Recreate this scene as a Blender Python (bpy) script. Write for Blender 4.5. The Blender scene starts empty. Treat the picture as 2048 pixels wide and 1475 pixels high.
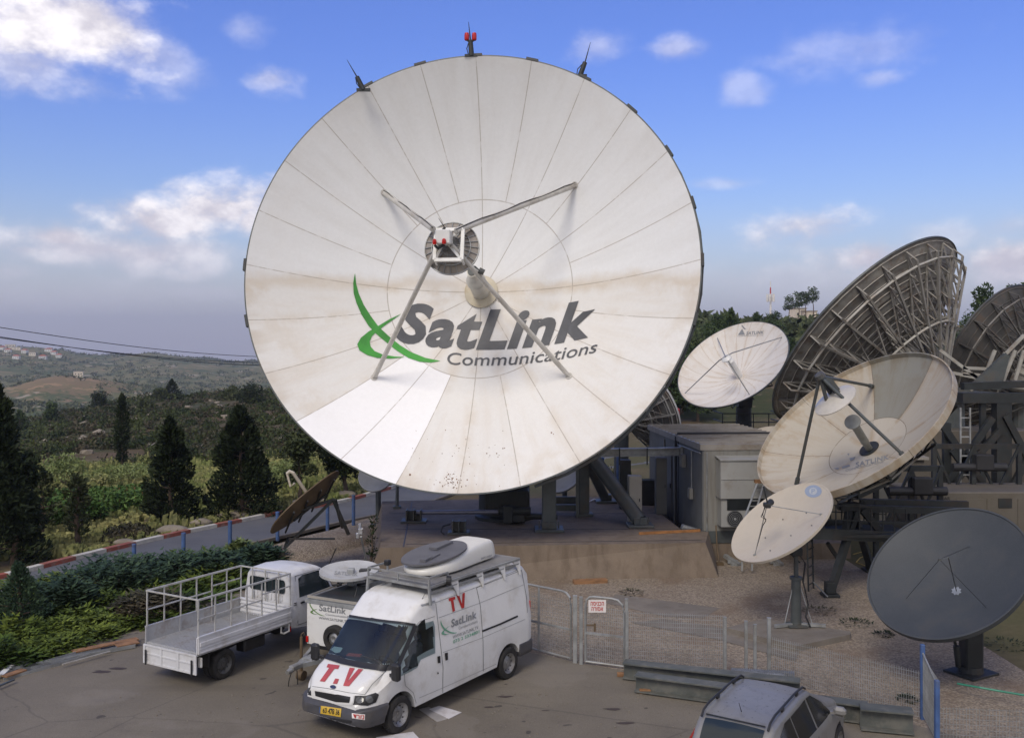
import bpy, bmesh, math, random
import numpy as np
from mathutils import Vector, Matrix, geometry
from mathutils.bvhtree import BVHTree
random.seed(7); rng = np.random.default_rng(7)
SC = bpy.context.scene; COL = SC.collection
R_ = math.radians
# ---------------------------------------------------------------- camera
FP, PX0, PY0, CH = 1900.0, 1024.0, 700.0, 7.6      # focal length in pixels of a 2048 px wide frame, horizon row, eye height
cam = bpy.data.objects.new('camera', bpy.data.cameras.new('camera')); COL.objects.link(cam)
cam.location = (0, 0, CH); cam.rotation_euler = (R_(90), 0, 0)
cam.data.sensor_width = 36; cam.data.lens = 36*FP/2048; cam.data.shift_y = -37.5/2048
cam.data.clip_start = .1; cam.data.clip_end = 12000
SC.camera = cam
# ---------------------------------------------------------------- light, sky, exposure
SC.view_settings.view_transform = 'Standard'; SC.view_settings.look = 'None'
SC.view_settings.exposure = EXPOSURE = 0.40; SC.view_settings.gamma = 1.0
SUN_EL, SUN_AZ = 44.0, 203.0      # azimuth clockwise from +Y: behind the camera, to its left
sun = bpy.data.objects.new('sun', bpy.data.lights.new('sun', 'SUN')); COL.objects.link(sun)
sun.data.energy = 1.5; sun.data.angle = R_(20); sun.data.color = (1, .91, .77)
sd = Vector((math.sin(R_(SUN_AZ))*math.cos(R_(SUN_EL)), math.cos(R_(SUN_AZ))*math.cos(R_(SUN_EL)), math.sin(R_(SUN_EL))))
sun.rotation_euler = sd.to_track_quat('Z', 'Y').to_euler()

class NT:
    """small helper round a node tree"""
    def __init__(s, nt): s.nt = nt
    def n(s, t, **kw):
        x = s.nt.nodes.new(t)
        for k, v in kw.items(): setattr(x, k, v)
        return x
    def set(s, sock, v):
        if hasattr(v, 'is_output') or isinstance(v, bpy.types.NodeSocket): s.nt.links.new(v, sock)
        elif v is not None: sock.default_value = v
    def m(s, op, a, b=None, c=None, clamp=False):
        x = s.n('ShaderNodeMath', operation=op, use_clamp=clamp)
        for i, v in enumerate((a, b, c)):
            if v is not None: s.set(x.inputs[i], v)
        return x.outputs[0]
    def mix(s, f, a, b, mode='MIX'):
        x = s.n('ShaderNodeMix', data_type='RGBA', blend_type=mode)
        s.set(x.inputs[0], f)
        for i, v in ((6, a), (7, b)):
            if isinstance(v, (tuple, list)): v = tuple(v)[:3]+(1,)
            s.set(x.inputs[i], v)
        return x.outputs[2]
    def ramp(s, f, lo, hi):
        x = s.n('ShaderNodeMapRange', interpolation_type='SMOOTHSTEP'); s.set(x.inputs[0], f); x.inputs[1].default_value = lo; x.inputs[2].default_value = hi
        return x.outputs[0]
    def noise(s, vec, scale, detail=4, rough=.55):
        x = s.n('ShaderNodeTexNoise'); s.set(x.inputs['Vector'], vec); x.inputs['Scale'].default_value = scale
        x.inputs['Detail'].default_value = detail; x.inputs['Roughness'].default_value = rough
        return x.outputs[0]
    def xyz(s, v):
        x = s.n('ShaderNodeSeparateXYZ'); s.set(x.inputs[0], v); return x.outputs
    def comb(s, a, b, c):
        x = s.n('ShaderNodeCombineXYZ')
        for i, v in enumerate((a, b, c)): s.set(x.inputs[i], v)
        return x.outputs[0]

W = bpy.data.worlds.new('World'); SC.world = W; W.use_nodes = True
nt = W.node_tree; nt.nodes.clear(); q = NT(nt)
sky = q.n('ShaderNodeTexSky', sky_type='NISHITA'); sky.sun_disc = False
sky.sun_elevation = R_(SUN_EL); sky.sun_rotation = R_(SUN_AZ)
sky.air_density = 1.0; sky.dust_density = 1.0; sky.ozone_density = 1.6
tc = q.n('ShaderNodeTexCoord')
dx, dy, dz = q.xyz(tc.outputs['Generated'])
az = q.m('ARCTAN2', dx, dy); el = q.m('ARCSINE', dz)
nv = q.comb(q.m('MULTIPLY', az, 1.0), el, 0.37)
big_n = q.noise(q.comb(az, q.m('MULTIPLY', el, 1.7), .3), 6.5, 8, .6)
fine_n = q.noise(q.comb(az, q.m('MULTIPLY', el, 1.5), .8), 22, 6, .6)
nn = q.m('ADD', q.m('MULTIPLY', q.m('SUBTRACT', big_n, .5), 3.0), q.m('MULTIPLY', q.m('SUBTRACT', fine_n, .5), 1.5))
dens = None
CL = [(120,60,270,95,1.0),(60,130,180,60,.6),(330,110,90,70,.35),(545,158,62,30,.55),(490,65,60,30,.25),(1195,92,60,30,.32),(1350,96,55,22,.42),
      (430,415,120,46,1.2),(330,440,150,62,1.25),(430,420,150,66,1.25),(500,440,60,50,1.1),(130,478,90,26,1.0),(60,500,60,16,.7),(220,500,260,44,.9),(380,500,180,40,.8),(20,545,80,25,.45),(430,590,120,16,.35),(100,600,260,60,.3),
      (1600,452,150,48,1.0),(1735,515,110,48,1.3),(2025,525,115,52,1.35),(1480,170,40,20,.3),(1880,470,110,34,.4),(1660,560,260,40,.45),(1740,100,150,50,.25),(1490,185,50,26,.28),
      (1445,368,80,14,.3),(1760,155,60,22,.3),(1650,585,330,45,.35),(1450,560,120,40,.3),(2030,450,90,30,.3)]
for (cx, cy, rx, ry, st) in CL:
    a0 = math.atan((cx-PX0)/FP); e0 = math.atan((PY0-cy)/FP*math.cos(a0))
    ra = rx/FP*math.cos(a0)**2; re = ry/FP*math.cos(a0)
    d = q.m('ADD', q.m('POWER', q.m('DIVIDE', q.m('SUBTRACT', az, a0), ra), 2), q.m('POWER', q.m('DIVIDE', q.m('SUBTRACT', el, e0), re), 2))
    k = q.m('ADD', q.m('SUBTRACT', 1.0, q.m('POWER', d, .5)), nn)
    k = q.m('MULTIPLY', q.ramp(k, -.35, .95), st)
    dens = k if dens is None else q.m('MAXIMUM', dens, k)
# unseen sky behind and above the camera: extra cloud, warmed to neutralise blue fill
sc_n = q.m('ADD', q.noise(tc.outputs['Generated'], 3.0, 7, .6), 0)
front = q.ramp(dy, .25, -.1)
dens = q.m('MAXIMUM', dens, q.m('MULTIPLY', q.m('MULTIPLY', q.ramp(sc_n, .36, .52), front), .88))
hz = q.ramp(el, .34, -.02)
clr = q.mix(.8, sky.outputs[0], q.n('ShaderNodeRGB').outputs[0])
nt.nodes.remove(clr.node)
tint = q.n('ShaderNodeMix', data_type='RGBA', blend_type='MULTIPLY'); tint.inputs[0].default_value = 1
nt.links.new(sky.outputs[0], tint.inputs[6])
tintc = q.mix(hz, (.58, .74, 1.38), (1.02, 1.0, .98)); nt.links.new(tintc, tint.inputs[7])
base = q.mix(q.m('MULTIPLY', q.ramp(el, .17, -.01), .85), tint.outputs[2], (4.9, 4.55, 5.25))
ccol = q.mix(q.ramp(fine_n, .35, .7), (5.6, 5.3, 5.9), (9.2, 8.8, 9.0))
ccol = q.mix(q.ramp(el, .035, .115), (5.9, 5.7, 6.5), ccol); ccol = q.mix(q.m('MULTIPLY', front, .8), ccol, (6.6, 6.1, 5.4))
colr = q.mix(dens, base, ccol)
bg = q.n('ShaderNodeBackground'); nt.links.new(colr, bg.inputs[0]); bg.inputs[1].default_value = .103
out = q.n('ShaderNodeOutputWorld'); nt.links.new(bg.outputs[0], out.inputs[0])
# ---------------------------------------------------------------- geometry helpers
def ray(px, py): return Vector(((px-PX0)/FP, 1, -(py-PY0)/FP))
def G(px, py, z=0.0):
    d = ray(px, py); t = (z-CH)/d.z; return Vector((0, 0, CH))+d*t
def P(px, py, Y): return Vector((0, 0, CH))+ray(px, py)*Y
EYE = Vector((0, 0, CH))
def plane_hit(px, py, o, n):
    d = ray(px, py); return EYE+d*((o-EYE).dot(n)/d.dot(n))
def uv_faces(me, uvs):
    l = me.uv_layers.new(name='UVMap')
    idx = np.zeros(len(me.loops), dtype=np.int32); me.loops.foreach_get('vertex_index', idx)
    l.data.foreach_set('uv', np.array(uvs, dtype=np.float32)[idx].ravel())
INV = {}
def thing(name, label, cat, loc=(0, 0, 0), rotz=0.0, group=None):
    o = bpy.data.objects.new(name, None); COL.objects.link(o); o.empty_display_size = .3
    o.location = loc; o.rotation_euler = (0, 0, rotz); o['label'] = label; o['category'] = cat
    if group: o['group'] = group
    INV[o.name] = (Matrix.Translation(Vector(loc)) @ Matrix.Rotation(rotz, 4, 'Z')).inverted()
    return o
def tag(o, label=None, cat=None, group=None, kind=None):
    for k, v in (('label', label), ('category', cat), ('group', group), ('kind', kind)):
        if v: o[k] = v
    return o
def frame_of(d, up=Vector((0, 0, 1))):
    d = Vector(d).normalized()
    if abs(d.dot(up)) > .98: up = Vector((0, 1, 0)) if abs(d.y) < .9 else Vector((1, 0, 0))
    a = up.cross(d).normalized(); b = d.cross(a)
    return a, b, d
class MB:
    def __init__(s): s.v = []; s.f = []; s.mi = []; s.uv = None
    def add(s, vs, fs, mi=0):
        k = len(s.v); s.v += [tuple(p) for p in vs]
        for f in fs: s.f.append(tuple(i+k for i in f)); s.mi.append(mi)
        return s
    def box(s, c, sz, M=None, mi=0, bev=0):
        x, y, z = (q_/2 for q_ in sz); c = Vector(c)
        if bev > 0:
            b = min(bev, x*.9, y*.9, z*.9); pts = []
            bm = bmesh.new(); bmesh.ops.create_cube(bm, size=1)
            for v in bm.verts: v.co = Vector((v.co.x*2*x, v.co.y*2*y, v.co.z*2*z))
            bmesh.ops.bevel(bm, geom=bm.edges[:], offset=b, segments=1, affect='EDGES')
            bm.verts.index_update(); vs = [v.co.copy() for v in bm.verts]; fs = [tuple(v.index for v in f.verts) for f in bm.faces]; bm.free()
        else:
            vs = [Vector((i*x, j*y, k*z)) for i in (-1, 1) for j in (-1, 1) for k in (-1, 1)]
            fs = [(0, 1, 3, 2), (4, 6, 7, 5), (0, 4, 5, 1), (2, 3, 7, 6), (0, 2, 6, 4), (1, 5, 7, 3)]
        if M is not None: vs = [M @ v for v in vs]
        return s.add([v+c for v in vs], fs, mi)
    def beam(s, a, b, w, h=None, up=Vector((0, 0, 1)), mi=0):
        a, b = Vector(a), Vector(b); h = h or w; X, Y, D = frame_of(b-a, up); vs = []
        for p in (a, b):
            for i, j in ((-1, -1), (1, -1), (1, 1), (-1, 1)): vs.append(p+X*i*w/2+Y*j*h/2)
        return s.add(vs, [(3, 2, 1, 0), (4, 5, 6, 7)]+[(i, (i+1) % 4, (i+1) % 4+4, i+4) for i in range(4)], mi)
    def angle(s, a, b, w, t=.012, up=Vector((0, 0, 1)), mi=0):   # L section
        a, b = Vector(a), Vector(b); X, Y, D = frame_of(b-a, up)
        sec = [(0, 0), (w, 0), (w, t), (t, t), (t, w), (0, w)]; vs = [p+X*(x-w/2)+Y*(y-w/2) for p in (a, b) for x, y in sec]
        return s.add(vs, [tuple(range(5, -1, -1)), tuple(range(6, 12))]+[(i, (i+1) % 6, (i+1) % 6+6, i+6) for i in range(6)], mi)
    def tube(s, a, b, r, r2=None, n=10, mi=0, cap=True):
        a, b = Vector(a), Vector(b); r2 = r if r2 is None else r2; X, Y, D = frame_of(b-a); vs = []
        for p, q_ in ((a, r), (b, r2)):
            for i in range(n):
                t = 2*math.pi*i/n; vs.append(p+(X*math.cos(t)+Y*math.sin(t))*q_)
        fs = [(i, (i+1) % n, (i+1) % n+n, i+n) for i in range(n)]
        if cap: fs += [tuple(range(n-1, -1, -1)), tuple(range(n, 2*n))]
        return s.add(vs, fs, mi)
    def path(s, pts, r, n=8, mi=0):
        pts = [Vector(p) for p in pts]; vs = []; fs = []
        for k, p in enumerate(pts):
            d = (pts[min(k+1, len(pts)-1)]-pts[max(k-1, 0)]); X, Y, D = frame_of(d)
            rr = r[k] if isinstance(r, (list, tuple)) else r
            for i in range(n):
                t = 2*math.pi*i/n; vs.append(p+(X*math.cos(t)+Y*math.sin(t))*rr)
        for k in range(len(pts)-1):
            for i in range(n): fs.append((k*n+i, k*n+(i+1) % n, (k+1)*n+(i+1) % n, (k+1)*n+i))
        fs += [tuple(range(n-1, -1, -1)), tuple(range(len(pts)*n-n, len(pts)*n))]
        return s.add(vs, fs, mi)
    def lathe(s, prof, o, ax, n=32, mi=0, closed=False):
        X, Y, D = frame_of(ax); o = Vector(o); vs = []; m = len(prof)
        for i in range(n):
            t = 2*math.pi*i/n; e = X*math.cos(t)+Y*math.sin(t)
            for r, z in prof: vs.append(o+e*r+D*z)
        fs = []
        for i in range(n):
            j = (i+1) % n
            for k in range(m-1 if not closed else m):
                k2 = (k+1) % m; fs.append((i*m+k, j*m+k, j*m+k2, i*m+k2))
        return s.add(vs, fs, mi)
    def prism(s, pts, d, mi=0):                    # polygon of 3d points, pushed along the vector d
        n = len(pts); pts = [Vector(p) for p in pts]; d = Vector(d); vs = pts+[p+d for p in pts]
        return s.add(vs, [tuple(range(n-1, -1, -1)), tuple(range(n, 2*n))]+[(i, (i+1) % n, (i+1) % n+n, i+n) for i in range(n)], mi)
    def build(s, name, mats, parent=None, smooth=False, world=True, sharp=38):
        me = bpy.data.meshes.new(name)
        vs = s.v
        r = parent
        while r is not None and r.parent is not None: r = r.parent
        if r is not None and world: iv = INV[r.name]; vs = [iv @ Vector(v) for v in vs]
        me.from_pydata([tuple(v) for v in vs], [], s.f)
        for m in (mats if isinstance(mats, (list, tuple)) else [mats]): me.materials.append(m)
        if any(s.mi): me.polygons.foreach_set('material_index', s.mi)
        if s.uv: uv_faces(me, s.uv)
        me.update()
        if not NOFIX.get(name):
            bm = bmesh.new(); bm.from_mesh(me); bmesh.ops.recalc_face_normals(bm, faces=bm.faces[:]); bm.to_mesh(me); bm.free()
        if smooth:
            me.polygons.foreach_set('use_smooth', [True]*len(me.polygons)); me.set_sharp_from_angle(angle=R_(sharp))
        o = bpy.data.objects.new(name, me); COL.objects.link(o)
        if parent is not None: o.parent = parent
        return o
NOFIX = {}
def struct(name, mb, mat, **k): o = mb.build(name, mat, **k); o['kind'] = 'structure'; return o
# ---------------------------------------------------------------- materials
def bsdf_mat(name):
    m = bpy.data.materials.new(name); m.use_nodes = True; nt = m.node_tree; b = nt.nodes['Principled BSDF']
    return m, NT(nt), b
def mat(name, c, rough=.6, metal=0, var=.12, scale=2.5, bump=0, bscale=40, dirt=None, damt=.5, dscale=1.2, coord='Object', spec=None, fine=0, stretch=None):
    m, q, b = bsdf_mat(name); tc = q.n('ShaderNodeTexCoord'); v = tc.outputs[coord]
    if stretch:
        mp = q.n('ShaderNodeMapping'); q.set(mp.inputs[0], v); mp.inputs['Scale'].default_value = stretch; v = mp.outputs[0]
    n1 = q.noise(v, scale, 5, .6)
    col = q.mix(q.ramp(n1, .3, .7), tuple(x*(1-var) for x in c), tuple(min(1, x*(1+var)) for x in c))
    if fine:
        n3 = q.noise(v, bscale, 3, .6); col = q.mix(q.ramp(n3, .3, .7), q.mix(1, col, (1-fine,)*3, 'MULTIPLY'), q.mix(1, col, (1+fine,)*3, 'MULTIPLY'))
    if dirt:
        n2 = q.noise(v, dscale, 8, .68); col = q.mix(q.m('MULTIPLY', q.ramp(n2, .48, .66), damt), col, dirt)
    q.set(b.inputs['Base Color'], col); b.inputs['Roughness'].default_value = rough; b.inputs['Metallic'].default_value = metal
    if spec is not None: b.inputs['Specular IOR Level'].default_value = spec
    if bump:
        bp = q.n('ShaderNodeBump'); bp.inputs['Strength'].default_value = bump; bp.inputs['Distance'].default_value = .02
        q.set(bp.inputs['Height'], q.noise(v, bscale, 5, .6)); q.nt.links.new(bp.outputs[0], b.inputs['Normal'])
    return m
RUST = (.16, .07, .03)
M_ = dict(
 galv=mat('galvanised steel', (.30, .31, .31), .5, .35, .2, 3, dirt=(.17, .15, .12), damt=.5),
 greysteel=mat('grey painted steel', (.072, .082, .083), .5, .15, .2, 1.5, dirt=(.10, .075, .05), damt=.5),
 darksteel=mat('dark steel', (.024, .028, .029), .55, .2, .25, 2, dirt=(.045, .03, .02), damt=.5),
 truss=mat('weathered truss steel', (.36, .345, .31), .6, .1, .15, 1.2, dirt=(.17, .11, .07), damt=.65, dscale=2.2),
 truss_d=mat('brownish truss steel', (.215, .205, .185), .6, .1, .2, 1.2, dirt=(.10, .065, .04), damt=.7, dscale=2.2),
 gencream_shade=mat('dim beige housing', (.105, .092, .074), .6, 0, .1, 1, dirt=(.09, .075, .055), damt=.5),  # beige darkened so its colour carries the shade under the steelwork
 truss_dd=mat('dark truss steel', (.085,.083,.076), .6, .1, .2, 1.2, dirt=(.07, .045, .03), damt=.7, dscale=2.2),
 truss2=mat('lit truss steel', (.34, .33, .295), .6, .1, .15, 1.2, dirt=(.20, .13, .08), damt=.5, dscale=2.2),  # paler copy of the truss steel, its lit look put into the colour
 white=mat('white paint', (.66, .66, .64), .4, 0, .06, 1.5, dirt=(.42, .37, .29), damt=.35),
 vanwhite=mat('van paint', (.70, .70, .685), .22, 0, .03, 1.2, dirt=(.45, .41, .34), damt=.35, dscale=1.5),
 truckwhite=mat('truck paint', (.58, .585, .60), .35, 0, .05, 1.5, dirt=(.36, .33, .29), damt=.45, dscale=2.2),
 bedgrey=mat('worn bed paint', (.40, .405, .41), .45, .1, .12, 3, dirt=(.24, .20, .16), damt=.6, dscale=3),
 silver=mat('silver car paint', (.25, .245, .235), .38, .35, .06, 1.0, dirt=(.15, .14, .13), damt=.35, dscale=5),
 black=mat('black plastic', (.018, .018, .02), .5, 0, .2),
 bumper=mat('grey bumper plastic', (.055, .055, .062), .55, 0, .15, 3, dirt=(.10, .085, .07), damt=.4),
 rubber=mat('tyre rubber', (.018, .017, .016), .85, 0, .2, 8, dirt=(.06, .05, .04), damt=.4, dscale=4),
 rim=mat('wheel steel', (.30, .30, .30), .4, .6, .15, 6, dirt=(.12, .10, .08), damt=.6, dscale=5),
 rim_dark=mat('dark wheel steel', (.07, .07, .068), .55, .3, .2, 6, dirt=(.05, .045, .04), damt=.5, dscale=5),
 red=mat('red paint', (.42, .025, .02), .5, 0, .12, 4),
 tvred=mat('faded red letters', (.42, .07, .075), .5, 0, .08, 4),
 logogrey=mat('dark grey lettering', (.075, .078, .085), .5, 0, .2, 1.2),
 logogreen=mat('green lettering', (.045, .27, .035), .5, 0, .35, .5),
 palegreen=mat('faded green lettering', (.13, .33, .22), .5, 0, .2, 1),
 palegrey=mat('grey lettering', (.22, .23, .24), .5, 0, .1, 1),
 blue=mat('blue fence paint', (.05, .10, .24), .55, 0, .2, 3, dirt=(.12, .10, .09), damt=.5),
 wood=mat('timber', (.23, .12, .055), .8, 0, .3, 3, stretch=(1, 1, 8)),
 cream=mat('cream cladding', (.33, .31, .27), .6, 0, .07, 1, dirt=(.22, .19, .15), damt=.4),
 cabin=mat('grey beige cladding', (.245, .24, .22), .6, 0, .07, 1, dirt=(.16, .14, .11), damt=.4),
 cabdark=mat('grey cladding', (.11, .11, .103), .6, 0, .10, 1, dirt=(.12, .10, .08), damt=.4),
 roofm=mat('roof sheet', (.27, .25, .22), .55, .1, .12, .8, dirt=(.17, .13, .09), damt=.6),
 tan=mat('tan offset dish', (.46, .41, .33), .45, 0, .06, 1.2, dirt=(.34, .27, .19), damt=.35),
 dark_dish=mat('dark grey dish', (.044, .050, .055), .6, 0, .08, 1.2, dirt=(.062, .06, .055), damt=.45, fine=.16, bscale=60),
 brown=mat('brown mesh panel', (.115, .08, .045), .6, .1, .2, 2),
 paper=mat('paper', (.62, .60, .60), .6, 0, .05, 2, dirt=(.4, .36, .33), damt=.5, dscale=4),
 barkm=mat('bark', (.10, .07, .05), .9, 0, .3, 6, bump=.5, bscale=12),
 stone=mat('pale rock', (.22, .19, .15), .9, 0, .2, 2, bump=.6, bscale=6),
 stucco=mat('stucco', (.62, .56, .46), .8, 0, .08, 1),
 tiles=mat('red roof tiles', (.36, .10, .05), .8, 0, .2, 2),
 wires=mat('black cable', (.015, .015, .016), .6),
 green_hose=mat('green hose', (.03, .22, .14), .5),
 plate=mat('yellow plate', (.55, .36, .04), .5, 0, .05, 3),
 signw=mat('white sign', (.66, .62, .60), .5, 0, .04, 3),
)
def glass_mat(name, c=(.01, .013, .018), rough=.08):
    m, q, b = bsdf_mat(name); b.inputs['Base Color'].default_value = c+(1,); b.inputs['Roughness'].default_value = rough
    b.inputs['Specular IOR Level'].default_value = .55; return m
M_['glass'] = glass_mat('tinted glass', (.018, .026, .03)); M_['glass2'] = glass_mat('side glass', (.006, .007, .008), .15)
mc = bpy.data.materials.new('clear glass'); mc.use_nodes = True; qq = NT(mc.node_tree); mc.node_tree.nodes.clear(); tr_ = qq.n('ShaderNodeBsdfTransparent'); tr_.inputs[0].default_value = (.50, .57, .59, 1); gl_ = qq.n('ShaderNodeBsdfGlossy'); gl_.inputs[0].default_value = (.9, .9, .9, 1); gl_.inputs[1].default_value = .05
fr_ = qq.n('ShaderNodeLayerWeight'); fr_.inputs[0].default_value = .5; mx_ = qq.n('ShaderNodeMixShader'); qq.set(mx_.inputs[0], qq.m('ADD', .055, qq.m('MULTIPLY', qq.m('POWER', fr_.outputs['Facing'], 4.0), .7))); qq.set(mx_.inputs[1], tr_.outputs[0]); qq.set(mx_.inputs[2], gl_.outputs[0]); mo_ = qq.n('ShaderNodeOutputMaterial'); qq.set(mo_.inputs[0], mx_.outputs[0]); M_['clear'] = mc
M_['chrome'] = mat('bright metal', (.6, .6, .6), .25, .9, .05)
M_['lens'] = glass_mat('lamp lens', (.10, .105, .11), .12); M_['redlamp'] = glass_mat('red lamp', (.45, .01, .008), .2); M_['amber'] = glass_mat('amber lamp', (.5, .12, .02), .25)
def leafmat(name, c1, c2, scale=1.5):
    m, q, b = bsdf_mat(name); tc = q.n('ShaderNodeTexCoord'); v = tc.outputs['Object']
    col = q.mix(q.ramp(q.noise(v, scale, 3), .35, .65), c1, c2)
    col = q.mix(q.ramp(q.noise(v, scale*14, 2), .3, .7), q.mix(1, col, (.55, .6, .6), 'MULTIPLY'), q.mix(1, col, (1.45, 1.4, 1.3), 'MULTIPLY'))
    q.set(b.inputs['Base Color'], col); b.inputs['Roughness'].default_value = .7; b.inputs['Specular IOR Level'].default_value = .2
    return m
L_ = dict(
 conifer=leafmat('dark conifer', (.011, .019, .009), (.024, .036, .013)),
 pine=leafmat('pine foliage', (.036, .060, .026), (.066, .096, .036), .8),
 olive=leafmat('scrub foliage', (.045, .060, .026), (.085, .098, .042), .25),
 juniper=leafmat('yellow green juniper', (.040, .070, .010), (.115, .150, .026), .5),
 bluegreen=leafmat('blue green shrub', (.026, .050, .030), (.055, .090, .048), .7),
 grass=leafmat('tall grass', (.17, .20, .07), (.28, .27, .12), .3),
 vine=leafmat('vine leaves', (.06, .12, .03), (.11, .18, .05), .7),
 maquis=leafmat('brown green scrub', (.05, .05, .03), (.085, .07, .045), .3),
 bushy2=leafmat('olive pine foliage', (.042, .062, .028), (.08, .098, .042), .5),
 bushy=leafmat('grey green bush', (.13, .17, .06), (.21, .25, .10), .6),
)
# ---------------------------------------------------------------- foliage
def leaf_quads(cen, rad, n, size, flat=.0, droop=None, shell=.55):   # droop: a centre line point the sprays grow away from
    """n leaf clump quads spread through an ellipsoid; returns verts (4n,3)"""
    d = rng.normal(size=(n, 3)); d /= np.linalg.norm(d, axis=1)[:, None]
    rr = rng.random(n)**(1/3.); rr = shell+(1-shell)*rr if shell > 0 else rr
    rr = np.where(rng.random(n) < .3, rng.random(n)**.5, rr)
    p = np.array(cen)+d*rr[:, None]*np.array(rad)
    a = rng.normal(size=(n, 3)); a[:, 2] *= (1-flat); a /= np.linalg.norm(a, axis=1)[:, None]
    if droop is not None:
        o_ = p-np.array(droop); o_ /= np.linalg.norm(o_, axis=1)[:, None]+1e-6; a = a*.55+o_*.8+np.array([0, 0, .35]); a /= np.linalg.norm(a, axis=1)[:, None]
    b = np.cross(a, rng.normal(size=(n, 3))); b /= np.linalg.norm(b, axis=1)[:, None]
    s = size*(.6+.8*rng.random(n))[:, None]
    a *= s*.58; b *= s*.26
    return np.stack([p-a, p+b*.9, p+a, p-b*.9], 1).reshape(-1, 3)
def cloud_mesh(name, vs, m, parent=None):
    vs = np.asarray(vs, dtype=np.float32)
    r = parent
    while r is not None and r.parent is not None: r = r.parent
    if r is not None: vs = vs-np.array(r.location, dtype=np.float32)
    n = len(vs)//4; me = bpy.data.meshes.new(name)
    me.vertices.add(len(vs)); me.vertices.foreach_set('co', vs.ravel())
    me.loops.add(n*4); me.loops.foreach_set('vertex_index', np.arange(n*4, dtype=np.int32))
    me.polygons.add(n); me.polygons.foreach_set('loop_start', np.arange(0, n*4, 4, dtype=np.int32)); me.polygons.foreach_set('loop_total', np.full(n, 4, dtype=np.int32))
    me.materials.append(m); me.update(calc_edges=True)
    o = bpy.data.objects.new(name, me); COL.objects.link(o)
    if parent is not None: o.parent = parent
    return o
def tree(name, label, cat, base, h, r, kind='cone', m='conifer', n=2600, leaf=.16, trunk=.12, lean=0, group=None, t0=.08):
    base = Vector(base); t = thing(name, label, cat, base, 0, group); mb = MB()
    bend = [base+Vector((lean*k*k*h+random.uniform(-.02, .02)*h, 0, h*k*(.93 if kind != 'round' else .75))) for k in (0, .25, .5, .75, 1)]
    mb.path([bend[0]-Vector((0, 0, .4))]+bend, [trunk*1.2, trunk, trunk*.8, trunk*.6, trunk*.4, trunk*.12])
    L = []
    nl = {'cone': 34, 'column': 26, 'round': 22, 'sparse': 24, 'pine': 26}[kind]
    for i in range(nl):
        k = (i+.5)/nl; zz = t0+(1-t0)*k
        if kind == 'cone': rad = r*(1-k)**.75*(.75+.5*random.random())+.06*r; cr = r*.42*(1.15-k*.85); ch = h*.085
        elif kind == 'column': rad = r*.45*math.sin(math.pi*min(1, .16+.84*k))**.6*random.random(); cr = r*.85*math.sin(math.pi*(.13+.83*k))**.7; ch = h*.07
        elif kind == 'round': zz = t0+(1-t0)*(.25+.75*random.random()); rad = r*.75*math.sqrt(max(0, 1-((zz-t0-.45*(1-t0))/(.62*(1-t0)))**2))*random.random()**.5; cr = r*random.uniform(.28, .45); ch = cr*.75
        elif kind == 'pine': rad = r*(.5+.5*math.sin(math.pi*min(1, k*.95+.1)))*random.uniform(.35, .95); cr = r*random.uniform(.26, .40); ch = cr*.55
        else: rad = r*(1-k*.6)*random.uniform(.3, 1); cr = r*.28; ch = h*.07
        an = i*2.4+random.uniform(-.5, .5); s = lean*zz*zz*h
        c = base+Vector((s+math.cos(an)*rad*.72, math.sin(an)*rad*.72, zz*h*.96))
        tp = base+Vector((s, 0, max(.05, zz-.07)*h))
        if kind != 'column': mb.tube(tp, c, trunk*.28, trunk*.08, 5)
        L.append(leaf_quads(c, (cr, cr, ch), max(8, n//nl), leaf*random.uniform(.75, 1.25), .2, droop=None if kind in ('round', 'pine') else (base.x+s, base.y, c.z-.3*cr)))
    mb.build('trunk', M_['barkm'], t, smooth=True)
    cloud_mesh('crown', np.concatenate(L), L_[m], t)
    return t
def shrub(name, label, base, r, h, m, n=500, leaf=.14, cat='bush', group=None):
    base = Vector(base); t = thing(name, label, cat, base, 0, group); mb = MB(); L = []
    for i in range(9):
        an = i*2.4; k = .3+.7*random.random(); c = base+Vector((math.cos(an)*r*.55*k, math.sin(an)*r*.55*k, h*random.uniform(.35, .75)))
        mb.tube(base-Vector((0, 0, .1)), c, .025, .01, 5); L.append(leaf_quads(c, (r*.45, r*.45, h*.32), n//9, leaf, .1))
    mb.build('stem', M_['barkm'], t); cloud_mesh('foliage', np.concatenate(L), L_[m], t)
    return t
# ---------------------------------------------------------------- text and marks laid on real surfaces
def text2d(s, ext=0.0, res=4):
    cu = bpy.data.curves.new('t', 'FONT'); cu.space_character = 1+ext*2.2; cu.body = s; cu.offset = ext; cu.resolution_u = res; cu.size = 1
    ob = bpy.data.objects.new('t', cu); COL.objects.link(ob); dg = bpy.context.evaluated_depsgraph_get()
    me = bpy.data.meshes.new_from_object(ob.evaluated_get(dg)); bpy.data.objects.remove(ob)
    vs = [Vector(v.co) for v in me.vertices]; fs = [tuple(p.vertices) for p in me.polygons]; bpy.data.meshes.remove(me)
    return vs, fs
def fit_text(s, w=1.0, h=1.0, ext=0.0, shear=0.0):
    """text squeezed into the unit box (0..w, 0..h)"""
    vs, fs = text2d(s, ext); x0 = min(v.x for v in vs); x1 = max(v.x for v in vs); y0 = min(v.y for v in vs); y1 = max(v.y for v in vs)
    y0t = 0 if y0 < -.05 else y0
    out = [((v.x-x0)/(x1-x0)*w, (v.y-y0t)/(y1-y0t)*h) for v in vs]
    return [(a+shear*b*w, b) for a, b in out], fs
def poly2d(pts):
    tris = geometry.tessellate_polygon([[Vector((x, y, 0)) for x, y in pts]]); return list(pts), [tuple(t) for t in tris]
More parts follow.
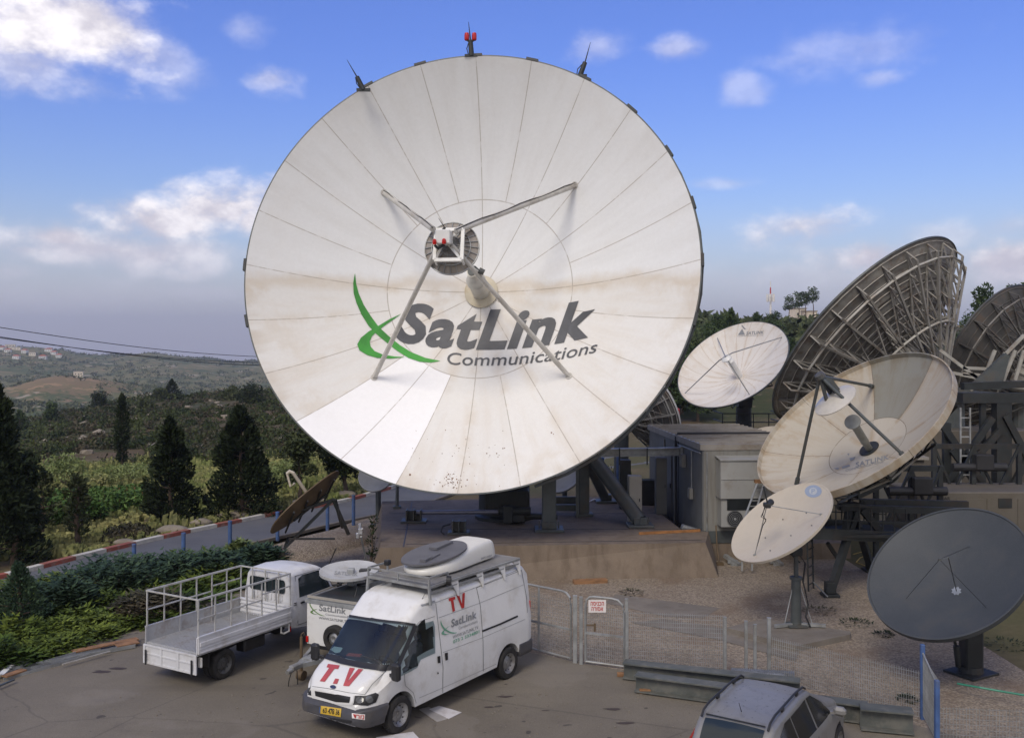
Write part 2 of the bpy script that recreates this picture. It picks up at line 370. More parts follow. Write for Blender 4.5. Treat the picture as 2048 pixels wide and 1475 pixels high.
def refine(vs, fs, maxlen):
    bm = bmesh.new(); bv = [bm.verts.new((x, y, 0)) for x, y in vs]
    for f in fs:
        try: bm.faces.new([bv[i] for i in f])
        except ValueError: pass
    bmesh.ops.triangulate(bm, faces=bm.faces[:])
    for _ in range(7):
        es = [e for e in bm.edges if e.calc_length() > maxlen]
        if not es or len(bm.faces) > 12000: break
        bmesh.ops.subdivide_edges(bm, edges=es, cuts=1, use_grid_fill=False); bmesh.ops.triangulate(bm, faces=[f for f in bm.faces if len(f.verts) > 3])
    bm.verts.index_update(); o = ([(v.co.x, v.co.y) for v in bm.verts], [tuple(v.index for v in f.verts) for f in bm.faces]); bm.free(); return o
def quadmap(q4):
    """unit square -> pixel quad (bottom-left, bottom-right, top-right, top-left)"""
    a, b, c, d = [np.array(p, float) for p in q4]
    return lambda u, v: tuple(a*(1-u)*(1-v)+b*u*(1-v)+c*u*v+d*(1-u)*v)
def decal(name, shapes, hit, mat_, parent, maxlen=12, off=.012, fn=None):
    """shapes: list of (verts2d, faces) given in photo pixels, each point sent down its sight line onto the surface"""
    mb = MB()
    for vs, fs in shapes:
        if fn: vs = [fn(*p) for p in vs]
        vs, fs = refine(vs, fs, maxlen); pts = []; bad = set()
        for i, p in enumerate(vs):
            h = hit(*p)
            if h is None: bad.add(i); pts.append(Vector((0, 0, 0)))
            else: pts.append(h[0]+h[1]*off)
        mb.add(pts, [f for f in fs if not (set(f) & bad)])
    NOFIX[name] = True
    return mb.build(name, mat_, parent, smooth=True)
def bvh_hit(objs):
    """surface finder over finished meshes"""
    vs = []; fs = []
    for o in objs:
        r = o
        while r.parent: r = r.parent
        mw = INV[r.name].inverted() if r.name in INV else Matrix()
        k = len(vs); vs += [mw @ v.co for v in o.data.vertices]; fs += [tuple(i+k for i in p.vertices) for p in o.data.polygons]
    t = BVHTree.FromPolygons(vs, fs)
    def hit(px, py):
        d = ray(px, py).normalized(); l, n, i, ds = t.ray_cast(EYE, d)
        if l is None: return None
        if n.dot(d) > 0: n = -n
        return l, n
    return hit
SW1 = [(105,690),(98,720),(92,760),(95,830),(115,900),(150,980),(200,1060),(255,1118),(330,1180),(400,1235),(480,1285),(560,1312),(640,1318),(705,1306),(600,1285),(500,1245),(420,1195),(340,1130),(270,1065),(215,990),(165,910),(130,830),(112,760)]
SW2 = [(430,975),(350,1012),(290,1048),(200,1100),(145,1145),(120,1190),(135,1232),(190,1265),(260,1285),(350,1290),(460,1280),(380,1275),(300,1262),(243,1238),(214,1205),(208,1170),(222,1135),(252,1105),(310,1060),(370,1018)]
# ================================================================ TERRAIN, ROADS, YARD
from mathutils import noise as mnoise
TU = [-1.6,-.54,-.407,-.276,-.17,0,.2,.27,.33,.54,1.6]
TY = [-90,58,75,110,200,300,450,700,1000,1500,2200,3500,9000]
TZ = [[0]*11,[-.5,-.5,-.5,-.4,-.2,0,0,.1,.3,.6,1],[-1.8,-1.8,-1.3,-1,-.5,0,1.2,1.6,2,3,4],[-4,-3.8,-2.2,-1.2,-.2,1,5.5,6,6,7,8],
 [-9,-8,-3.2,-1.6,-.4,3,13,12.5,12,13,15],[-25,-25,-22,-18,-14,-5,15.5,17,17.5,16,16],[-24,-24,-26,-30,-30,-20,6,13,12,5,5],[-24,-24,-26,-36,-38,-38,-20,-10,-10,-20,-20],
 [-24,-20,-26,-32,-38,-40,-40,-40,-40,-40,-40],[22,16,2,-14,-19,-25,-40,-40,-40,-40,-40],[0,-20,-25,-20,-22,-40,-50,-50,-50,-50,-50],[-75]*11,[-150]*11]
TU, TY, TZ = map(np.array, (TU, TY, TZ))
def hgt(x, y, rough=True):
    yy = max(y, 58); u = min(max(x/yy, -1.6), 1.6); y = min(max(y, -90), 9000)
    i = min(max(int(np.searchsorted(TY, y))-1, 0), len(TY)-2); j = min(max(int(np.searchsorted(TU, u))-1, 0), len(TU)-2)
    a = (y-TY[i])/(TY[i+1]-TY[i]); b = (u-TU[j])/(TU[j+1]-TU[j]); a = a*a*(3-2*a)*.5+a*.5; b = b*b*(3-2*b)
    z = (TZ[i, j]*(1-b)+TZ[i, j+1]*b)*(1-a)+(TZ[i+1, j]*(1-b)+TZ[i+1, j+1]*b)*a
    z += 15*math.exp(-((x+322)/46)**2-((y-700)/60)**2)
    if y > 70 and rough:
        k = min(1, (y-70)/60); s = max(12, y*.09)
        z += k*s*.10*mnoise.fractal(Vector((x/s/2.2, y/s/2.2, 0)), .8, 2.1, 5)
    return z
us = np.linspace(-1.6, 1.6, 300); ys = np.concatenate([np.linspace(-90, 54, 22), np.geomspace(58, 9000, 190)])
vs = [(u*max(y, 58), y, hgt(u*max(y, 58), y)) for y in ys for u in us]; nu = len(us)
mb = MB(); mb.v = vs; mb.f = [(r*nu+c, r*nu+c+1, (r+1)*nu+c+1, (r+1)*nu+c) for r in range(len(ys)-1) for c in range(nu-1)]; mb.mi = [0]*len(mb.f)
m, q, b = bsdf_mat('open land'); tc = q.n('ShaderNodeTexCoord'); v = tc.outputs['Object']; X, Y, Z = q.xyz(v)
n_big = q.noise(v, .012, 8, .62); n_mid = q.noise(v, .09, 7, .65); n_f = q.noise(v, .8, 6, .65); n_xf = q.noise(v, 5, 4, .6)
near = q.mix(q.ramp(n_f, .35, .65), (.17, .125, .075), (.115, .105, .05))
field = q.mix(q.ramp(n_mid, .4, .6), (.27, .27, .10), (.12, .18, .045)); field = q.mix(q.m('MULTIPLY', q.ramp(n_f, .5, .7), .7), field, (.21, .17, .08))
hill = q.mix(q.ramp(n_mid, .38, .62), (.05, .058, .026), (.115, .082, .05)); hill = q.mix(q.m('MULTIPLY', q.ramp(n_f, .58, .66), .7), hill, (.20, .15, .11))
far = q.mix(q.ramp(n_big, .4, .6), (.082, .102, .040), (.165, .155, .068)); far = q.mix(q.m('MULTIPLY', q.ramp(n_mid, .56, .62), .85), far, (.34, .22, .13))
kn = q.m('ADD', q.m('POWER', q.m('DIVIDE', q.m('ADD', X, 322.), 52.), 2), q.m('POWER', q.m('DIVIDE', q.m('SUBTRACT', Y, 680.), 62.), 2))
far = q.mix(q.m('MULTIPLY', q.ramp(q.m('ADD', kn, q.m('MULTIPLY', q.m('SUBTRACT', n_mid, .5), 7)), .8, .3), .6), far, (.26, .165, .10))
far = q.mix(q.m('MULTIPLY', q.ramp(q.noise(v, .035, 3, .5), .63, .68), .8), far, (.42, .36, .28))
c1 = q.mix(q.ramp(q.m('ADD', Y, q.m('MULTIPLY', n_mid, 8)), 57, 62), near, field)
c1 = q.mix(q.ramp(X, -5, 0), c1, q.mix(q.ramp(n_mid, .4, .6), (.15, .115, .07), (.09, .085, .045)))
c2 = q.mix(q.ramp(q.m('ADD', Y, q.m('MULTIPLY', n_mid, 14)), 76, 88), c1, hill)
c3 = q.mix(q.ramp(Y, 230, 330), c2, far)
hil = q.mix(q.ramp(n_mid, .4, .6), (.42, .24, .12), (.12, .11, .055))
c4 = q.mix(q.m('MULTIPLY', q.ramp(X, 55, 75), q.ramp(Y, 235, 265)), c3, hil)
c4 = q.mix(1, c4, q.mix(n_xf, (.75, .75, .75), (1.25, 1.25, 1.25)), 'MULTIPLY')
q.set(b.inputs['Base Color'], c4); b.inputs['Roughness'].default_value = .95; b.inputs['Specular IOR Level'].default_value = .1
struct('ground', mb, m, smooth=True, sharp=180)

def sheet(name, pts, z, mt, step=1.2):
    vs, fs = poly2d([(p[0], p[1]) for p in pts]); mb = MB(); mb.add([(x, y, z) for x, y in vs], fs)
    return struct(name, mb, mt)
# asphalt
m_as, q, b = bsdf_mat('yard asphalt'); tc = q.n('ShaderNodeTexCoord'); v = tc.outputs['Object']
col = q.mix(q.ramp(q.noise(v, .22, 6, .6), .3, .7), (.132, .114, .087), (.184, .160, .123))
col = q.mix(q.m('MULTIPLY', q.ramp(q.noise(v, 1.1, 7, .7), .54, .68), .45), col, (.115, .098, .082))
col = q.mix(q.m('MULTIPLY', q.ramp(q.noise(v, 2.3, 2, .4), .70, .73), .8), col, (.045, .038, .034))
col = q.mix(1, col, q.mix(q.ramp(q.noise(v, 55, 3, .7), .3, .7), (.82, .82, .82), (1.18, 1.18, 1.18)), 'MULTIPLY')
vo = q.n('ShaderNodeTexVoronoi', feature='DISTANCE_TO_EDGE'); q.set(vo.inputs['Vector'], v); vo.inputs['Scale'].default_value = .22
q.set(vo.inputs['Vector'], q.mix(.12, v, q.noise(v, 1.3, 4)))
col = q.mix(q.m('MULTIPLY', q.ramp(vo.outputs['Distance'], .006, .001), .35), col, (.05, .045, .04))
mp = q.n('ShaderNodeMapping'); q.set(mp.inputs[0], v); mp.inputs['Rotation'].default_value = (0, 0, R_(-57)); mp.inputs['Scale'].default_value = (.12, 1.6, 1)
col = q.mix(q.m('MULTIPLY', q.ramp(q.noise(mp.outputs[0], 1.0, 5, .6), .52, .72), .30), col, (.085, .075, .066))
col = q.mix(q.m('MULTIPLY', q.ramp(q.noise(v, .35, 4, .5), .58, .62), .22), col, (.24, .215, .185))
v3 = q.n('ShaderNodeTexVoronoi'); q.set(v3.inputs['Vector'], v); v3.inputs['Scale'].default_value = 9; col = q.mix(q.m('MULTIPLY', q.ramp(v3.outputs['Distance'], .10, .05), .45), col, (.05, .042, .036))
q.set(b.inputs['Base Color'], col); b.inputs['Roughness'].default_value = .85
bp = q.n('ShaderNodeBump'); bp.inputs['Strength'].default_value = .35; bp.inputs['Distance'].default_value = .01; q.set(bp.inputs['Height'], q.noise(v, 70, 3, .7)); q.nt.links.new(bp.outputs[0], b.inputs['Normal'])
# gravel
m_gr, q, b = bsdf_mat('gravel'); tc = q.n('ShaderNodeTexCoord'); v = tc.outputs['Object']
vo = q.n('ShaderNodeTexVoronoi'); q.set(vo.inputs['Vector'], v); vo.inputs['Scale'].default_value = 20
hs = q.n('ShaderNodeSeparateColor'); q.nt.links.new(vo.outputs['Color'], hs.inputs[0])
col = q.mix(hs.outputs[0], (.185, .145, .105), (.325, .27, .205))
col = q.mix(1, col, q.mix(q.ramp(vo.outputs['Distance'], .2, .9), (1.1, 1.1, 1.1), (.68, .68, .68)), 'MULTIPLY')
col = q.mix(q.m('MULTIPLY', q.ramp(q.noise(v, .45, 6, .65), .50, .66), .75), col, (.17, .12, .08))
q.set(b.inputs['Base Color'], col); b.inputs['Roughness'].default_value = .9
bp = q.n('ShaderNodeBump'); bp.inputs['Strength'].default_value = .7; bp.inputs['Distance'].default_value = .04; q.set(bp.inputs['Height'], q.m('SUBTRACT', 1, vo.outputs['Distance'])); q.nt.links.new(bp.outputs[0], b.inputs['Normal'])
def concrete(name, c, streak=.4):
    m, q, b = bsdf_mat(name); tc = q.n('ShaderNodeTexCoord'); v = tc.outputs['Object']
    col = q.mix(q.ramp(q.noise(v, .7, 7, .65), .3, .7), tuple(x*.8 for x in c), tuple(x*1.15 for x in c))
    mp = q.n('ShaderNodeMapping'); q.set(mp.inputs[0], v); mp.inputs['Scale'].default_value = (2.2, 2.2, .25)
    col = q.mix(q.m('MULTIPLY', q.ramp(q.noise(mp.outputs[0], 1.4, 6, .6), .46, .66), streak), col, (.115, .085, .058))
    col = q.mix(1, col, q.mix(q.noise(v, 30, 4, .7), (.8, .8, .8), (1.2, 1.2, 1.2)), 'MULTIPLY')
    q.set(b.inputs['Base Color'], col); b.inputs['Roughness'].default_value = .85
    bp = q.n('ShaderNodeBump'); bp.inputs['Strength'].default_value = .3; bp.inputs['Distance'].default_value = .02; q.set(bp.inputs['Height'], q.noise(v, 18, 5, .7)); q.nt.links.new(bp.outputs[0], b.inputs['Normal'])
    return m
m_con = concrete('foundation concrete', (.165, .128, .094), .7); m_con2 = concrete('slab concrete', (.17, .15, .125), .3)
m_road = mat('road asphalt', (.105, .108, .118), .85, 0, .12, .5, dirt=(.14, .13, .12), damt=.4, dscale=.6, fine=.15, bscale=60)
gp = lambda *ps: [G(*p) for p in ps]
sheet('gravel_yard', gp((480,1182),(610,1080),(740,1030),(1000,1010),(1250,1000))+[Vector((6, 46, 0)), Vector((34, 46, 0)), Vector((30, 6, 0)), Vector((8, 12, 0))], .004, m_gr)
sheet('yard_asphalt', [Vector((-60, -20, 0)), Vector((60, -20, 0)), Vector((14, 13.5, 0))]+gp((1840,1452),(1545,1372),(1250,1342),(1046,1302),(1040,1210),(745,1128),(600,1122),(480,1182),(270,1262),(0,1338))+[Vector((-30, 15, 0))], .010, m_as)
sheet('concrete_patch', gp((1232,1188),(1440,1216),(1405,1236),(1330,1233),(1210,1205)), .012, m_con2)
sheet('concrete_path', gp((1262,1245),(1330,1238),(1480,1262),(1600,1300),(1590,1322),(1440,1280)), .016, m_con2)
# road with painted kerb
kb = [G(x, y, .12) for x, y in ((-240,1196),(0,1150),(64,1134.5),(148,1113),(222,1095),(295,1078),(361,1063),(450,1045),(534,1027.5),(605,1014.5),(700,996.5))]
kb += [Vector(p+(0,)) for p in ((-5.5, 54.5), (-1, 60), (5, 64.5), (12, 68), (20, 71), (27, 77), (30, 88))]
kb = [Vector((-36, 9, 0)), Vector((-27, 19.5, 0))]+kb
for p in kb: p.z = 0
def smooth_line(pts, n=6):
    out = []
    for i in range(len(pts)-1):
        a, b_, c, d = pts[max(i-1, 0)], pts[i], pts[i+1], pts[min(i+2, len(pts)-1)]
        for k in range(n):
            t = k/n; out.append(.5*((2*b_)+(c-a)*t+(2*a-5*b_+4*c-d)*t*t+(3*b_-a-3*c+d)*t**3))
    return out+[pts[-1]]
kl = smooth_line(kb); mb = MB(); W_ = 3.9
def side(i): d = (kl[min(i+1, len(kl)-1)]-kl[max(i-1, 0)]).normalized(); return Vector((d.y, -d.x, 0))
def zroad(p): return .008+max(hgt(p.x, p.y, False), 0)*1.0
L1 = [kl[i] for i in range(len(kl))]; L2 = [kl[i]+side(i)*W_ for i in range(len(kl))]
for i in range(len(kl)-1): mb.add([(L1[i].x, L1[i].y, zroad(L1[i])), (L2[i].x, L2[i].y, zroad(L2[i])), (L2[i+1].x, L2[i+1].y, zroad(L2[i+1])), (L1[i+1].x, L1[i+1].y, zroad(L1[i+1]))], [(0, 1, 2, 3)])
struct('road', mb, m_road)
m_kr = mat('kerb red paint', (.27, .075, .05), .8, 0, .15, 2, dirt=(.25, .2, .16), damt=.6, dscale=3); m_kw = mat('kerb white paint', (.50, .48, .43), .8, 0, .12, 2, dirt=(.28, .23, .18), damt=.6, dscale=3)
mb = MB(); L = 0; seg = .0; cum = [0]
for i in range(1, len(kl)): cum.append(cum[-1]+(kl[i]-kl[i-1]).length)
def at_len(s):
    i = min(max(int(np.searchsorted(cum, s))-1, 0), len(kl)-2); return kl[i].lerp(kl[i+1], (s-cum[i])/(cum[i+1]-cum[i]))
s = 0; k = 0; ST = 1.42
while s < 78:
    a, b_ = at_len(s), at_len(s+ST-.03)
    mb.beam(a+Vector((-.07, 0, .06)), b_+Vector((-.07, 0, .06)), .26, .18, mi=k % 2); s += ST; k += 1
struct('kerb', mb, [m_kr, m_kw])
mb = MB()
for i in range(10, len(L2)-1):
    if L2[i].y > 34: mb.beam(L2[i]+Vector((.1, 0, .03)), L2[i+1]+Vector((.1, 0, .03)), .18, .12)
struct('road_edge', mb, m_con2)
sheet('planting_bed', [edge_ for edge_ in (G(-300, 1430), G(0, 1338), G(270, 1262), G(480, 1182), G(560, 1130), G(430, 1118), G(180, 1158), G(0, 1200), G(-300, 1270))], .014, mat('dark planting soil', (.030, .028, .016), .95, 0, .3, 2))
# earth bank between road and yard near the tilted panel
mb = MB(); bank = gp((470,1128),(560,1095),(640,1072),(745,1052),(755,1085),(640,1118),(560,1128))
cx = sum((p for p in bank), Vector())/len(bank); n = len(bank); ring = []
for k, (sc_, z) in enumerate(((1, -.05), (.8, .22), (.45, .42), (.1, .45))):
    ring += [Vector((cx.x+(p.x-cx.x)*sc_+random.uniform(-.1, .1), cx.y+(p.y-cx.y)*sc_, z+random.uniform(-.05, .05)*(k > 0))) for p in bank]
mb.add(ring, [(k*n+i, k*n+(i+1) % n, (k+1)*n+(i+1) % n, (k+1)*n+i) for k in range(3) for i in range(n)]+[tuple(range(3*n, 4*n))])
struct('earth_bank', mb, m_gr, smooth=True, sharp=180)
# ================================================================ FOUNDATION SLAB
FZ = 1.09
t = thing('foundation_slab', 'raised stained concrete foundation under the largest dish', 'foundation', (0, 33, 0)); mb = MB()
top = [(-4.35, 31.35), (6.55, 32.15), (7.05, 34.1), (6.15, 34.5), (5.85, 39.3), (6.1, 42.5), (-5.6, 41)]
bot = [(-4.75, 31.25), (6.9, 31.75), (7.35, 34.1), (6.35, 34.5), (6.0, 39.3), (6.2, 42.7), (-5.9, 41.1)]
n = len(top); mb.add([(x, y, 0) for x, y in bot]+[(x, y, FZ) for x, y in top], [(i, (i+1) % n, (i+1) % n+n, i+n) for i in range(n)]+[tuple(range(n, 2*n))]); mb.build('slab', m_con, t)
mb = MB()
for a, b_ in (((-4.3, 34.6), (6.9, 34.6)), ((-4.9, 37.9), (5.9, 37.9)), ((-3.6, 31.5), (-4.3, 40.9)), ((-3.55, 31.9), (6.5, 32.6))): mb.beam((a[0], a[1], FZ+.003), (b_[0], b_[1], FZ+.003), .035, .012)
mb.build('joint', M_['black'], t)
mb = MB(); mb.beam(G(1062,1150), G(1378,1138), .05, .14); 
wb = mb.build('timber_board', mat('orange timber', (.30, .135, .045), .8, 0, .25, 3)); tag(wb, 'long orange timber along the foot of the concrete foundation', 'timber')
mb = MB(); mb.beam(G(1278,1066,FZ+.05), G(1400,1060,FZ+.05), .06, .09)
wb = mb.build('timber_board', bpy.data.materials['orange timber']); tag(wb, 'orange formwork timber on the right top edge of the foundation', 'timber')
mb = MB(); mb.beam(G(1147,1163,.06), G(1213,1160,.06), .25, .12); tag(mb.build('timber_block', M_['wood']), 'short old timber lying on gravel before the foundation', 'timber')
# ================================================================ FAR THINGS
def roof_house(name, label, px, Y, w, d, h, red=True, zoff=0, group=None, cat='house'):
    X = (px-PX0)/FP*Y; z = hgt(X, Y)-1+zoff; t = thing(name, label, cat, (X, Y, z), random.uniform(-.4, .4), group); mb = MB()
    mb.box((0, 0, h/2+.5), (w, d, h+1)); mb.build('wall', M_['stucco'] if not red else M_['white'], t, world=False); mb = MB()
    if red:
        e = .5; mb.add([(-w/2-e, -d/2-e, h+1), (w/2+e, -d/2-e, h+1), (w/2+e, d/2+e, h+1), (-w/2-e, d/2+e, h+1), (-w/4, 0, h+1+d*.28), (w/4, 0, h+1+d*.28)], [(0, 1, 5, 4), (1, 2, 5), (2, 3, 4, 5), (3, 0, 4), (3, 2, 1, 0)])
        mb.build('roof', M_['tiles'], t, world=False)
    else: mb.box((0, 0, h+1.15), (w+.4, d+.4, .3)); mb.build('roof', M_['cream'], t, world=False)
    mb = MB()
    for k in (-.28, 0.05, .3): mb.box((w*k, -d/2-.03, h*.62+.5), (w*.12, .08, h*.22))
    mb.build('window', M_['glass'], t, world=False); return t
HL = [('tiny red roofed white house at the left edge of the far ridge', 5, 1, 13), ('tiny white house second from the left on the far ridge', 16, 1, 11), ('wide flat pale house under trees on the far left ridge', 30, 0, 22),
 ('red roofed house third from the left on the far ridge', 33, 1, 11), ('long pale flat house high among the ridge trees', 21, 0, 20), ('small red roofed house in the middle of the ridge village', 50, 1, 10), ('bright white cube house in the middle of the ridge village', 66, 0, 12),
 ('red roofed house right of the white cube house', 86, 1, 12), ('long low red roofed house on the ridge', 98, 1, 14), ('red roofed house near the right end of the village', 108, 1, 11), ('last red roofed house at the right end of the village', 118, 1, 10)]
for i, (lb, px, red, w) in enumerate(HL): roof_house('far_house', lb, px, 1400-(i % 4)*45+(110 if i in (2, 4) else 0), w*.75, 6, 4.2, bool(red), 0, 'houses of the village on the far ridge')
roof_house('far_house', 'lone square ochre house on the sunlit orange knoll', 157, 706, 6.5, 5, 3.4, False, 1)
def spot(px, Y, py=None): X = (px-PX0)/FP*Y; return Vector((X, Y, hgt(X, Y)-.1))
# far-off scrub and woods, drawn as clumps
L = []
for k in range(5200):
    Y = 260*(1900/260)**rng.random(); u = rng.uniform(-.62, -.22); X = u*Y
    if mnoise.noise(Vector((X/90, Y/90, 3))) < -.18: continue
    if (X+322)**2+(Y-690)**2 < 42**2 and rng.random() < .15: continue
    s = rng.uniform(.8, 1.9)*(1+Y/1100); z = hgt(X, Y)
    L.append(leaf_quads((X, Y, z+s*.3), (s*1.3, s, s*.55), 12, s*.75, 0, shell=.2))
for k in range(700):
    Y = rng.uniform(130, 225); u = rng.uniform(.17, .42); X = u*Y
    s = rng.uniform(1.2, 2.6); L.append(leaf_quads((X, Y, hgt(X, Y)+s*.5), (s, s, s*.8), 16, s*.8, 0, shell=.2))
tag(cloud_mesh('far_scrub', np.concatenate(L), L_['olive']), 'grey green scrub dotted over the far valley sides', 'scrub', kind='stuff')
L = []
for k in range(3000):
    Y = 71*(235/71)**rng.random(); u = rng.uniform(-.66, -.08); X = u*Y
    dn = mnoise.noise(Vector((X/14, Y/14, 0)))
    if dn < (-.22 if Y > 100 else -.42): continue
    s = rng.uniform(.35, .95)*(1.25 if dn > .25 else .8)*(1+Y/500); n = int(70*min(1, 110/Y))+14
    L.append(leaf_quads((X, Y, hgt(X, Y)+s*.45), (s*1.25, s*1.1, s*.75), n, .30*(Y/100)**.7, .1, shell=.45))
sp = len(L)*2//3; tag(cloud_mesh('hill_scrub', np.concatenate(L[:sp]), leafmat('hill scrub', (.023, .036, .011), (.056, .072, .022), .12)), 'dense dark scrub covering the nearer hill', 'scrub', kind='stuff')
tag(cloud_mesh('hill_heath', np.concatenate(L[sp:]), L_['maquis']), 'brownish low heath between the dark scrub of the nearer hill', 'scrub', kind='stuff')
mb = MB()
for k in range(60):
    Y = rng.uniform(78, 170); X = rng.uniform(-.5, -.2)*Y; s = rng.uniform(.25, .7); bm = bmesh.new(); bmesh.ops.create_icosphere(bm, subdivisions=1, radius=s)
    mb.add([(X+v.co.x*1.6+rng.normal()*.07, Y+v.co.y, hgt(X, Y)+.15+v.co.z*.6+rng.normal()*.07) for v in bm.verts], [tuple(v.index for v in f.verts) for f in bm.faces]); bm.free()
tag(mb.build('scattered_rocks', M_['stone']), 'pale rocks scattered over the nearer hill', 'rocks', kind='stuff')
# trees of the nearer hill and the valley rim
for (px, Y, h, r, kd, m, lb) in [(40,150,3.9,1.7,'cone','pine','small round topped pine at the valley rim by the left edge'),(101,160,3.9,1.6,'round','pine','round pine at the valley rim, second from the left'),(200,185,3.2,2.8,'round','conifer','broad dark tree on the skyline left of the cypress'),
 (344,190,4.2,1.9,'cone','conifer','solitary dark conifer standing highest on the hill skyline'),(322,185,2.4,2.2,'round','olive','low rounded tree left of the skyline conifer'),(500,150,3.0,3.4,'round','conifer','broad dark tree on the skyline beside the great dish rim'),(465,170,2.2,2.8,'round','olive','low skyline bush crown left of the dish rim'),(290,150,2.2,1.8,'round','olive','low tree on the slope right of the cypress')]:
    tree('hill_tree', lb, 'tree', spot(px, Y), h, r, kd, m, 1500, .36, .12)
tree('cypress', 'tall narrow cypress alone on the scrub slope', 'tree', (spot(244, 66).x, 66, hgt(spot(244, 66).x, 66)), 5.5, .62, 'column', 'conifer', 3200, .16, .10, t0=.14)
# dark foreground conifers beyond the road
for (px, py, h, r, kd, m, n, lb) in [(-8,1112,6.4,1.5,'cone','conifer',5200,'big dark conifer cut by the left edge of the view'),(30,1108,3.6,1.35,'round','conifer',3000,'bushy dark tree at the foot of the left edge conifer'),(342,1036,4.5,1.35,'cone','conifer',4200,'pointed dark conifer beyond the road, left of the pair'),
 (482,1024,4.9,1.75,'cone','conifer',5200,'broad dark conifer beyond the road, right of the pair'),(690,985,6.2,3.0,'round','conifer',5200,'dark tree behind the lower left rim of the great dish'),(600,1000,3.6,1.2,'round','olive',1200,'yellowish small tree right of the broad dark conifer'),(155,1072,2.6,.85,'sparse','olive',500,'thin half bare young tree by the kerb'),(85,1052,2.4,1.1,'sparse','olive',500,'loose olive sapling beside the left dark tree')]:
    g = G(px, py); tree('conifer' if m == 'conifer' else 'young_tree', lb, 'tree', g, h, r, kd, m, int(n*1.9), .20, .12, t0=.0 if m == 'conifer' else .08)
# field plants
for (px, py, r, h, m, lb) in [(128,968,1.9,1.9,'bushy','large pale green bush in the field'),(240,960,2.4,1.0,'bushy','low flowering thicket right of the pale bush'),(190,975,1.3,.8,'grass','dry yellow tussock between the field bushes'),(255,1082,1.6,.7,'maquis','low brown green bush beyond the kerb'),(560,975,2,1.6,'bushy','yellow green bush behind the dark conifers')]:
    g = G(px, py, -.4); shrub('field_bush', lb, g, r, h, m, 1500, .16)
for i, (y0, y1, lb) in enumerate(((1028, 1010, 'nearest leafy vine row in the field'), (1012, 998, 'middle leafy vine row in the field'), (1042, 1030, 'short low vine row next to the dry grass'))):
    a, b_ = G(95 if i < 2 else 100, y0, -.1), G(300 if i < 2 else 200, y1, -.1); L = []; base = (a+b_)/2; base.z = 0; t = thing('vine_row', lb, 'vines', base); mb = MB()
    for k in range(40):
        p = a.lerp(b_, k/39); L.append(leaf_quads((p.x, p.y+rng.normal()*.2, .25), (.5, .5, .5), 60, .2, .1))
        if k % 3 == 0: mb.tube((p.x, p.y, -.3), (p.x, p.y, .6), .03, n=5)
    mb.build('stake', M_['wood'], t); cloud_mesh('foliage', np.concatenate(L), L_['vine'], t)
L = []
for k in range(30000):
    Y = 36+38*rng.random()**1.15; X = -.1*Y+rng.uniform(-.52, .03)*Y
    ln = at_len(0)  # keep off the road
    if any((X-kl[i].x)**2+(Y-kl[i].y)**2 < 27 for i in range(0, 78, 3)):
        # only the far side of the kerb
        i = min(range(len(kl)), key=lambda i: (kl[i].x-X)**2+(kl[i].y-Y)**2)
        if (Vector((X, Y, 0))-kl[i]).dot(side(i)) > -.35: continue
    elif Y < 45 and X > -9: continue
    z = hgt(X, Y); hh = rng.uniform(.15, .55)*(.5+mnoise.noise(Vector((X*.4, Y*.4, 1)))**2*3); w = rng.uniform(.02, .06); L.append(np.array([(X-w, Y, z), (X-w*.3+rng.normal()*.1, Y, z+hh), (X+w*.4+rng.normal()*.1, Y+.1, z+hh*1.1), (X+w, Y+.05, z)]))
tag(cloud_mesh('tall_grass', np.concatenate(L), L_['grass']), 'dry yellow green grass on the field and verge', 'grass', kind='stuff')
mb = MB()
for px, py, s in ((462,1030,.5),(402,1044,.36),(345,1060,.5),(248,1084,.33),(605,1006,.5),(634,1000,.35),(690,988,.4)):
    g = G(px, py); bm = bmesh.new(); bmesh.ops.create_icosphere(bm, subdivisions=2, radius=s)
    t = MB(); t.add([(g.x+v.co.x*1.5*(1+.25*mnoise.noise(v.co*2+g)), g.y+v.co.y*.8, v.co.z*.42*(1+.5*mnoise.noise(v.co*3+g))) for v in bm.verts], [tuple(v.index for v in f.verts) for f in bm.faces]); bm.free()
    o = t.build('boulder', M_['stone'], smooth=True, sharp=60); tag(o, 'flat pale boulder on the verge beyond the painted kerb', 'boulder', 'boulders along the kerb')
mb = MB()
for k in range(900):
    x, y = rng.uniform(-9, 9), rng.uniform(14, 23); s = rng.uniform(.008, .03)
    if y > 21: continue
    mb.box((x, y, .012+s*.3), (s, s*.8, s*.6), Matrix.Rotation(rng.random()*3, 3, 'Z'))
tag(mb.build('loose_grit', M_['stone']), 'loose grit and small stones scattered on the asphalt', 'grit', kind='stuff')
# creeping juniper between yard and road
L = []; edge = [G(-260, 1410), G(0, 1338), G(270, 1262), G(480, 1182)]; far_ = [G(-260, 1240), G(0, 1200), G(180, 1158), G(430, 1118)]
def strip(u, w): 
    k = min(int(u*3), 2); f = u*3-k; return edge[k].lerp(edge[k+1], f).lerp(far_[k].lerp(far_[k+1], f), w)
def frond_clump(c, r, h, n, ln):
    th = rng.random(n)*2*np.pi; rr = r*np.sqrt(rng.random(n)); p = np.stack([c.x+np.cos(th)*rr, c.y+np.sin(th)*rr, h*(1-.8*(rr/r)**2)*(.35+.65*rng.random(n))], 1)
    th2 = th+rng.normal(size=n)*.5; a = np.stack([np.cos(th2), np.sin(th2), rng.uniform(-.1, .6, n)], 1)*ln*rng.uniform(.6, 1.3, n)[:, None]
    b_ = np.stack([-np.sin(th2), np.cos(th2), rng.uniform(-.4, .4, n)], 1)*ln*.22
    return np.stack([p-b_, p+a*.6-b_*.6, p+a, p+b_], 1).reshape(-1, 3)
L2_ = []
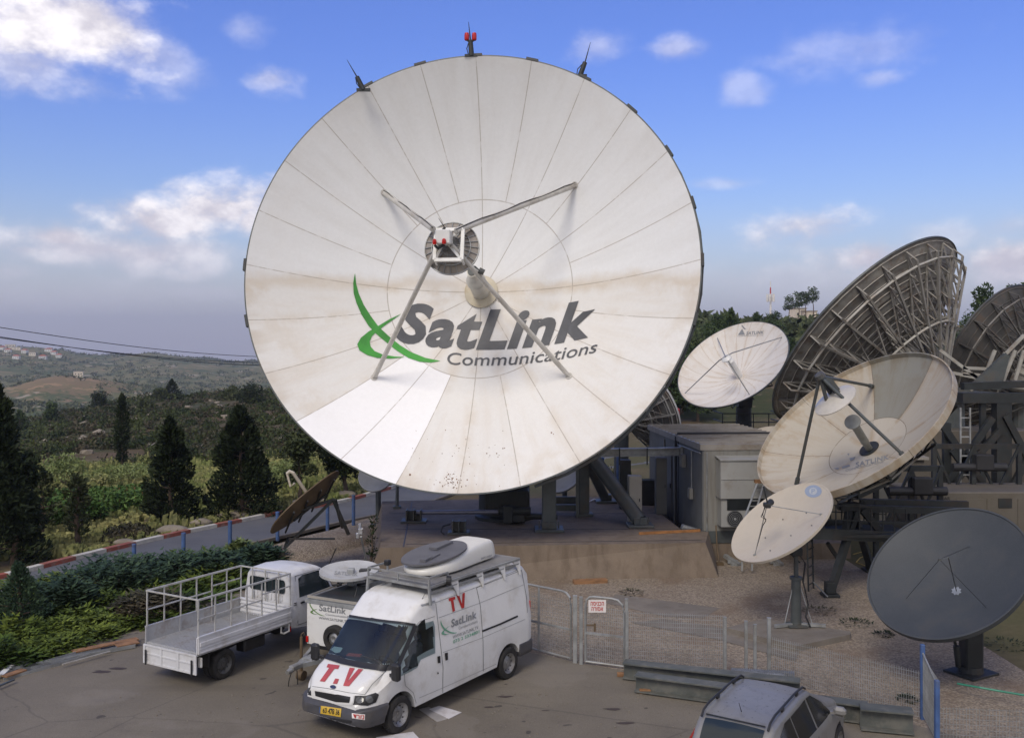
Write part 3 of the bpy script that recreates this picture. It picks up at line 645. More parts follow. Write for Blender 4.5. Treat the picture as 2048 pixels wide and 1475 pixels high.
for k in range(300):
    u, w = rng.random(), rng.random()**.9
    if u > .78 and w > .45 and rng.random() < .8: continue
    c = strip(u, w); h = .14+.3*w+rng.random()**2*.5
    (L if w < .80+.12*rng.normal() else L2_).append(frond_clump(c, rng.uniform(.35, 1.0), h, 200, rng.uniform(.13, .26)))
tag(cloud_mesh('creeping_juniper', np.concatenate(L), L_['juniper']), 'yellow green creeping juniper along the yard edge', 'ground cover', kind='stuff')
tag(cloud_mesh('bluegreen_juniper', np.concatenate(L2_), L_['bluegreen']), 'darker blue green juniper mass nearer the road', 'ground cover', kind='stuff')  # blue green is the leaf colour of this juniper
for (px, py, r, h, m, lb) in [(235,1185,1.6,1.3,'bluegreen','large spreading blue green juniper by the road'),(330,1160,1.5,1.0,'bluegreen','blue green juniper left of the truck bed'),(135,1225,.8,1.2,'bluegreen','upright spiky juniper above the yellow green carpet'),(430,1150,1.1,.9,'bluegreen','dark juniper behind the truck bed'),(520,1120,.9,.6,'bluegreen','small weeds behind the truck cab roof'),(300,1225,1.0,.7,'maquis','browning patch of juniper'),(480,1110,.5,.6,'bushy','weed tuft by the blue post')]:
    c = G(px, py); t = thing('juniper_shrub', lb, 'shrub', c); mb = MB(); L = []
    for i in range(16):
        an = i*2.4; rr = r*math.sqrt((i+.5)/16)*.8; p = c+Vector((math.cos(an)*rr, math.sin(an)*rr, 0)); mb.tube(c, p+Vector((0, 0, h*.5)), .03, .012, 5)
        L.append(frond_clump(p, r*.45, h*(1-.35*(i/16)), 170, .24))
    mb.build('stem', M_['barkm'], t); cloud_mesh('foliage', np.concatenate(L), L_[m], t)
tree('dwarf_conifer', 'small dense grey green conical conifer beside the yard edge', 'shrub', G(38, 1262), 1.85, .78, 'cone', 'bluegreen', 3800, .10, .07)
# wooded rise on the right
TR = [(1345,100,628,3,'round'),(1373,108,632,3.2,'round'),(1400,96,662,3.2,'round'),(1425,112,652,3,'round'),(1463,118,618,2.2,'cone'),(1441,125,634,2.8,'round'),(1495,125,668,3,'round'),(1513,140,624,1.3,'sparse'),(1547,150,622,2.4,'round'),(1575,130,668,3.2,'round'),(1605,135,676,3,'round'),(1640,120,690,3,'round'),(1365,84,720,2.6,'round'),(1395,80,745,2.4,'round'),(1341,80,735,2.6,'round'),(1318,86,700,2.4,'round'),(1971,92,568,2.2,'sparse'),(2001,98,592,2.6,'round'),(2045,90,562,3.0,'round'),(1945,104,600,2.4,'round')]
LBR = ['tree nearest the right rim of the great dish','tall rounded tree beside the great dish rim','low bushy tree left above the small white dish','grey green tree behind the small white dish top','pointed pine rising above the tree line','broad tree behind the pointed pine','tree tucked behind the small white dish rim','thin sparse pine near the mast','round umbrella pine below the red and white mast','dense tree right of the small white dish','dense tree before the orange hilltop','tree behind the truss dish edge','low tree under the treeline by the dish rim','lowest dark tree left of the small dish','shadowed tree under the great dish rim','dark tree half hidden by the great dish','open crowned pine above the far right truss dish','rounded pine behind the far right truss dish','tall pine at the right edge of the view','low crown between the two truss dishes']
for (px, Y, yt, r, kd), lb in zip(TR, LBR):
    p = spot(px, Y); h = max(2.5, CH+(PY0-yt)/FP*Y-p.z); tree('pine_tree', lb, 'tree', p, h, min(r, h*.55), kd, 'pine' if px % 2 else 'bushy2', 2600, .30, .14, t0=.02)
for px, lb in ((1578, 'leftmost umbrella pine on the orange hilltop'), (1598, 'second umbrella pine on the orange hilltop'), (1612, 'third and widest umbrella pine on the orange hilltop'), (1626, 'last umbrella pine on the orange hilltop')):
    p = spot(px, 285); tree('umbrella_pine', lb, 'tree', p, 8.0+random.random()*2, 2.6, 'round', 'pine', 500, .6, .2, t0=.42)
roof_house('hilltop_building', 'cream flat building right on the orange hilltop', 1618, 288, 4.5, 3, 1.6, False, .8, cat='building')
roof_house('hilltop_building', 'pale low building left of the mast on the hilltop', 1500, 284, 6, 3, 1.0, False, 1.0, cat='building')
roof_house('hilltop_building', 'tiny white hut behind the umbrella pines', 1596, 296, 4, 3, 3, False, 1.2, cat='building')
p = spot(1541, 300); t = thing('radio_mast', 'red and white striped radio mast on the hilltop', 'mast', p); base = p; hm = (700-562)/FP*300+CH-p.z
for k in range(7):
    a = base+Vector((0, 0, hm*k/7)); b_ = base+Vector((0, 0, hm*(k+1)/7)); mb = MB(); mb.tube(a, b_, .48-.05*k, .48-.05*(k+1), 8); mb.build('mast_section', M_['red'] if k == 5 else M_['white'], t)
for k in range(6):
    a = base+Vector((math.cos(k*1.05)*1.1, math.sin(k*1.05)*1.1, hm*.62)); mb = MB(); mb.box(a, (.4, .3, 2.4)); mb.tube(a, base+Vector((0, 0, hm*.62)), .08); mb.build('panel_antenna', M_['white'], t)
# power lines
for i, (a, b_, lb) in enumerate((((-60, 645), (620, 716), 'highest of the three overhead wires'), ((-60, 667), (620, 726), 'middle one of the three overhead wires'), ((-60, 664), (620, 733), 'lowest of the three overhead wires'))):
    A, B = P(a[0], a[1], 60), P(b_[0], b_[1], 92); pts = [A+(A-B)*1.6*(1-k/8)-Vector((0, 0, .8*math.sin(math.pi*k/8))) for k in range(8)]+[A.lerp(B, k/16)-Vector((0, 0, .55*math.sin(math.pi*k/16))) for k in range(17)]+[B+(B-A)*k for k in (.6, 1.3)]
    mb = MB(); mb.path(pts, .026, 5); tag(mb.build('overhead_wire', M_['wires']), lb, 'wire', 'overhead wires on the left')
# ================================================================ DISHES
def reflector_mat(name, c, n_out=24, n_in=12, ring=.44, seam=(.16, .12, .08), sw=.02, stain=(.42, .31, .18), stain_a=.5, R=1.0, clean=None, tone=.05, rough=.5, line_a=.8, hz=None, dark=None, curl=0):
    m, q, b = bsdf_mat(name); uv = q.n('ShaderNodeUVMap').outputs[0]; u, v, _ = q.xyz(uv); tc = q.n('ShaderNodeTexCoord'); ob = tc.outputs['Object']
    if curl: u = q.m('ADD', u, q.m('MULTIPLY', q.m('POWER', v, 2), curl))
    def edge(n):
        f = q.m('FRACT', q.m('MULTIPLY', u, float(n))); d = q.m('MINIMUM', f, q.m('SUBTRACT', 1.0, f)); return q.m('MULTIPLY', q.m('MULTIPLY', d, 2*math.pi*R/n), v)
    eo = edge(n_out); isout = q.m('GREATER_THAN', v, ring) if ring else 1.0
    wn = q.n('ShaderNodeTexWhiteNoise', noise_dimensions='2D'); cell = q.comb(q.m('FLOOR', q.m('MULTIPLY', u, float(n_out))), isout, 0); q.set(wn.inputs['Vector'], cell)
    col = q.mix(q.m('MULTIPLY', wn.outputs['Value'], 1.0), tuple(x*(1-tone) for x in c), tuple(min(1, x*(1+tone)) for x in c))
    su = q.noise(q.comb(q.m('MULTIPLY', u, 70.0), q.m('MULTIPLY', v, 2.6), 0), 1.0, 7, .6); blot = q.noise(ob, 5.0/R, 7, .65)
    a = q.m('MULTIPLY', q.m('MULTIPLY', q.ramp(su, .42, .72), q.ramp(v, .15, 1.0)), stain_a)
    a2 = q.m('MULTIPLY', q.m('MULTIPLY', q.ramp(blot, .46, .66), q.ramp(v, .5, 1.02)), stain_a*1.1)
    sn = q.m('MULTIPLY', q.m('MULTIPLY', q.ramp(eo, .055*R, 0), q.ramp(blot, .42, .6)), stain_a*1.1)
    col = q.mix(q.m('MAXIMUM', q.m('MAXIMUM', a, a2), sn), col, stain)
    rn = q.m('MULTIPLY', q.ramp(v, .93, 1.0), q.m('MULTIPLY', q.ramp(su, .35, .6), stain_a)); col = q.mix(rn, col, tuple(x*.8 for x in stain))
    if hz:      # repainted lower zone with a wavy upper boundary
        X, Y, Z = q.xyz(ob); h = q.m('ADD', Z, q.m('MULTIPLY', q.m('SUBTRACT', blot, .5), hz[1])); up = q.ramp(h, hz[0]-.15, hz[0]+.25)
        col = q.mix(q.m('MULTIPLY', up, .72), col, q.mix(q.ramp(su, .3, .8), tuple(x*y for x, y in zip(c, hz[2])), tuple(x*y*.93 for x, y in zip(c, hz[2])))); bandm = q.m('MULTIPLY', q.m('MULTIPLY', q.ramp(h, hz[0]-.5, hz[0]), q.ramp(h, hz[0]+.5, hz[0])), .35); col = q.mix(bandm, col, stain)
    if clean:
        k0, k1 = clean; un = q.m('MULTIPLY', u, float(n_out)); cm = q.m('MULTIPLY', q.m('MULTIPLY', q.m('GREATER_THAN', un, k0), q.m('LESS_THAN', un, k1)), isout)
        col = q.mix(cm, col, q.mix(q.m('MULTIPLY', q.ramp(blot, .4, .8), .15), (.86, .86, .87), (.7, .68, .64)))
    if dark:
        un = q.m('MULTIPLY', u, float(n_out)); cm = q.m('MULTIPLY', q.m('MULTIPLY', q.m('GREATER_THAN', un, dark[0]), q.m('LESS_THAN', un, dark[1])), isout); col = q.mix(cm, col, q.mix(1, col, dark[2], 'MULTIPLY'))
    br = q.ramp(q.noise(ob, 16.0/R, 3, .7), .34, .5); ln = q.m('MULTIPLY', q.m('LESS_THAN', eo, sw), isout)
    if n_in: ln = q.m('MAXIMUM', ln, q.m('MULTIPLY', q.m('LESS_THAN', edge(n_in), sw), q.m('SUBTRACT', 1.0, isout)))
    if ring: ln = q.m('MAXIMUM', ln, q.m('LESS_THAN', q.m('MULTIPLY', q.m('ABSOLUTE', q.m('SUBTRACT', v, ring)), R), sw*1.1))
    col = q.mix(q.m('MULTIPLY', q.m('MULTIPLY', ln, q.m('ADD', .35, q.m('MULTIPLY', br, .65))), line_a), col, seam)
    col = q.mix(1, col, q.mix(q.noise(ob, 60.0/R, 3, .6), (.95, .95, .95), (1.05, 1.05, 1.05)), 'MULTIPLY')
    q.set(b.inputs['Base Color'], col); b.inputs['Roughness'].default_value = rough; b.inputs['Specular IOR Level'].default_value = .25
    return m
m_back = mat('panel backs', (.17, .165, .15), .7, 0, .2, 1.5, dirt=(.10, .065, .035), damt=.7, dscale=1.4)
class Dish:
    def __init__(s, c, az, el, R, d, roll=0, flat_r=0):
        s.c = Vector(c); s.R = R; s.d = d; s.k = d/R**2; a, e = R_(az), R_(el)
        s.n = Vector((math.sin(a)*math.cos(e), math.cos(a)*math.cos(e), math.sin(e))); s.V = s.c-s.n*d
        X = Vector((0, 0, 1)).cross(s.n).normalized(); Y = s.n.cross(X); r = R_(roll)
        s.X = X*math.cos(r)+Y*math.sin(r); s.Y = s.n.cross(s.X); s.M = Matrix((s.X, s.Y, s.n)); s.MT = s.M.transposed()
    def w(s, x, y, z): return s.V+s.MT @ Vector((x, y, z))
    def pol(s, r, t, z=None, dz=0): return s.w(r*math.cos(t), r*math.sin(t), (s.k*r*r if z is None else z)+dz)
    def hit(s, px, py):
        O = s.M @ (EYE-s.V); D = s.M @ ray(px, py); k = s.k
        A = k*(D.x**2+D.y**2); B = 2*k*(O.x*D.x+O.y*D.y)-D.z; C = k*(O.x**2+O.y**2)-O.z; q_ = B*B-4*A*C
        if q_ < 0: return None
        for t in sorted(((-B-math.sqrt(q_))/(2*A), (-B+math.sqrt(q_))/(2*A))):
            p = O+D*t; nn = Vector((-2*k*p.x, -2*k*p.y, 1)).normalized()
            if t > 0 and math.hypot(p.x, p.y) < s.R*1.0 and D.dot(nn) < 0: return s.w(*p), s.MT @ nn
        return None
    def local(s, p): return s.M @ (Vector(p)-s.V)
    def shell(s, name, front, back, parent, th=.05, ns=144, nr=22, r0=.03, lip=0, hole=None):
        mb = MB(); uvs = []; ns1 = ns+1; r0 *= s.R
        for side, dz in ((0, 0), (1, -th)):
            k = len(mb.v)
            for j in range(nr+1):
                r = r0+(s.R-r0)*j/nr
                for i in range(ns1):
                    t = 2*math.pi*i/ns; mb.v.append(tuple(s.pol(r, t, dz=dz))); uvs.append((i/ns, r/s.R))
            for j in range(nr):
                for i in range(ns):
                    a = k+j*ns1+i; f = (a, a+1, a+ns1+1, a+ns1); mb.f.append(f if side == 0 else f[::-1]); mb.mi.append(side)
        a0 = nr*ns1; b0 = (nr+1)*ns1+nr*ns1; k = len(mb.v)        # rim band, optionally a forward lip
        for rr, dz in ((s.R, 0), (s.R+.012, lip), (s.R+.05, lip), (s.R+.05, -th-.03), (s.R-.01, -th)):
            for i in range(ns1): mb.v.append(tuple(s.pol(rr, 2*math.pi*i/ns, z=s.d+dz))); uvs.append((i/ns, .99))
        for j in range(4):
            for i in range(ns): a = k+j*ns1+i; mb.f.append((a, a+1, a+ns1+1, a+ns1)); mb.mi.append(2)
        for i in range(ns): mb.f.append((i, i+1, (nr+1)*ns1+i+1, (nr+1)*ns1+i)[::-1]); mb.mi.append(1)
        mb.uv = uvs; NOFIX[name] = True
        return mb.build(name, [front, back, M_['greysteel'] if lip == 0 else front], parent, smooth=True, sharp=50)
def truss_back(D, parent, nrad=24, hub_r=.18, hub_d=.28, tip_h=.13, m='truss', w=.07, hoops=(.55, .97), segs=5, rings=9, r_out=.97):
    """radial back-up trusses, hoops and hub behind a reflector; heights are fractions of R"""
    R = D.R; hb = -hub_d*R
    def low(r): f = (r/R-hub_r)/(r_out-hub_r); return hb+(D.k*(r_out*R)**2-tip_h*R-hb)*f
    for i in range(nrad):
        t = 2*math.pi*i/nrad; mb = MB(); rs = [R*(hub_r+(r_out-hub_r)*k/segs) for k in range(segs+1)]
        up = [D.pol(r, t, dz=-.10) for r in rs]; lo = [D.pol(r, t, z=min(low(r), D.k*r*r-.25)) for r in rs]
        for k in range(segs):
            mb.beam(up[k], up[k+1], w*.8, w, D.n); mb.beam(lo[k], lo[k+1], w, w, D.n)
            mb.beam(lo[k], up[k+1] if k % 2 else up[k+1], w*.6, w*.6, D.n); mb.beam(lo[k+1], up[k+1], w*.6, w*.6, D.n)
        mb.build('radial_truss', M_[m], parent)
    for h in hoops:
        mb = MB(); pts = [D.pol(R*h, 2*math.pi*(i/nrad), z=min(low(R*h), D.k*(R*h)**2-.2)) for i in range(nrad)]
        for i in range(nrad): mb.beam(pts[i], pts[(i+1) % nrad], w*.9, w*.9, D.n)
        mb.build('hoop', M_['truss_d' if m == 'truss_dd' else 'truss2'], parent)
    mb = MB()
    for i in range(0, nrad, 1):          # cross bracing between neighbouring trusses
        t0, t1 = 2*math.pi*i/nrad, 2*math.pi*(i+1)/nrad
        mb.beam(D.pol(R*.55, t0, z=low(R*.55)), D.pol(R*.80, t1, dz=-.12), w*.5, w*.5, D.n)
        mb.beam(D.pol(R*.55, t1, z=low(R*.55)), D.pol(R*.33, t0, dz=-.12), w*.5, w*.5, D.n)
    mb.build('cross_brace', M_[m], parent)
    for j in range(rings):
        mb = MB(); r = R*(.24+.74*j/(rings-1)); n = nrad*2
        for i in range(n): mb.beam(D.pol(r, 2*math.pi*i/n, dz=-.075), D.pol(r, 2*math.pi*(i+1.03)/n, dz=-.075), .035, .05, D.n)
        mb.build('stiffener_ring', M_['truss_dd' if m == 'truss_dd' else 'truss'], parent)
    mb = MB(); mb.lathe([(0, hb-.05), (hub_r*R*1.05, hb-.05), (hub_r*R*1.05, hb+.15), (hub_r*R, hb+.2), (hub_r*R*.9, D.k*(hub_r*R)**2-.12), (0, -.12)], D.V, D.n, 24); mb.build('hub', M_['truss2'], parent, smooth=True)
def feed_tube(D, parent, r, L, m, r_tip=None, base=.0, flange=True, name='feed_horn'):
    mb = MB(); pr = [(0, .0), (r*2.1, .0), (r*2.1, .06)] if flange else [(r*1.1, -.05)]
    pr += [(r, .08), (r, L*.75), (r*1.08, L*.75), (r*1.08, L*.8), (r_tip or r*.6, L*.86), (r_tip or r*.6, L), (0, L)]
    mb.lathe([(a, b_+base) for a, b_ in pr], D.V, D.n, 28); return mb.build(name, m, parent, smooth=True)
# ---------------------------------------------------------------- the great dish
D = Dish((-1.558, 33, 10.661), -173.3, 14.2, 7.981, 3.46)
big = thing('satellite_dish', 'giant white dish facing the viewer with the dark grey SatLink lettering', 'satellite dish', (.2, 36.6, FZ))
m_bigf = reflector_mat('great dish panels', (.715, .705, .68), R=7.98, sw=.017, seam=(.26, .21, .16), clean=(15, 17), stain=(.50, .39, .25), stain_a=.27, tone=.03, line_a=.55, hz=(D.V.z-FZ+.3, 1.2, (1.07, 1.11, 1.17)))
D.shell('reflector', m_bigf, m_back, big, .06, 192, 30)
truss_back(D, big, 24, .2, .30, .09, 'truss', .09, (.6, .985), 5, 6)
mb = MB(); mb.lathe([(.30, .03), (.64, .07), (.64, .11), (.34, .14), (.34, 0)], D.V, D.n, 48); o = mb.build('hub_plate', mat('hub plate', (.50, .45, .34), .5, 0, .1, 1, dirt=(.34, .25, .13), damt=.6), big, smooth=True)
mb = MB(); mb.lathe([(.34, .1), (.33, 1.35), (.36, 1.35), (.36, 1.45), (.31, 1.48), (.20, 1.72), (.16, 1.9), (.155, 2.25), (.19, 2.25), (.19, 2.42), (0, 2.42)], D.V, D.n, 40); mb.build('feed_horn', mat('feed cone', (.47, .46, .43), .35, .2, .06, 2, dirt=(.36, .30, .22), damt=.4), big, smooth=True)
mb = MB(); mb.lathe([(.0, 2.43), (.15, 2.43), (.15, 2.46), (0, 2.46)], D.V, D.n, 24); mb.build('horn_window', M_['greysteel'], big)
# subreflector seen from behind
sc_ = P(904, 497, 31.6); sn = (-D.n).normalized(); R2 = .93
sub = MB(); sub.lathe([(0, .30), (R2*.35, .26), (R2*.7, .13), (R2, 0), (R2, -.035), (R2*.7, .09), (R2*.35, .22), (0, .26)], sc_, D.n, 48); so = sub.build('subreflector', mat('subreflector back', (.30, .27, .235), .5, .2, .1, 3, dirt=(.2, .16, .12), damt=.5), big, smooth=True)
Xs, Ys = D.X, D.Y; sp = lambda r, t, z: sc_+Xs*r*math.cos(t)+Ys*r*math.sin(t)+D.n*z
mb = MB()
for i in range(24):
    t = 2*math.pi*i/24; mb.beam(sp(.12, t, .31), sp(R2*.7, t, .17), .02, .05, D.n); mb.beam(sp(R2*.7, t, .15), sp(R2*.98, t, .02), .02, .05, D.n)
for rr, z in ((R2*.985, .025), (R2*.70, .16), (R2*.36, .27)):
    for i in range(36): mb.beam(sp(rr, i*math.pi/18, z), sp(rr, (i+1)*math.pi/18, z), .03, .045, D.n)
mb.build('rib', M_['galv'], so)
mb = MB(); zt = .62; qs = [(.46, .42), (.46, -.62), (-.44, -.62), (-.44, .42)]; qp = [sc_+Xs*a+Ys*b_+D.n*zt for a, b_ in qs]
for i in range(4): mb.beam(qp[i], qp[(i+1) % 4], .11, .11, D.n); mb.beam(qp[i], qp[i]-D.n*.45, .06, .06, D.n)
mb.build('support_frame', M_['white'], big)
ap = P(888, 478, 30.75); Z_ = Vector((0, 0, 1)); Xh = Vector((.99, -.11, 0))
mb = MB(); mb.box(ap+Vector((0, .1, .06)), (.48, .62, .46), Matrix.Rotation(-.11, 3, 'Z'), bev=.03)
for t_ in qp: mb.beam(ap+Vector((0, .35, 0)), t_, .07, .07)
ax_box = mb.build('apex_box', M_['white'], big)
feet = [(768, 385, 866, 458), (1150, 370, 912, 462), (748, 755, 876, 492), (1138, 752, 903, 490)]
for i, (fx, fy, tx, ty) in enumerate(feet):
    f = D.hit(fx, fy); top_ = P(tx, ty, 30.95); mb = MB(); r = .105 if i < 2 else .085
    mb.tube(f[0]+(top_-f[0])*.04, top_, r*1.05, r*.95, 14); mb.beam(f[0]+f[1]*.0, f[0]+(top_-f[0])*.07, .16, .10); mb.lathe([(0, 0), (.13, 0), (.13, .03), (0, .03)], f[0], f[1], 12)
    fl = mb.build('feed_leg', mat('feed leg steel', (.50, .485, .45), .45, .15, .1, 2, dirt=(.25, .2, .14), damt=.4) if i == 0 else bpy.data.materials['feed leg steel'], big, smooth=True)
    if i < 2:
        pts = [f[0].lerp(top_, k/10)+Vector((0, -.12, .06+.03*math.sin(k*1.7))) for k in range(11)]; mb = MB(); mb.path(pts, .017, 6); mb.build('cable', M_['wires'], fl)
for x, y in ((869, 484), (888, 483)):
    p = P(x, y, 30.5); mb = MB(); mb.lathe([(0, .11), (.05, .09), (.07, .03), (.07, -.05), (.045, -.08), (0, -.09)], p, Vector((0, -.3, 1)), 16); mb.build('red_lamp', M_['redlamp'], big, smooth=True)
mb = MB(); mb.tube(P(890, 456, 30.8), P(877, 436, 30.8), .022, .006, 6); mb.tube(P(885, 462, 30.8), P(890, 454, 30.8), .05, .04, 8); mb.path([P(869, 490, 30.7), P(876, 496, 30.7), P(889, 489, 30.7)], .05, 8); mb.build('lightning_rod', M_['darksteel'], big)
mb = MB(); mb.path([P(930, 532, 31.8), P(950, 533, 31.6), P(958, 540, 31.5), P(962, 543, 31.5)], .03, 6); mb.tube(P(958, 540, 31.45), P(968, 545, 31.45), .10, .10, 12); mb.build('test_probe', M_['greysteel'], big)
# lightning rods and lamps at the rim
for k, (bx, by, mx, my, tx, ty, lamp) in enumerate(((727, 180, 714, 154, 694, 120, 0), (943, 112, 941, 82, 937, 44, 1), (1160, 152, 1170, 125, 1181, 85, 0))):
    Yr = {0: 34.7, 1: 35.0, 2: 34.6}[k]; a, m_, b_ = P(bx, by, Yr), P(mx, my, Yr), P(tx, ty, Yr); mb = MB()
    mb.tube(a, m_, .10, .085, 10); mb.tube(m_, b_, .03, .008, 6); mb.box(a, (.5, .12, .10)); mb.path([a+Vector((-.12, 0, .05)), a.lerp(m_, .4)+Vector((-.16, 0, .05)), a.lerp(m_, .85)+Vector((-.08, 0, 0))], .02, 6)
    rod = mb.build('lightning_rod', M_['darksteel'], big, smooth=True)
    if lamp:
        for sx in (-1, 1):
            mb = MB(); c = P(941+sx*7.5, 74, Yr); mb.lathe([(0, .17), (.075, .14), (.09, .05), (.09, -.10), (.07, -.13), (0, -.13)], c, Z_, 16); mb.build('red_lamp', M_['redlamp'], rod, smooth=True)
            mb = MB(); mb.path([c-Vector((0, 0, .12)), P(941+sx*4, 83, Yr), m_+Vector((0, 0, .04))], .035, 6); mb.build('lamp_bracket', M_['greysteel'], rod)
# rim brackets on the right edge
for t_deg in (75, 60, 45, 30, 15, 0, -15, 90, 105, 120, 180, 195):
    mb = MB(); mb.beam(D.pol(D.R+.07, R_(t_deg-1.6), z=D.d-.06), D.pol(D.R+.07, R_(t_deg+1.6), z=D.d-.06), .10, .16, D.n); mb.build('rim_bracket', M_['darksteel'], big)
mb = MB(); pts = [D.pol(D.R*1.012, R_(t_), z=D.d-.36) for t_ in range(-72, 68, 8)]
for a, b_ in zip(pts, pts[1:]): mb.beam(a, b_, .09, .09, D.n)
mb.build('rim_hoop', M_['greysteel'], big)
# painted lettering
def sat_fn(u, v):
    px = 799+u*391; base = 700-5.8e-4*(px-975)**2; sl = -2*5.8e-4*(px-975)*-1
    h = 80+7*u; return px+v*(14+sl*20)+0, base-v*h
vs, fs = fit_text('SatLink', 1, 1, .035); decal('lettering', [([(a, b_) for a, b_ in vs], fs)], D.hit, M_['logogrey'], big, .03, .02, fn=None) if False else None
def refined_text(s, fn, ext, ml=.02): 
    vs, fs = fit_text(s, 1, 1, ext); vs, fs = refine(vs, fs, ml); return [fn(*p) for p in vs], fs
def slant_sat(u, v):   # letters lean right and follow the curved base line
    px = 788+u*388; base = 700.5-5.6e-4*(px+8-975)**2; return px+v*30, base-v*(80+6*u)-v*v*0
def comm(u, v):
    px = 893+u*298; base = 731.5-5.3e-4*(px-968)**2; return px+v*(3+6*u), base-v*(24+1.5*u)
decal('lettering', [refined_text('SatLink', slant_sat, .038)], D.hit, M_['logogrey'], big, 400, .022)
decal('lettering', [refined_text('Communications', comm, .004)], D.hit, M_['logogrey'], big, 400, .022)
cv = lambda pts: poly2d([(680+x/3.513, 350+y/3.513) for x, y in pts])
decal('swoosh', [cv(SW1)], D.hit, M_['logogreen'], big, 9, .022); decal('swoosh', [cv(SW2)], D.hit, M_['logogreen'], big, 9, .026)
sh = []
for i in range(95):
    k = random.random(); cx_, cy_ = (random.gauss(905, 14), random.gauss(961, 8)) if k < .6 else ((random.gauss(985, 12), random.gauss(905, 12)) if k < .75 else (random.uniform(820, 1010), random.uniform(860, 972)))
    r = random.uniform(.6, 1.5)*(1 if k < .75 else .75); sh.append(([(cx_+r*math.cos(a)*random.uniform(.6, 1.2), cy_+r*math.sin(a)*random.uniform(.7, 1.3)) for a in [j*1.047 for j in range(6)]], [(0, 1, 2, 3, 4, 5)]))
for cx_, cy_, r in ((820, 949, 2.2), (1103, 865, 1.6), (1107, 868, 1)): sh.append(([(cx_+r*math.cos(a), cy_+r*math.sin(a)) for a in [j*1.047 for j in range(6)]], [(0, 1, 2, 3, 4, 5)]))
decal('rust_spots', sh, D.hit, mat('rust', (.17, .095, .055), .9, 0, .4, 9), big, 50, .008)['kind'] = 'stuff'
# mount: turret, yoke, legs, braces, jack
mt = M_['greysteel']; md = M_['darksteel']
def part(name, mb, m, parent, smooth=False): return mb.build(name, m, parent, smooth=smooth)
hubp = D.V-D.n*2.3
mb = MB(); mb.lathe([(0, 0), (1.15, 0), (1.15, .12), (1.0, .2), (.98, 1.4), (1.1, 1.45), (1.1, 1.6), (.7, 1.7), (.7, 2.2), (0, 2.2)], (-.3, 37.0, FZ), Z_, 24); part('azimuth_bearing', mb, md, big, True)
mb = MB()
for sx in (-1, 1): mb.beam((-.3+sx*1.0, 37.2, FZ+2.0), hubp+Vector((sx*1.5, .2, -.2)), .45, .5); mb.beam((-.3+sx*1.0, 38.6, FZ+2.0), hubp+Vector((sx*1.5, .6, 0)), .3, .3)
mb.box(hubp+Vector((0, .2, 0)), (3.6, .9, .9)); part('yoke', mb, mt, big)
mb = MB(); mb.tube(D.V-D.n*.4, hubp, 1.5, 1.2, 24); part('hub_cone', mb, mt, big, True)
def footing(p, w=.85, h=.16, n=8, bolts=True):
    mb = MB(); mb.box(p+Vector((0, 0, .05)), (w, w*.9, .10), bev=.02)
    if bolts:
        for i in range(n): a = i*2*math.pi/n; mb.box(p+Vector((w*.33*math.cos(a), w*.30*math.sin(a), .2)), (.05, .05, .30))
    mb.box(p+Vector((0, 0, .22)), (w*.5, w*.5, .26), bev=.02); return mb
g1 = G(1098, 1060, FZ); mb = MB(); mb.box(g1+Vector((0, 0, 1.15)), (.5, .45, 2.0), bev=.03); col1 = part('column', mb, mt, big); part('base_plate', footing(g1, 1.05), mt, col1)
mb = MB(); mb.tube(g1+Vector((0, .1, 2.0)), Vector((.6, 36.8, 5.0)), .22, .22, 14); part('brace', mb, mt, big, True)
g2 = G(1168, 1030, FZ); mb = MB(); mb.box(g2+Vector((0, 0, 1.4)), (.40, .4, 2.8), bev=.03); c2 = part('column', mb, mt, big); part('base_plate', footing(g2, .7, bolts=False), mt, c2)
g3 = G(1155, 1034, FZ); mb = MB(); mb.box(g3+Vector((0, 0, 1.2)), (.13, .13, 2.4)); part('column', mb, mt, big)
br_t = P(1178, 905, 37.2); g4 = G(1280, 1052, FZ); mb = MB(); mb.tube(g4+Vector((0, 0, .2)), br_t, .27, .27, 20); b1 = part('brace', mb, mt, big, True); part('base_plate', footing(g4, .95), mt, b1)
g5 = G(1212, 1004, FZ); mb = MB(); mb.tube(g5+Vector((0, 0, .1)), P(1176, 925, 39.5), .20, .20, 16); b2 = part('brace', mb, mt, big, True); part('base_plate', footing(g5, .9, bolts=False), mt, b2)
mb = MB(); mb.beam(br_t, Vector((1.2, 37.4, 5.2)), .4, .4); mb.beam(br_t+Vector((-.3, .2, 0)), g2+Vector((0, 0, 2.8)), .45, .45); part('cross_beam', mb, mt, big)
mb = MB(); mb.beam(G(1112, 1020, FZ)+Vector((0, .4, .35)), G(1160, 1020, FZ)+Vector((0, .4, .35)), .12, .3); part('tie_beam', mb, mt, big); mb = MB(); mb.beam((1.6, 37.5, FZ+.3), (2.6, 37.5, FZ+.3), .12, .25); part('tie_beam', mb, mt, big)
tp_ = Vector((-.2, 36.1, FZ)); mb = MB(); mb.box(tp_+Vector((0, .2, .85)), (1.7, 1.1, .75), bev=.05); mb.box(tp_+Vector((.35, -.4, .35)), (.7, .6, .55), bev=.04); mb.tube(tp_+Vector((-.3, -.6, .5)), tp_+Vector((.9, -.6, .5)), .16, .16, 14); mb.box(tp_+Vector((.05, -.7, .4)), (.35, .3, .65), bev=.03); mb.tube(tp_+Vector((.6, -.5, .3)), tp_+Vector((1.9, -.4, .25)), .13, .1, 12); part('drive_gearbox', mb, md, big)
mb = MB()
for i in range(14): mb.beam(tp_+Vector((-.8+.12*i, -.37, .55)), tp_+Vector((-.8+.12*i, -.37, 1.2)), .03, .03)
part('cable_chain', mb, M_['black'], big)
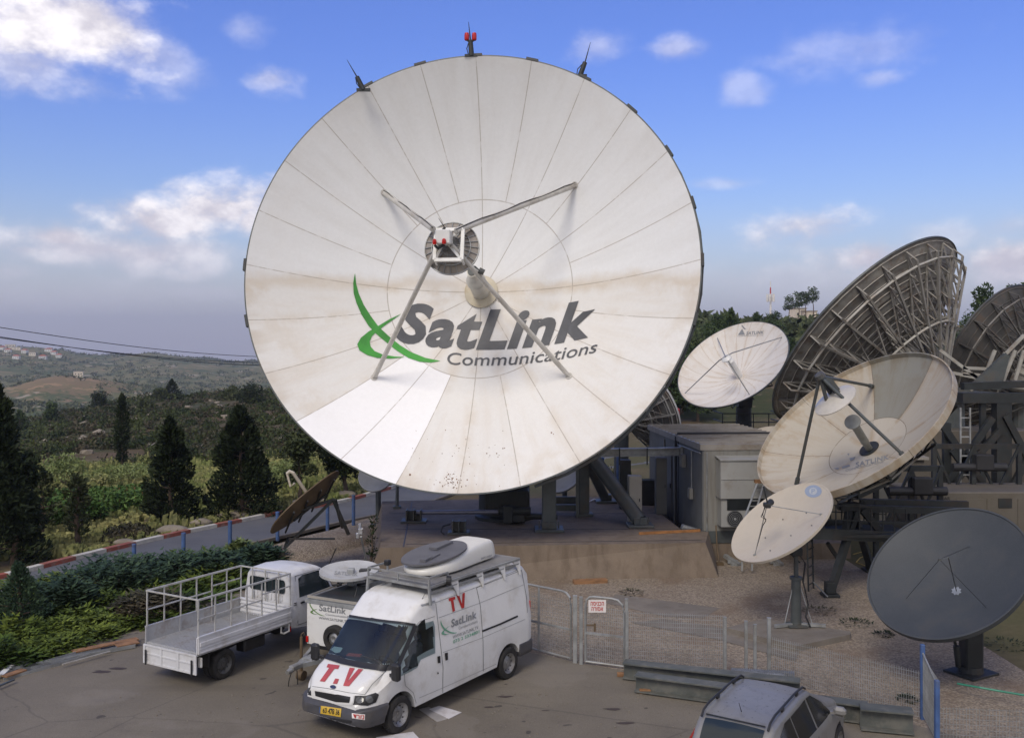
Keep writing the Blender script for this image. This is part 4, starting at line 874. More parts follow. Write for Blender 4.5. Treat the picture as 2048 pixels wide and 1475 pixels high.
ga = G(828, 1043, FZ); mb = MB(); mb.tube(ga+Vector((.1, 0, .35)), tp_+Vector((-.3, -.6, .48)), .085, .085, 14); jk = part('azimuth_jack', mb, mat('jack tube', (.20, .20, .25), .35, .4, .1), big, True)
for gg, w in ((ga, .95), (G(918, 1066, FZ), .8)):
    mb = MB(); mb.box(gg+Vector((0, 0, .04)), (w, w*.8, .08), bev=.02)
    for sx in (-.28, 0, .28): mb.box(gg+Vector((sx*w, 0, .27)), (.05, w*.5, .40))
    mb.box(gg+Vector((0, .1, .25)), (w*.6, .12, .34)); part('jack_anchor', mb, mt, big)
mb = MB(); p = G(918, 1066, FZ); mb.path([p+Vector((-.3, -.1, .35)), p+Vector((-.55, -.2, .3)), p+Vector((-.62, -.3, .12)), p+Vector((-.5, -.35, .03))], .03, 6); part('cable', mb, M_['wires'], big)
gl = G(794, 1016, FZ); mb = MB(); mb.tube(gl, gl+Vector((0, .2, 1.5)), .07, .07, 8); mb.box(gl+Vector((0, 0, .05)), (.3, .3, .1)); tag(part('post', mb, M_['greysteel'], None), 'thin grey post on the left back corner of the foundation', 'post')

# ---------------------------------------------------------------- small white dish (24 petals) behind the cabins
D2 = Dish((12.95, 56, 6.828), -133.2, 43.9, 3.443, 1.15)
t = thing('satellite_dish', 'small white petalled dish in front of the right hand trees', 'satellite dish', (13.9, 57, 0))
D2.shell('reflector', reflector_mat('petalled dish', (.66, .63, .585), 24, 0, 0, R=3.44, sw=.014, seam=(.34, .22, .12), stain=(.48, .37, .24), stain_a=.32, line_a=.45, curl=.035), m_back, t, .05, 96, 16, lip=.0)
truss_back(D2, t, 16, .2, .25, .10, 'darksteel', .06, (.6,), 4, 4)
feed_tube(D2, t, .20, 1.7, M_['white'], .1, flange=False)
hub2 = P(1451, 713, 53.9)
for fx, fy in ((1435, 676), (1564, 674), (1370, 786), (1499, 789)):
    f = D2.hit(fx, fy); f = f[0] if f else D2.pol(3.3, 0); mid = hub2.lerp(f, .13)+D2.n*.10; mb = MB(); mb.path([hub2, mid, f], [.035, .035, .03], 8); mb.build('feed_leg', M_['galv'], t, smooth=True)
mb = MB(); mb.lathe([(0, .1), (.2, .06), (.3, -.03), (.3, -.07), (0, -.05)], hub2-D2.n*.1, D2.n, 20); mb.build('subreflector', M_['white'], t, smooth=True)
c5 = lambda x, y: (1330+x/5.9, 620+y/5.9)
def t2(q4, s, ext=.02): return refined_text(s, quadmap(q4), ext, .05)
decal('lettering', [t2((c5(955, 293), c5(1165, 280), c5(1172, 243), c5(968, 252)), 'SATLINK', .03), t2((c5(855, 314), c5(1160, 302), c5(1160, 290), c5(855, 302)), 'COMMUNICATIONS LTD', .0)], D2.hit, M_['palegrey'], t, 400, .015)
decal('emblem', [poly2d([c5(862, 292), c5(944, 290), c5(912, 220)]), poly2d([c5(905, 170), c5(958, 226), c5(935, 226), c5(905, 190)])], D2.hit, M_['palegrey'], t, 400, .016)
mb = MB(); a = D2.V-D2.n*.9; mb.tube((13.9, 57, 0), (13.9, 57, 4.2), .55, .45, 16); mb.beam((13.9, 57, 4.2), a, .8, .8); 
for dx_, dy_ in ((-1.3, -1), (1.3, -1), (0, 1.5)): mb.beam((13.9+dx_, 57+dy_, 0), (13.9, 57, 3.8), .14, .14)
part('pedestal', mb, md, t); mb = MB()
for z in (2.6, 3.4, 3.9):
    for a0, a1 in (((-1.6, -1.5), (1.9, -1.5)), ((1.9, -1.5), (1.9, 1)), ((-1.6, -1.5), (-1.6, 1))): mb.beam((13.9+a0[0], 57+a0[1], z), (13.9+a1[0], 57+a1[1], z), .06, .06)
for x in (-1.6, -.7, .2, 1.1, 1.9): mb.beam((13.9+x, 55.5, 2.4), (13.9+x, 55.5, 3.9), .05, .05)
mb.box((14.05, 56.8, 2.5), (3.6, 2.8, .1)); part('platform', mb, md, t)

# ---------------------------------------------------------------- truss backed dish, and the one beyond
def grid_back(name, c, R, nrad):
    m, q, b = bsdf_mat(name); uv = q.n('ShaderNodeUVMap').outputs[0]; u, v, _ = q.xyz(uv); ob = q.n('ShaderNodeTexCoord').outputs['Object']
    fu = q.m('FRACT', q.m('MULTIPLY', u, nrad*2.)); fv = q.m('FRACT', q.m('MULTIPLY', v, 11.)); n1 = q.noise(ob, 1.1, 6, .65)
    du = q.m('MINIMUM', fu, q.m('SUBTRACT', 1., fu)); dv = q.m('MINIMUM', fv, q.m('SUBTRACT', 1., fv))
    col = q.mix(q.ramp(n1, .35, .65), tuple(x*.75 for x in c), tuple(x*1.25 for x in c))
    col = q.mix(q.m('MULTIPLY', q.ramp(q.noise(ob, 2.6, 7, .7), .48, .66), .6), col, (.10, .06, .035))
    col = q.mix(q.m('MULTIPLY', q.ramp(dv, .10, .03), .7), col, (.05, .045, .04))
    q.set(b.inputs['Base Color'], col); b.inputs['Roughness'].default_value = .75
    bp = q.n('ShaderNodeBump'); bp.inputs['Strength'].default_value = 1; bp.inputs['Distance'].default_value = .12
    q.set(bp.inputs['Height'], q.m('ADD', q.m('MULTIPLY', q.m('POWER', dv, .5), .8), q.m('MULTIPLY', q.m('SINE', q.m('MULTIPLY', u, nrad*12.)), .08))); q.nt.links.new(bp.outputs[0], b.inputs['Normal'])
    return m
D3 = Dish((18.55, 50, 8.45), -44, 40, 6.2, 2.25)
t = thing('satellite_dish', 'huge dish seen from behind with a grey lattice of back trusses', 'satellite dish', (22.5, 47.6, 0))
D3.shell('reflector', reflector_mat('truss dish front', (.62, .61, .58), 24, 12, .44, R=6.2), grid_back('quilted panel backs', (.165, .158, .142), 6.2, 24), t, .07, 144, 20)
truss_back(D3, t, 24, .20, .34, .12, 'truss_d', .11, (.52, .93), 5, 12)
mb = MB(); sub3 = P(1646, 590, 53)
ap3 = D3.V+D3.n*4.3
for ang in (45, 135, 225, 315):
    f = D3.pol(D3.R*.85, R_(ang)); mb.beam(f, ap3, .10, .10); 
part('feed_leg', mb, M_['truss2'], t)
mb = MB(); mb.lathe([(0, .2), (.7, 0), (.7, -.05), (0, .1)], ap3, D3.n, 24); part('subreflector', mb, M_['truss2'], t, True); feed_tube(D3, t, .3, 2.4, M_['white'])
hb = D3.V-D3.n*(2.3); base3 = Vector((22.6, 47.4, 0))
mb = MB(); mb.lathe([(1.25, 0), (1.25, .3), (.95, .9), (.85, 2.1), (0, 2.1)], hb, D3.n, 28); part('hub_cone', mb, M_['truss2'], t, True)
mb = MB(); mb.tube((21.6, 47.2, 0), (21.6, 47.2, 5.2), .9, .8, 20); mb.box((21.8, 47.2, 5.3), (3.4, 2.2, .5)); mb.beam((20.6, 47, 5.4), hb+Vector((-.8, 0, 0)), .4, .5); mb.beam((22.8, 47, 5.4), hb+Vector((.8, 0, 0)), .4, .5); part('pedestal', mb, mt, t)
D3b = Dish((28.2, 56, 6.65), -35, 21, 5.0, 1.7)
t = thing('satellite_dish', 'second dish seen from behind at the far right, with dark panels and thin braces', 'satellite dish', (29, 54.5, 0))
D3b.shell('reflector', M_['white'], mat('dark panel backs', (.065, .062, .058), .7, 0, .3, 1.2, dirt=(.09, .055, .03), damt=.6), t, .06, 96, 14)
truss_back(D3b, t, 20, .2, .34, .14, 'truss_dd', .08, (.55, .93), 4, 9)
hb = D3b.V-D3b.n*1.4; mb = MB(); mb.tube((29.2, 54.4, 0), (29.2, 54.4, 4.6), .7, .6, 16); mb.beam((29.2, 54.4, 4.6), hb, .7, .7); part('pedestal', mb, mt, t)
# big white counterweight lattice in front of the far right dish
t = thing('steel_gantry', 'dark steel gantry of columns, beams and diagonals under the truss backed dishes', 'gantry', (20.6, 40, 0)); mb = MB(); Yg = 40.
pp = lambda x, y, Y=Yg: P(x, y, Y)
A1, A2, A3, A4 = pp(1925, 792), pp(2140, 786), pp(2003, 800), pp(2003, 1060)
mb.beam(pp(1920, 795), pp(2150, 795), .55, .42); part('beam', mb, md, t)
mb = MB(); mb.beam(pp(1925, 772, 41), pp(2150, 765, 41), .35, .3); part('beam', mb, md, t)
for x0, y0, x1, y1, w in ((2003, 800, 2003, 1075, .62), (1893, 845, 1893, 1060, .30), (1965, 800, 1965, 1040, .22), (2110, 800, 2110, 1060, .5)):
    mb = MB(); mb.beam(pp(x0, y0), Vector((pp(x0, y0).x, Yg, 0)), w, w*.8); part('column', mb, md, t)
for x0, y0, x1, y1 in ((1885, 850, 1995, 1010), (1985, 835, 1885, 980), (1890, 985, 2000, 860), (1905, 900, 1990, 1020), (2010, 830, 2100, 1000), (2100, 830, 2010, 1000)):
    mb = MB(); mb.beam(pp(x0, y0, Yg-.3), pp(x1, y1, Yg-.3), .2, .26); part('diagonal', mb, md, t)
mb = MB()
for k in range(11): y = 835+k*19; mb.beam(pp(1921, y, 39.3), pp(1940, y, 39.3), .05, .05)
for x in (1921, 1940): mb.beam(pp(x, 815, 39.3), pp(x, 1040, 39.3), .06, .06)
part('ladder', mb, M_['galv'], t)
for i_, (Yq, xs, z0_, z1_) in enumerate(((34.6, (1752, 1822, 1880), .6, 3.4), (37.6, (1868, 1946, 2038), .2, 3.9))):
    t = thing('pipe_frame', ('nearer' if i_ == 0 else 'farther')+' dark steel leg frame with crossed braces behind the tan dish', 'steel frame', P(xs[0], 1000, Yq)); pt = [Vector((P(x, 700, Yq).x, Yq, 0)) for x in xs]; U_ = Vector((0, 0, 1))
    for p in pt: mb = MB(); mb.beam(p, p+U_*z1_, .17, .17); part('leg', mb, md, t)
    for zz in (z0_+.7, z1_-.1): mb = MB(); mb.beam(pt[0]+U_*zz, pt[-1]+U_*zz, .14, .2); part('rail', mb, md, t)
    for a, b_ in zip(pt, pt[1:]):
        mb = MB(); mb.beam(a+U_*z0_+Vector((0, -.1, 0)), b_+U_*z1_+Vector((0, -.1, 0)), .09, .09); part('brace', mb, md, t); mb = MB(); mb.beam(b_+U_*z0_+Vector((0, .1, 0)), a+U_*z1_+Vector((0, .1, 0)), .09, .09); part('brace', mb, md, t)
    mb = MB(); mb.box(pt[1]+U_*(z1_-.7)+Vector((.3, -.2, 0)), (.7, .4, .6), bev=.03); mb.tube(pt[1]+U_*(z1_-.9)+Vector((-.9, -.2, 0)), pt[1]+U_*(z1_-.9)+Vector((1.2, -.2, 0)), .16, .16, 14); part('actuator_housing', mb, M_['black'], t)
t = thing('lattice_frame', 'pale painted zigzag bracing under the far right truss dish', 'lattice', (20.5, 42.5, 4)); 
for a, b_ in (((1880, 700), (1960, 760)), ((1905, 745), (1960, 757)), ((1940, 780), (2048, 670)), ((1960, 775), (1990, 700)), ((1985, 770), (2010, 705)), ((2005, 765), (2030, 700)), ((1925, 735), (1985, 738)), ((1925, 747), (1985, 752)), ((2030, 760), (2048, 700)), ((1955, 770), (2060, 775))):
    mb = MB(); mb.beam(P(*a, 43), P(*b_, 43), .10, .14); part('bar', mb, M_['truss2'], t)
t = thing('steel_plate_arm', 'triangular grey steel gusset arm beneath the far right dish', 'bracket', P(1990, 740, 42)); mb = MB(); mb.prism([P(1948, 775, 42), P(1952, 762, 42), P(2012, 706, 42), P(2020, 712, 42), P(2002, 780, 42)], (0, .25, 0)); part('plate', mb, mt, t)

# ---------------------------------------------------------------- tan dish with tripod feed
D4 = Dish((10.925, 30.5, 5.195), -110.3, 49.3, 3.351, 1.05, roll=30)
t = thing('satellite_dish', 'tan dish tilted upward on a dark tripod, with a worn faded emblem inside', 'satellite dish', (10.6, 30.3, 0)); d4 = t
D4.shell('reflector', reflector_mat('tan dish panels', (.42, .385, .32), 8, 0, .40, R=3.35, sw=.010, seam=(.12, .09, .06), stain=(.33, .24, .14), stain_a=.5, tone=.10, rough=.55, dark=(1, 2, (.56, .60, .62))), m_back, t, .06, 120, 20, r0=.07, lip=.16)
truss_back(D4, t, 12, .2, .26, .10, 'darksteel', .07, (.6,), 3, 3)
ft = MB(); ft.lathe([(.11, -.3), (.11, .55), (.135, .55), (.135, .6), (.13, .62), (.13, 1.65), (.2, 1.88), (.25, 1.92), (.25, 1.95), (0, 1.95)], D4.V-D4.X*.0, (P(1702, 838, 29.3)-D4.V), 24); ft.build('feed_horn', mat('feed grey', (.23, .24, .22), .5, .1, .1, 3, dirt=(.15, .13, .1), damt=.5), t, smooth=True)
s4 = P(1668, 797, 28.75); n4 = (s4-D4.V).normalized(); mb = MB(); mb.lathe([(0, -.12), (.2, -.11), (.5, -.03), (.68, .05), (.68, .08), (.52, .06), (.50, .10), (0, .04)], s4, -D4.n, 40); so = mb.build('subreflector', mat('subreflector white', (.52, .49, .43), .35, .1, .06, 3), t, smooth=True)
hub4 = P(1640, 752, 28.6); mb = MB(); mb.lathe([(0, .1), (.14, .08), (.16, -.05), (0, -.1)], hub4, D4.n, 12)
for dx_, dy_ in ((-.18, -.1), (.2, .1), (.02, .24), (-.1, .18)): mb.beam(hub4, s4+D4.X*dx_+D4.Y*dy_+D4.n*.08, .07, .1)
mb.prism([hub4+Vector((.1, 0, -.05)), hub4+Vector((.42, .1, -.1)), s4+Vector((.32, .1, .15)), s4+Vector((.12, 0, .02))], D4.n*.03); mb.build('feed_bracket', M_['greysteel'], t)
for fx, fy in ((1745, 772), (1811, 914), (1593, 968)):
    f = D4.hit(fx, fy); f = f[0] if f else P(fx, fy, 28.3); mb = MB(); mb.tube(hub4, f, .05, .05, 12); mb.tube(f.lerp(hub4, .0), f.lerp(hub4, .06), .075, .075, 12); mb.build('feed_leg', M_['greysteel'], t, smooth=True)
c6 = lambda x, y: (1400+x/3.16, 650+y/3.16)
decal('lettering', [t2((c6(985, 900), c6(1195, 845), c6(1195, 815), c6(985, 868)), 'SATLINK', .02), t2((c6(920, 925), c6(1160, 868), c6(1160, 858), c6(920, 912)), 'COMMUNICATIONS', 0)], D4.hit, M_['palegrey'], t, 400, .01)
decal('emblem', [poly2d([c6(895, 895), c6(945, 880), c6(950, 893), c6(900, 908)]), poly2d([c6(845, 905), c6(880, 900), c6(875, 915)]), poly2d([c6(930, 812), c6(945, 810), c6(942, 826)]), poly2d([c6(945, 840), c6(985, 830), c6(975, 850), c6(950, 858)])], D4.hit, M_['palegrey'], t, 400, .011)
mb = MB(); mb.lathe([(0, .02), (.33, .05), (.34, .02)], D4.V, D4.n, 28); part('hub_opening', mb, M_['darksteel'], t, True)
hb = D4.V-D4.n*1.1; top4 = P(1698, 1012, 29.9)
mb = MB(); mb.tube(hb+D4.n*.7, hb-D4.n*.1, .55, .45, 16); mb.beam(hb, top4+Vector((.3, .6, .4)), .5, .5); mb.tube(top4-Vector((.35, 0, 0)), top4+Vector((.5, 0, 0)), .12, .12, 10); mb.box(top4, (.6, .4, .25), bev=.02); mb.beam(top4+Vector((0, 0, .1)), hb+Vector((-.9, 0, .2)), .1, .1); part('elevation_head', mb, md, t)
legs = [(1712, 1020, 1660, 1192, 0), (1706, 1018, 1742, 1142, 0), (1724, 1018, 1850, 1180, 0), (1700, 1010, 1690, 1075, 1.75)]
for x0, y0, x1, y1, z in legs:
    g = G(x1, y1, z); mb = MB(); mb.beam(P(x0, y0, 29.9), g+Vector((0, 0, .1)), .20, .20); lg = part('leg', mb, md, t)
    if z == 0: mb = MB(); mb.box(g+Vector((0, 0, .05)), (.5, .45, .1), bev=.02); mb.box(g+Vector((0, 0, .28)), (.3, .3, .36), bev=.02); part('foot', mb, md, lg)
pf = Vector((0, 0, 1.62)); mb = MB(); a, b_ = P(1624, 1066, 29.3), P(1812, 1074, 29.9); mb.box((a+b_)/2+Vector((0, .7, .0)), ((b_-a).length, 1.7, .10)); mb.beam(a, b_, .08, .34); mb.beam(a+Vector((0, 1.6, 0)), b_+Vector((0, 1.6, 0)), .08, .34); part('platform', mb, md, t)
mb = MB()
for yy in (0, 1.6):
    for h in (.45, .9): mb.beam(a+Vector((0, yy, h)), b_+Vector((0, yy, h)), .035, .035)
    for k in range(9): p = a.lerp(b_, k/8)+Vector((0, yy, 0)); mb.beam(p, p+Vector((0, 0, .92)), .035, .035)
part('railing', mb, md, t)
for k_, (x0, x1) in enumerate(((1690, 1930), (1720, 1935))):
    mb = MB(); mb.beam(P(x0, 1015-k_*12, 31+k_), P(x1, 1022-k_*14, 31.5+k_), .16, .22); part('cross_beam', mb, md, t)
mb = MB(); mb.beam(G(1655, 1085, 1.5), G(1678, 1120, .9), .1, .1); part('knee_brace', mb, md, t)
l0, l1 = G(1617, 1182), G(1627, 1176); mb = MB()
for g in (l0, l1): mb.beam(g, g+Vector((-.02, .1, 1.75)), .045, .045)
for k in range(6): mb.beam(l0+Vector((0, 0, .2+k*.28)), l1+Vector((0, 0, .2+k*.28)), .03, .03)
part('ladder', mb, md, t)
mb = MB(); mb.tube(l1+Vector((0, 0, .2)), G(1655, 1192, .2), .02, .02, 6); part('tie', mb, M_['galv'], t)

# ---------------------------------------------------------------- offset dish on a mast
D5 = Dish((7.293, 25.8, 2.947), -108.1, 50.8, 1.491, .20)
base = G(1592, 1250, .17); t = thing('satellite_dish', 'small beige offset dish on a slim mast, with a pale blue oval badge', 'satellite dish', base)
D5.shell('reflector', M_['tan'], m_back, t, .03, 96, 10, r0=.0, lip=.012)
c4 = lambda x, y: (1440+x/4.097, 940+y/4.097)
def ell(cx, cy, rx, ry, rot=0, n=24): return poly2d([(cx+rx*math.cos(a)*math.cos(rot)-ry*math.sin(a)*math.sin(rot), cy+rx*math.cos(a)*math.sin(rot)+ry*math.sin(a)*math.cos(rot)) for a in [2*math.pi*i/n for i in range(n)]])
bx, by = c4(765, 172)
decal('badge', [ell(bx, by, 17, 12.5)], D5.hit, mat('badge blue', (.26, .31, .40), .5, 0, .05), t, 6, .006)
decal('badge_ring', [ell(bx, by, 8, 7)], D5.hit, mat('badge pale', (.42, .44, .45), .5, 0, .05), t, 6, .010)
decal('lettering', [t2(((bx-3.5, by+5), (bx+4, by+4), (bx+4, by-5), (bx-3.5, by-4.5)), 'P', .03)], D5.hit, bpy.data.materials['badge blue'], t, 400, .014)
sh = [ell(*c4(x, y), 1.6, 1.4, n=8) for x, y in ((516, 403), (582, 535), (372, 553), (708, 350), (412, 658), (752, 452))]
decal('bolt_heads', sh, D5.hit, M_['greysteel'], t, 50, .006)
lnb = P(*c4(385, 285), 24.75); mb = MB(); mb.box(lnb, (.14, .3, .12), bev=.02); mb.tube(lnb, lnb+Vector((.16, .2, .05)), .07, .09, 12); mb.path([lnb+Vector((0, -.05, .05)), lnb+Vector((-.08, -.1, .35)), lnb+Vector((-.12, -.1, .5))], .02, 6); part('feed_unit', mb, md, t)
for x, y in ((285, 695), (830, 360)):
    f = D5.hit(*c4(x, y)); f = f[0] if f else P(*c4(x, y), 25.4); mb = MB(); mb.tube(lnb, f, .013, .013, 6); mb.box(f, (.07, .07, .05)); part('feed_arm', mb, M_['galv'], t)
f = D5.hit(*c4(285, 695))[0]; mb = MB(); mb.path([lnb+Vector((-.05, 0, 0)), lnb+Vector((-.12, -.02, -.25)), lnb+Vector((.0, .1, -.42)), lnb.lerp(f, .4)+Vector((.02, 0, 0)), lnb.lerp(f, .9)], .012, 6); mb.path([lnb+Vector((-.02, 0, 0)), lnb+Vector((-.16, -.02, -.3)), lnb+Vector((.0, .1, -.38))], .012, 6); part('cable', mb, M_['wires'], t)
hb = D5.V-D5.n*.12; mtp = base+Vector((.0, .0, 2.0)); mb = MB(); mb.tube(base, base+Vector((0, 0, 1.25)), .145, .125, 16); mb.tube(base+Vector((0, 0, 1.25)), base+Vector((0, 0, 1.32)), .17, .17, 16); mb.tube(base+Vector((0, 0, 1.3)), mtp, .065, .06, 12); mb.box(base+Vector((0, 0, .02)), (.5, .5, .04)); part('mast', mb, mt, t, True)
mb = MB(); mb.beam(mtp+Vector((0, 0, -.05)), hb, .14, .14); mb.box(mtp, (.3, .22, .22), bev=.02); mb.beam(mtp+Vector((.1, 0, -.3)), hb-D5.Y*.4, .05, .05); mb.tube(hb, hb+D5.n*.1, .35, .35, 16); part('elevation_head', mb, md, t)
for dx_, dy_ in ((-.62, -.2), (.75, -.15), (.1, .7)):
    mb = MB(); mb.beam(base+Vector((dx_, dy_, .04)), base+Vector((dx_*.1, dy_*.1, .04)), .09, .08); mb.tube(base+Vector((dx_*.55, dy_*.55, .06)), base+Vector((dx_*.15, dy_*.1, 1.05)), .015, .015, 6); part('foot_strut', mb, M_['galv'], t)
mb = MB(); mb.path([mtp+Vector((.1, 0, -.1)), mtp+Vector((.22, -.1, -.3)), mtp+Vector((.16, -.1, -.8)), base+Vector((.2, -.15, 1)), base+Vector((.28, -.15, .6)), base+Vector((.2, -.2, .3)), base+Vector((.32, -.22, .02))], .025, 8); part('cable', mb, M_['wires'], t)
tp = [G(1452, 1254, .15), G(1530, 1236, .15), G(1702, 1262, .15), G(1700, 1268, .15), G(1592, 1291, .15)]
mb = MB(); mb.prism(tp, (0, 0, -.16)); tag(mb.build('base_slab', m_con2), 'thin grey concrete slab under the beige offset dish mast', 'slab')

# ---------------------------------------------------------------- dark dish, right
D6 = Dish((9.833, 21.5, 2.604), -123.5, 46, 1.784, .42)
base = G(1942, 1346); t = thing('satellite_dish', 'dark grey dish at the right edge on a thick pillar', 'satellite dish', base)
D6.shell('reflector', M_['dark_dish'], M_['dark_dish'], t, .05, 128, 14, r0=.0, lip=.03)
c7 = lambda x, y: (1700+x/3.687, 1000+y/3.687)
hx, hy = c7(785, 668); star = [(hx+(13 if i % 2 else 9)*.85*math.cos(i*.3927), hy+(11 if i % 2 else 8)*.85*math.sin(i*.3927)) for i in range(16)]
decal('hub_star', [poly2d(star)], D6.hit, mat('pale hub plate', (.20, .22, .25), .6, 0, .15, 8), t, 6, .008)
ap = P(*c7(660, 435), 20.4); hc = D6.hit(hx, hy)[0]
for x, y in ((415, 722), (1005, 790), (880, 340)):
    f = D6.hit(*c7(x, y))[0]; mb = MB(); mb.tube(ap, f, .0055, .0055, 6); part('feed_leg', mb, M_['black'], t)
mb = MB(); mb.path([ap, P(*c7(725, 420), 20.4), hc], .011, 6); mb.box(ap, (.05, .05, .05)); part('feed_hook', mb, M_['greysteel'], t)
hb = D6.V-D6.n*.25; mb = MB(); mb.box(base+Vector((0, 0, .75)), (.42, .42, 1.5), bev=.04); mb.beam(base+Vector((0, 0, 1.45)), hb, .35, .35); part('pillar', mb, md, t)
mb = MB(); mb.box(base+Vector((0, 0, .03)), (.95, .8, .06), Matrix.Rotation(.5, 3, 'Z'), bev=.01); mb.tube(base, base+Vector((0, 0, .2)), .30, .26, 16); part('base_plate', mb, md, t)
mb = MB(); mb.tube(base+Vector((-.34, -.1, .2)), base+Vector((-.42, -.15, .7)), .07, .07, 10); mb.tube(base+Vector((-.42, -.15, .7)), hb-D6.Y*.7, .035, .035, 8); part('actuator', mb, md, t)

# ---------------------------------------------------------------- brown tilted panel dish on the left, seen from the side
t = thing('satellite_dish', 'brown flat mesh dish seen edge-on from the side, on a low frame by the road', 'satellite dish', G(650, 1095))
c8 = lambda x, y: (x/2.926, 600+y/2.926)
A = P(*c8(1590, 1340), 31.2); B = P(*c8(1978, 1030), 33.0); mid = (A+B)/2; ld = (B-A).normalized(); wd = (Vector((-.2, 1, -.42))-ld*ld.dot(Vector((-.2, 1, -.42)))).normalized(); nd = ld.cross(wd).normalized(); 
if nd.z > 0: nd = -nd
L_half = (B-A).length/2; mb = MB(); N = 40; ring = []
for i in range(N):
    a = 2*math.pi*i/N; cx_, cy_ = math.copysign(abs(math.cos(a))**.8, math.cos(a)), math.copysign(abs(math.sin(a))**.8, math.sin(a)); ring.append((cx_*L_half, cy_*1.15))
vs = []; fs = []
for j, rr in enumerate((0, .35, .7, 1)):
    for x, y in ring: vs.append(mid+ld*x*rr+wd*y*rr+nd*(.22*(1-rr*rr)))
for j in range(3):
    for i in range(N): fs.append((j*N+i, j*N+(i+1) % N, (j+1)*N+(i+1) % N, (j+1)*N+i))
k = len(vs); vs += [v-nd*.035 for v in vs]; fs += [tuple(i+k for i in f[::-1]) for f in fs]; fs += [(3*N+i, 3*N+(i+1) % N, 3*N+(i+1) % N+k, 3*N+i+k) for i in range(N)]
mb.add(vs, fs); part('reflector', mb, M_['brown'], t, True); mb = MB()
for x in (-.6, -.2, .2, .6): mb.beam(mid+ld*L_half*x-wd*.9+nd*.2, mid+ld*L_half*x+wd*.9+nd*.2, .04, .06)
mb.beam(mid-ld*L_half*.5+nd*.24, mid+ld*L_half*.5+nd*.24, .06, .06); part('back_rib', mb, M_['darksteel'], t)
f0 = P(*c8(1810, 1150), 32); f1 = P(*c8(1715, 1010), 31.6); f2 = P(*c8(1680, 1015), 31.6); f3 = P(*c8(1700, 1090), 31.6)
mb = MB(); mb.path([f0, f1, P(*c8(1695, 1000), 31.6), f2], .06, 8); mb.path([f2, f3, P(*c8(1725, 1070), 31.6)], .04, 8); part('feed_arm', mb, M_['tan'], t, True)
for a, b_ in (((1690, 1250), (1955, 1165), ), ((1660, 1455), (1950, 1165)), ((1950, 1165), (2040, 1370)), ((1670, 1440), (1690, 1390)), ((1960, 1165), (2005, 1330))):
    mb = MB(); mb.beam(P(*c8(*a), 31.5), P(*c8(*b_), 32), .09, .09); part('stand_leg', mb, M_['darksteel'], t)
mb = MB(); mb.beam(P(*c8(1690, 1395), 31.3), P(*c8(1960, 1395), 31.8), .06, .06); part('stand_rail', mb, M_['darksteel'], t)
# ---------------------------------------------------------------- partly hidden dishes
def small_dish(label, c, az, el, R, d, col, base, n=64, tr=False, mast=.12, hubm=None):
    DD = Dish(c, az, el, R, d); t = thing('satellite_dish', label, 'satellite dish', base); DD.shell('reflector', col, m_back, t, .04, n, 10, r0=.0, lip=.02)
    if tr: truss_back(DD, t, 16, .2, .3, .12, 'truss', .06, (.55, .95), 4, 6)
    mb = MB(); mb.tube(base, Vector((base[0], base[1], DD.V.z-.3)), mast, mast, 12); mb.beam(Vector((base[0], base[1], DD.V.z-.3)), DD.V-DD.n*.2, mast*1.5, mast*1.5); mb.box((base[0], base[1], base[2]+.05), (.6, .6, .1)); part('pedestal', mb, M_['greysteel'], t); return t, DD
small_dish('grey little dish peeping out below the lower left rim of the giant dish', P(752, 950, 40.5), 190, 35, .72, .12, mat('grey dish', (.21, .22, .24), .5), Vector((P(752, 950, 40.5).x, 41.2, 0)))
a, _ = small_dish('white small dish half hidden behind the right columns of the giant dish', P(1128, 958, 43), 225, 50, .78, .16, M_['cabin'], Vector((P(1118, 958, 43).x+.3, 43.8, 0)))
t2_, DD = small_dish('pale dish seen from behind under the right rim of the giant dish', P(1302, 820, 46), 62, 20, 2.1, .75, mat('pale panels', (.5, .5, .48), .5), Vector((5.2, 45.2, 0)), tr=True, mast=.35)
small_dish('flat tan dish lying low behind the grey cabin roof', P(1556, 868, 49), 190, 75, 1.15, .2, M_['tan'], Vector((13.7, 49, 0)))
# ================================================================ CABINS AND YARD EQUIPMENT
ex, ey = Vector((.998, .063, 0)), Vector((-.063, .998, 0)); RZ = Matrix((ex, ey, Vector((0, 0, 1)))).transposed()
o0 = Vector((6.95, 34.5, 0)); CL_ = lambda x, y, z: o0+ex*x+ey*y+Vector((0, 0, z))
def wall_mat(base, name, c):
    m, q, b = bsdf_mat(name); v = q.n('ShaderNodeTexCoord').outputs['Object']; X, Y, Z = q.xyz(v)
    col = q.mix(q.ramp(q.noise(v, .8, 6, .6), .3, .7), tuple(x*.88 for x in c), tuple(x*1.1 for x in c))
    mp = q.n('ShaderNodeMapping'); q.set(mp.inputs[0], v); mp.inputs['Scale'].default_value = (5, 5, .35)
    col = q.mix(q.m('MULTIPLY', q.ramp(q.noise(mp.outputs[0], 1.2, 5, .6), .48, .7), .4), col, (.12, .10, .075))
    f = q.m('FRACT', q.m('MULTIPLY', q.m('ADD', X, q.m('MULTIPLY', Y, .97)), 1.0)); col = q.mix(q.m('MULTIPLY', q.m('LESS_THAN', f, .018), .45), col, (.08, .075, .07))
    q.set(b.inputs['Base Color'], col); b.inputs['Roughness'].default_value = .6; return m
m_cab = wall_mat(0, 'cabin walls', (.20, .195, .175)); m_cab_shade = wall_mat(0, 'shade toned cabin side walls', (.13, .135, .132))  # side walls: darker copy, the great dish's shade put into its colour
